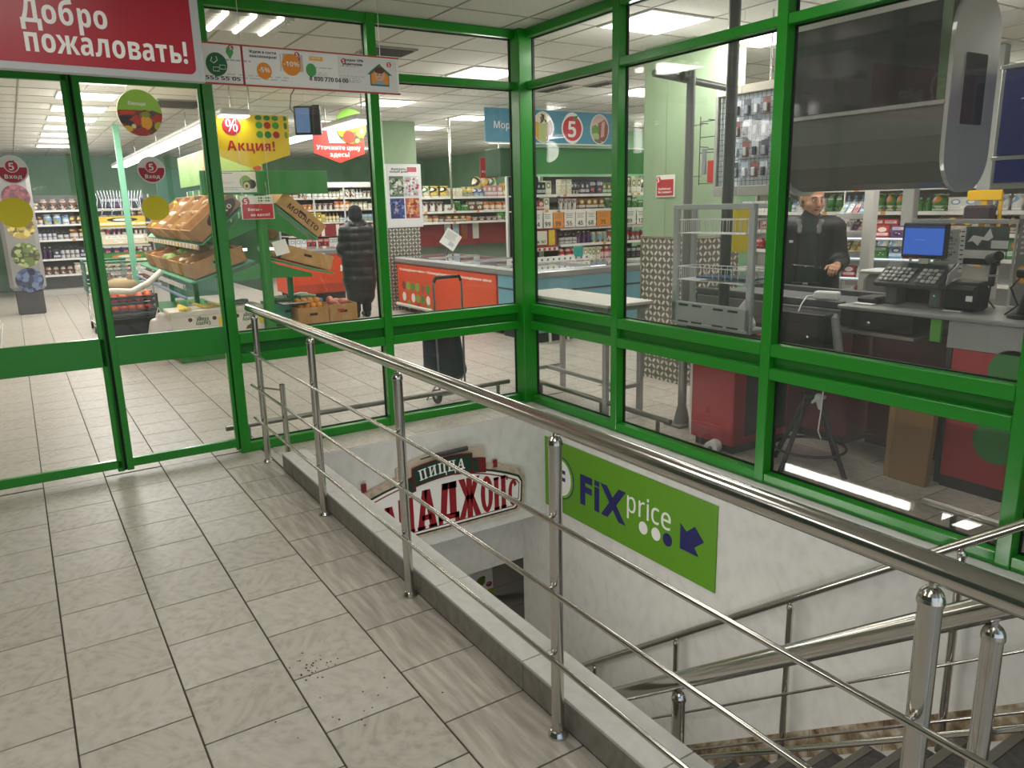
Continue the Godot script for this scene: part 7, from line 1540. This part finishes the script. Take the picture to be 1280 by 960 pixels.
	for i in 4:
		var a := PI / 2 * i + 0.35; var d := Vector3(cos(a), 0, sin(a))
		put(t, "leg", tubed([Vector3(0, 0.44, 0) + d * 0.05, d * 0.255 + Vector3(0, 0.008, 0)], 0.015, 10), mat("1a1b1c", 0.35, 0.3))
	var ring := []
	for i in 29: ring.append(Vector3(cos(TAU * i / 28) * 0.205, 0.14, sin(TAU * i / 28) * 0.205))
	put(t, "footring", tubed(ring, 0.009, 8, false), mat("3a3a38", 0.3, 0.7)); put(t, "hub", cyl(0.05, 0.05, 16), mat("1a1b1c", 0.35, 0.3), Vector3(0, 0.42, 0)); put(t, "column", cyl(0.02, 0.20, 12), mat("1a1b1c", 0.35, 0.3), Vector3(0, 0.46, 0)); put(t, "seat", lathed([Vector2(0, 0), Vector2(0.16, 0.0), Vector2(0.175, 0.02), Vector2(0.17, 0.05), Vector2(0.14, 0.065), Vector2(0, 0.065)], 22), mat("161617", 0.6), Vector3(0, 0.655, 0))
	put(t, "plastic_scrap", blob([[Vector3(-0.06, 0.47, 0.05), Vector3(-0.05, 0.4, 0.06), 0.02, 0.012], [Vector3(-0.05, 0.46, 0.05), Vector3(0.02, 0.45, 0.06), 0.018, 0.012], [Vector3(-0.06, 0.46, 0.05), Vector3(-0.1, 0.44, 0.03), 0.014, 0.008]], 0.006, 0.012), mat("cdd0cc", 0.5), V0, V0, "scrap of white plastic")
	put(t, "white_cord", tubed([Vector3(-0.13, 0.62, 0.1), Vector3(-0.15, 0.42, 0.1), Vector3(-0.18, 0.3, 0.1), Vector3(-0.12, 0.24, 0.1)], 0.004, 5), WHITE)
	t = thing("carton", "tall brown cardboard carton leaning flat against the till desk beside the red front", "carton", Vector3(4.10, 0, -2.30), -PI / 2)
	box(t, "panel", mat("8a6a42", 0.85), Vector3(0.03, 0.32, -0.03), Vector3(0.22, 0.64, 0.05), 0.004, Vector3(-0.06, 0, 0)); box(t, "side_flap", mat("9a7a50", 0.85), Vector3(-0.1, 0.31, -0.03), Vector3(0.05, 0.62, 0.03), 0.003, Vector3(-0.06, 0.5, 0)); box(t, "tape", mat("6f7480", 0.4), Vector3(0.03, 0.05, 0.004), Vector3(0.1, 0.05, 0.004), 0.0); box(t, "torn_spot", mat("d8d0c0", 0.7), Vector3(0.05, 0.55, -0.02), Vector3(0.02, 0.03, 0.02), 0.0)
	# canopy over the till
	t = thing("till_canopy", "hanging till canopy with dark glass panel, bulging grey lower body and silver end caps", "canopy", Vector3(4.2, 2.09, -2.68))
	var prof := PackedVector2Array([Vector2(-0.19, 0.44), Vector2(-0.205, -0.06), Vector2(-0.215, -0.2), Vector2(-0.19, -0.33), Vector2(-0.11, -0.43), Vector2(0.0, -0.46), Vector2(0.12, -0.42), Vector2(0.19, -0.3), Vector2(0.2, 0.36), Vector2(0.12, 0.45)])
	put(t, "body", prism(prof, 0.95), mat("5a5f54", 0.4, 0.3))
	box(t, "dark_panel", mat("10141c", 0.06, 0.0, {"coat": 0.8}), Vector3(-0.205, 0.2, 0), Vector3(0.012, 0.47, 0.95), 0.002, Vector3(0, 0, 0.03)); box(t, "green_edge", mat("4d6a45", 0.3), Vector3(-0.2115, 0.2, 0.45), Vector3(0.006, 0.46, 0.05), 0.001, Vector3(0, 0, 0.03)); box(t, "trim_strip", mat("b8b9b4", 0.3, 0.6), Vector3(-0.213, -0.045, 0), Vector3(0.02, 0.022, 0.955), 0.003); box(t, "top_strip", mat("c4c4be", 0.35, 0.4), Vector3(-0.195, 0.455, 0), Vector3(0.04, 0.05, 0.955), 0.006)
	for z in [-0.485, 0.485]:
		put(t, "end_cap", prism(rounded(0.43, 0.97, 0.2, 10), 0.022), mat("cfd1ce", 0.2, 0.45), Vector3(0, 0, z)); put(t, "cap_window", prism(rounded(0.20, 0.34, 0.01, 2), 0.006), mat("27343c", 0.1, 0.3), Vector3(0.0, 0.02, z + 0.012 * signf(z)))
	for z in [-0.1, 0.4]: put(t, "hanger", cyl(0.018, 0.32, 12), mat("d0d0cc", 0.3, 0.5), Vector3(-0.1, 0.45, z))
	# tobacco cabinet
	t = thing("tobacco_cabinet", "blue cabinet with white Cyrillic lettering hanging right of the till canopy", "cabinet", Vector3(5.0, 1.97, -1.75), -PI / 2)
	box(t, "body", mat("b4b6b4", 0.4, 0.3), Vector3(0, 0, -0.15), Vector3(1.4, 0.70, 0.3), 0.006)
	for q in [[-0.45], [0.0], [0.45]]: box(t, "upper_door", mat("1f2c86", 0.15, 0.0, {"coat": 0.6}), Vector3(q[0], 0.08, 0.006), Vector3(0.445, 0.48, 0.014), 0.003); box(t, "lower_door", mat("1f2c86", 0.15, 0.0, {"coat": 0.6}), Vector3(q[0], -0.25, 0.006), Vector3(0.445, 0.13, 0.014), 0.003)
	box(t, "trim_strip", mat("c4c6c4", 0.3, 0.5), Vector3(0, -0.175, 0.008), Vector3(1.4, 0.02, 0.016), 0.002); box(t, "top_strip", mat("c4c6c4", 0.3, 0.5), Vector3(0, 0.335, 0.008), Vector3(1.4, 0.02, 0.016), 0.002); text(t, "ТАБАК", 0.06, WHITE, Vector3(-0.42, 0.12, 0.014), {"w": 0.30, "bold": false})
	for x in [-0.5, 0.4]: put(t, "hanger", cyl(0.015, 0.56, 10), STEEL, Vector3(x, 0.34, -0.15))
	t = thing("arched_lamp", "dark curved bracket lamp above the blue cabinet", "bracket", Vector3(5.15, 2.38, -2.2)); put(t, "arch", tubed([Vector3(-0.12, 0.0, 0), Vector3(-0.1, 0.08, 0), Vector3(0, 0.11, 0), Vector3(0.1, 0.08, 0), Vector3(0.12, 0, 0)], 0.02, 8), mat("4a4c4a", 0.4)); put(t, "rod", tubed([Vector3(0, 0.11, 0), Vector3(0, CEIL - 2.38, 0)], 0.02, 8), mat("6a6c6a", 0.4))
	# candy racks across the belt
	box_post(Vector3(5.68, 0, -3.64))
	t = thing("sweet_rack", "white wire rack of three tilted sweet trays left of the white post", "display rack", Vector3(5.85, 0, -3.86), deg_to_rad(-72))
	for x in [-0.13, 0.13]: put(t, "upright", tubed([Vector3(x, 0, -0.06), Vector3(x, 1.75, -0.06)], 0.006, 6), WHITE)
	var cols := [[10, 3, 11], [11, 3, 9], [6, 5, 6]]
	for j in 3:
		var y: float = [1.47, 1.33, 1.17][j]
		box(t, "tray", mat("c8cac8", 0.4), Vector3(0, y, 0.02), Vector3(0.26, 0.012, 0.2), 0.002, Vector3(0.5, 0, 0)); box(t, "tray_lip", mat("bcbcb8", 0.4), Vector3(0, y - 0.03, 0.115), Vector3(0.27, 0.05, 0.01), 0.003)
		for i in 5:
			var o := put(self, "sweet_packet", goods_mesh("box", 0.042, 0.03, 0.15), label_mat(cols[j][i % 3], i % 2)); o.transform = t.transform * Transform3D(Basis(Vector3.RIGHT, 0.5), Vector3(-0.1 + 0.05 * i, y + 0.006, 0.02))
			tag(o, "%s sweet packet, %s across the %s tilted tray beyond the belt" % [HUES[cols[j][i % 3]][0], ORD[i], ["top", "middle", "bottom"][j]], "sweet packet", "sweets on the tilted trays")
	t = thing("sweet_stand", "low stand of slanting printed sweet boxes with glowing shelf edges behind the belt", "display rack", Vector3(6.2, 0, -3.79), deg_to_rad(-75))
	for j in 4:
		box(t, "shelf", mat("d0d8dc", 0.4), Vector3(0, 0.72 + 0.17 * j, -0.04), Vector3(0.76, 0.012, 0.16), 0.002); box(t, "lit_edge", mat("e8f4ff", 0.4, 0.0, {"emit": 0.5}), Vector3(0, 0.735 + 0.17 * j, 0.045), Vector3(0.76, 0.012, 0.008), 0.0)
		for i in 6:
			var ci: int = [[3, 4, 7], [4, 3, 10], [10, 4, 5], [9, 8, 4]][j][i % 3]
			var o := put(self, "sweet_box", goods_mesh("box", 0.11, 0.1, 0.1), label_mat(ci, (i + j) % 2)); o.transform = t.transform * Transform3D(Basis(Vector3.RIGHT, -0.25), Vector3(-0.31 + 0.124 * i, 0.73 + 0.17 * j, -0.045))
			tag(o, "%s sweet box, %s along the %s shelf of the stand behind the belt" % [HUES[ci][0], ORD[i], ["lowest", "second", "third", "top"][j]], "sweet box", "sweet boxes behind the belt")
	for x in [-0.38, 0.38]: box(t, "side", WHITE, Vector3(x, 0.7, -0.04), Vector3(0.012, 1.4, 0.18), 0.002)
	for x in [-0.2, 0.05]: put(t, "front_wire", tubed([Vector3(x, 0.6, 0.06), Vector3(x, 0.95, 0.055)], 0.004, 5), WHITE)
	t = thing("grey_bin", "rounded grey plastic bin end standing behind the belt left of the till keyboard", "bin", Vector3(5.3, 0, -3.25), -PI / 2); box(t, "body", mat("8f9192", 0.5), Vector3(0, 0.55, 0), Vector3(0.24, 1.0, 0.22), 0.05); box(t, "lid", mat("cfd0cc", 0.5), Vector3(0, 1.06, 0), Vector3(0.25, 0.03, 0.23), 0.01)

func box_post(at: Vector3):
	tag(put(self, "white_post", bevbox(Vector3(0.07, CEIL - 0.012, 0.085), 0.006), mat("dcdad4", 0.5), at + Vector3(0, CEIL / 2 - 0.004, 0)), "white square post standing among the sweet racks beyond the belt", "post")

# ---------- far left ----------
func build_left_side():
	var t := thing("fruit_pillar", "grey wrapped pillar with round fruit and vegetable pictures seen through the left door leaf", "pillar", Vector3(0.12, 0, -15.2))
	box(t, "shaft", mat("8f8c8a", 0.5), Vector3(0, 1.38, 0), Vector3(0.52, 1.96, 0.4), 0.06); box(t, "base", mat("3a3836", 0.6), Vector3(0, 0.2, 0), Vector3(0.4, 0.4, 0.3), 0.02)
	var pics := [[1.90, "7a3a44", ["5a2a34", "9a4a54"]], [1.44, "a08a4a", ["d8c87a", "b8a04e", "6a5a30"]], [0.98, "4a4c34", ["8fa05a", "a9b878", "6a7a44"]], [0.57, "2c3450", ["4a5a80", "1a2038", "6a7aa0"]]]
	for q in pics:
		var a := Art.new(64, 64, q[1]); a.specks(46, q[2], rng, 0.05, 0.13)
		put(t, "picture_disc", prism(oval(0.2, 0.2, 28), 0.006), print_mat(a), Vector3(0.03, q[0], 0.203))
	var lv := [0.18, 0.52, 0.95, 1.3, 1.65]
	t = rack("shelf_rack", "low white shelf rack of packs cut off by the left edge of the view", Vector3(-0.28, 0, -10.9), PI / 2, 3.4, 1.9, lv, 0.4, mat("b4b0a6", 0.6), mat("d8d6ce", 0.4))
	stock(t, 3.4, lv, ["lowest shelf", "second shelf up", "third shelf up", "fourth shelf up", "top shelf"], "the rack at the left edge", "goods at the left edge", [["jar", "box"], ["bag", "box"], ["box"], ["box", "bag"], ["box"]], [[3, 2], [7, 5, 2], [7, 4], [2, 11], [4, 3]], [0.28, 0.3, 0.28, 0.28, 0.2], -0.1, 0.14, 0.12, 0.18)
	tag(put(self, "mint_post", bevbox(Vector3(0.08, CEIL - 0.012, 0.08), 0.005), mat("7fc0a0", 0.5), Vector3(1.50, CEIL / 2 - 0.004, -12.95)), "slim mint green post at the far end of the produce stand", "post")
	t = thing("bread_stall", "back stall with dangling silver foil strips above packed shelves beyond the mint post", "stall", Vector3(1.9, 0, -15.6))
	for j in 5: box(t, "shelf", mat("b9b7a8", 0.5), Vector3(-0.2, 0.4 + 0.32 * j, 0), Vector3(0.8, 0.03, 0.4), 0.003); box(t, "goods", label_mat([7, 5, 2, 6, 1][j], j % 2), Vector3(-0.2, 0.51 + 0.32 * j, 0), Vector3(0.76, 0.18, 0.3), 0.02)
	for x in [-0.6, 0.2]: box(t, "upright", GREY, Vector3(x, 1.0, -0.15), Vector3(0.03, 2.0, 0.03), 0.002)
	for i in 16: put(t, "foil_strip", tubed([Vector3(-0.58 + 0.05 * i, 2.0, 0.1), Vector3(-0.55 + 0.045 * i, 1.86, 0.16), Vector3(-0.58 + 0.05 * i + 0.05 * sin(i * 2.0), 1.7 - 0.06 * (i % 3), 0.18)], 0.008, 4), mat("c9d2d8", 0.25, 0.6))
	t = thing("green_boards", "dark green boarded end wall behind the produce stand", "partition", Vector3(2.85, 0, -15.9)); box(t, "board", mat("2f5f48", 0.6), Vector3(0, 1.2, 0), Vector3(0.9, 2.4, 0.06), 0.004); box(t, "red_plate", mat("a03a34", 0.5), Vector3(-0.25, 1.6, 0.035), Vector3(0.2, 0.22, 0.01), 0.002); box(t, "yellow_sign", mat("d8a82e", 0.5), Vector3(0.05, 1.75, 0.04), Vector3(0.35, 0.14, 0.02), 0.003)

func build_small_things():
	pass
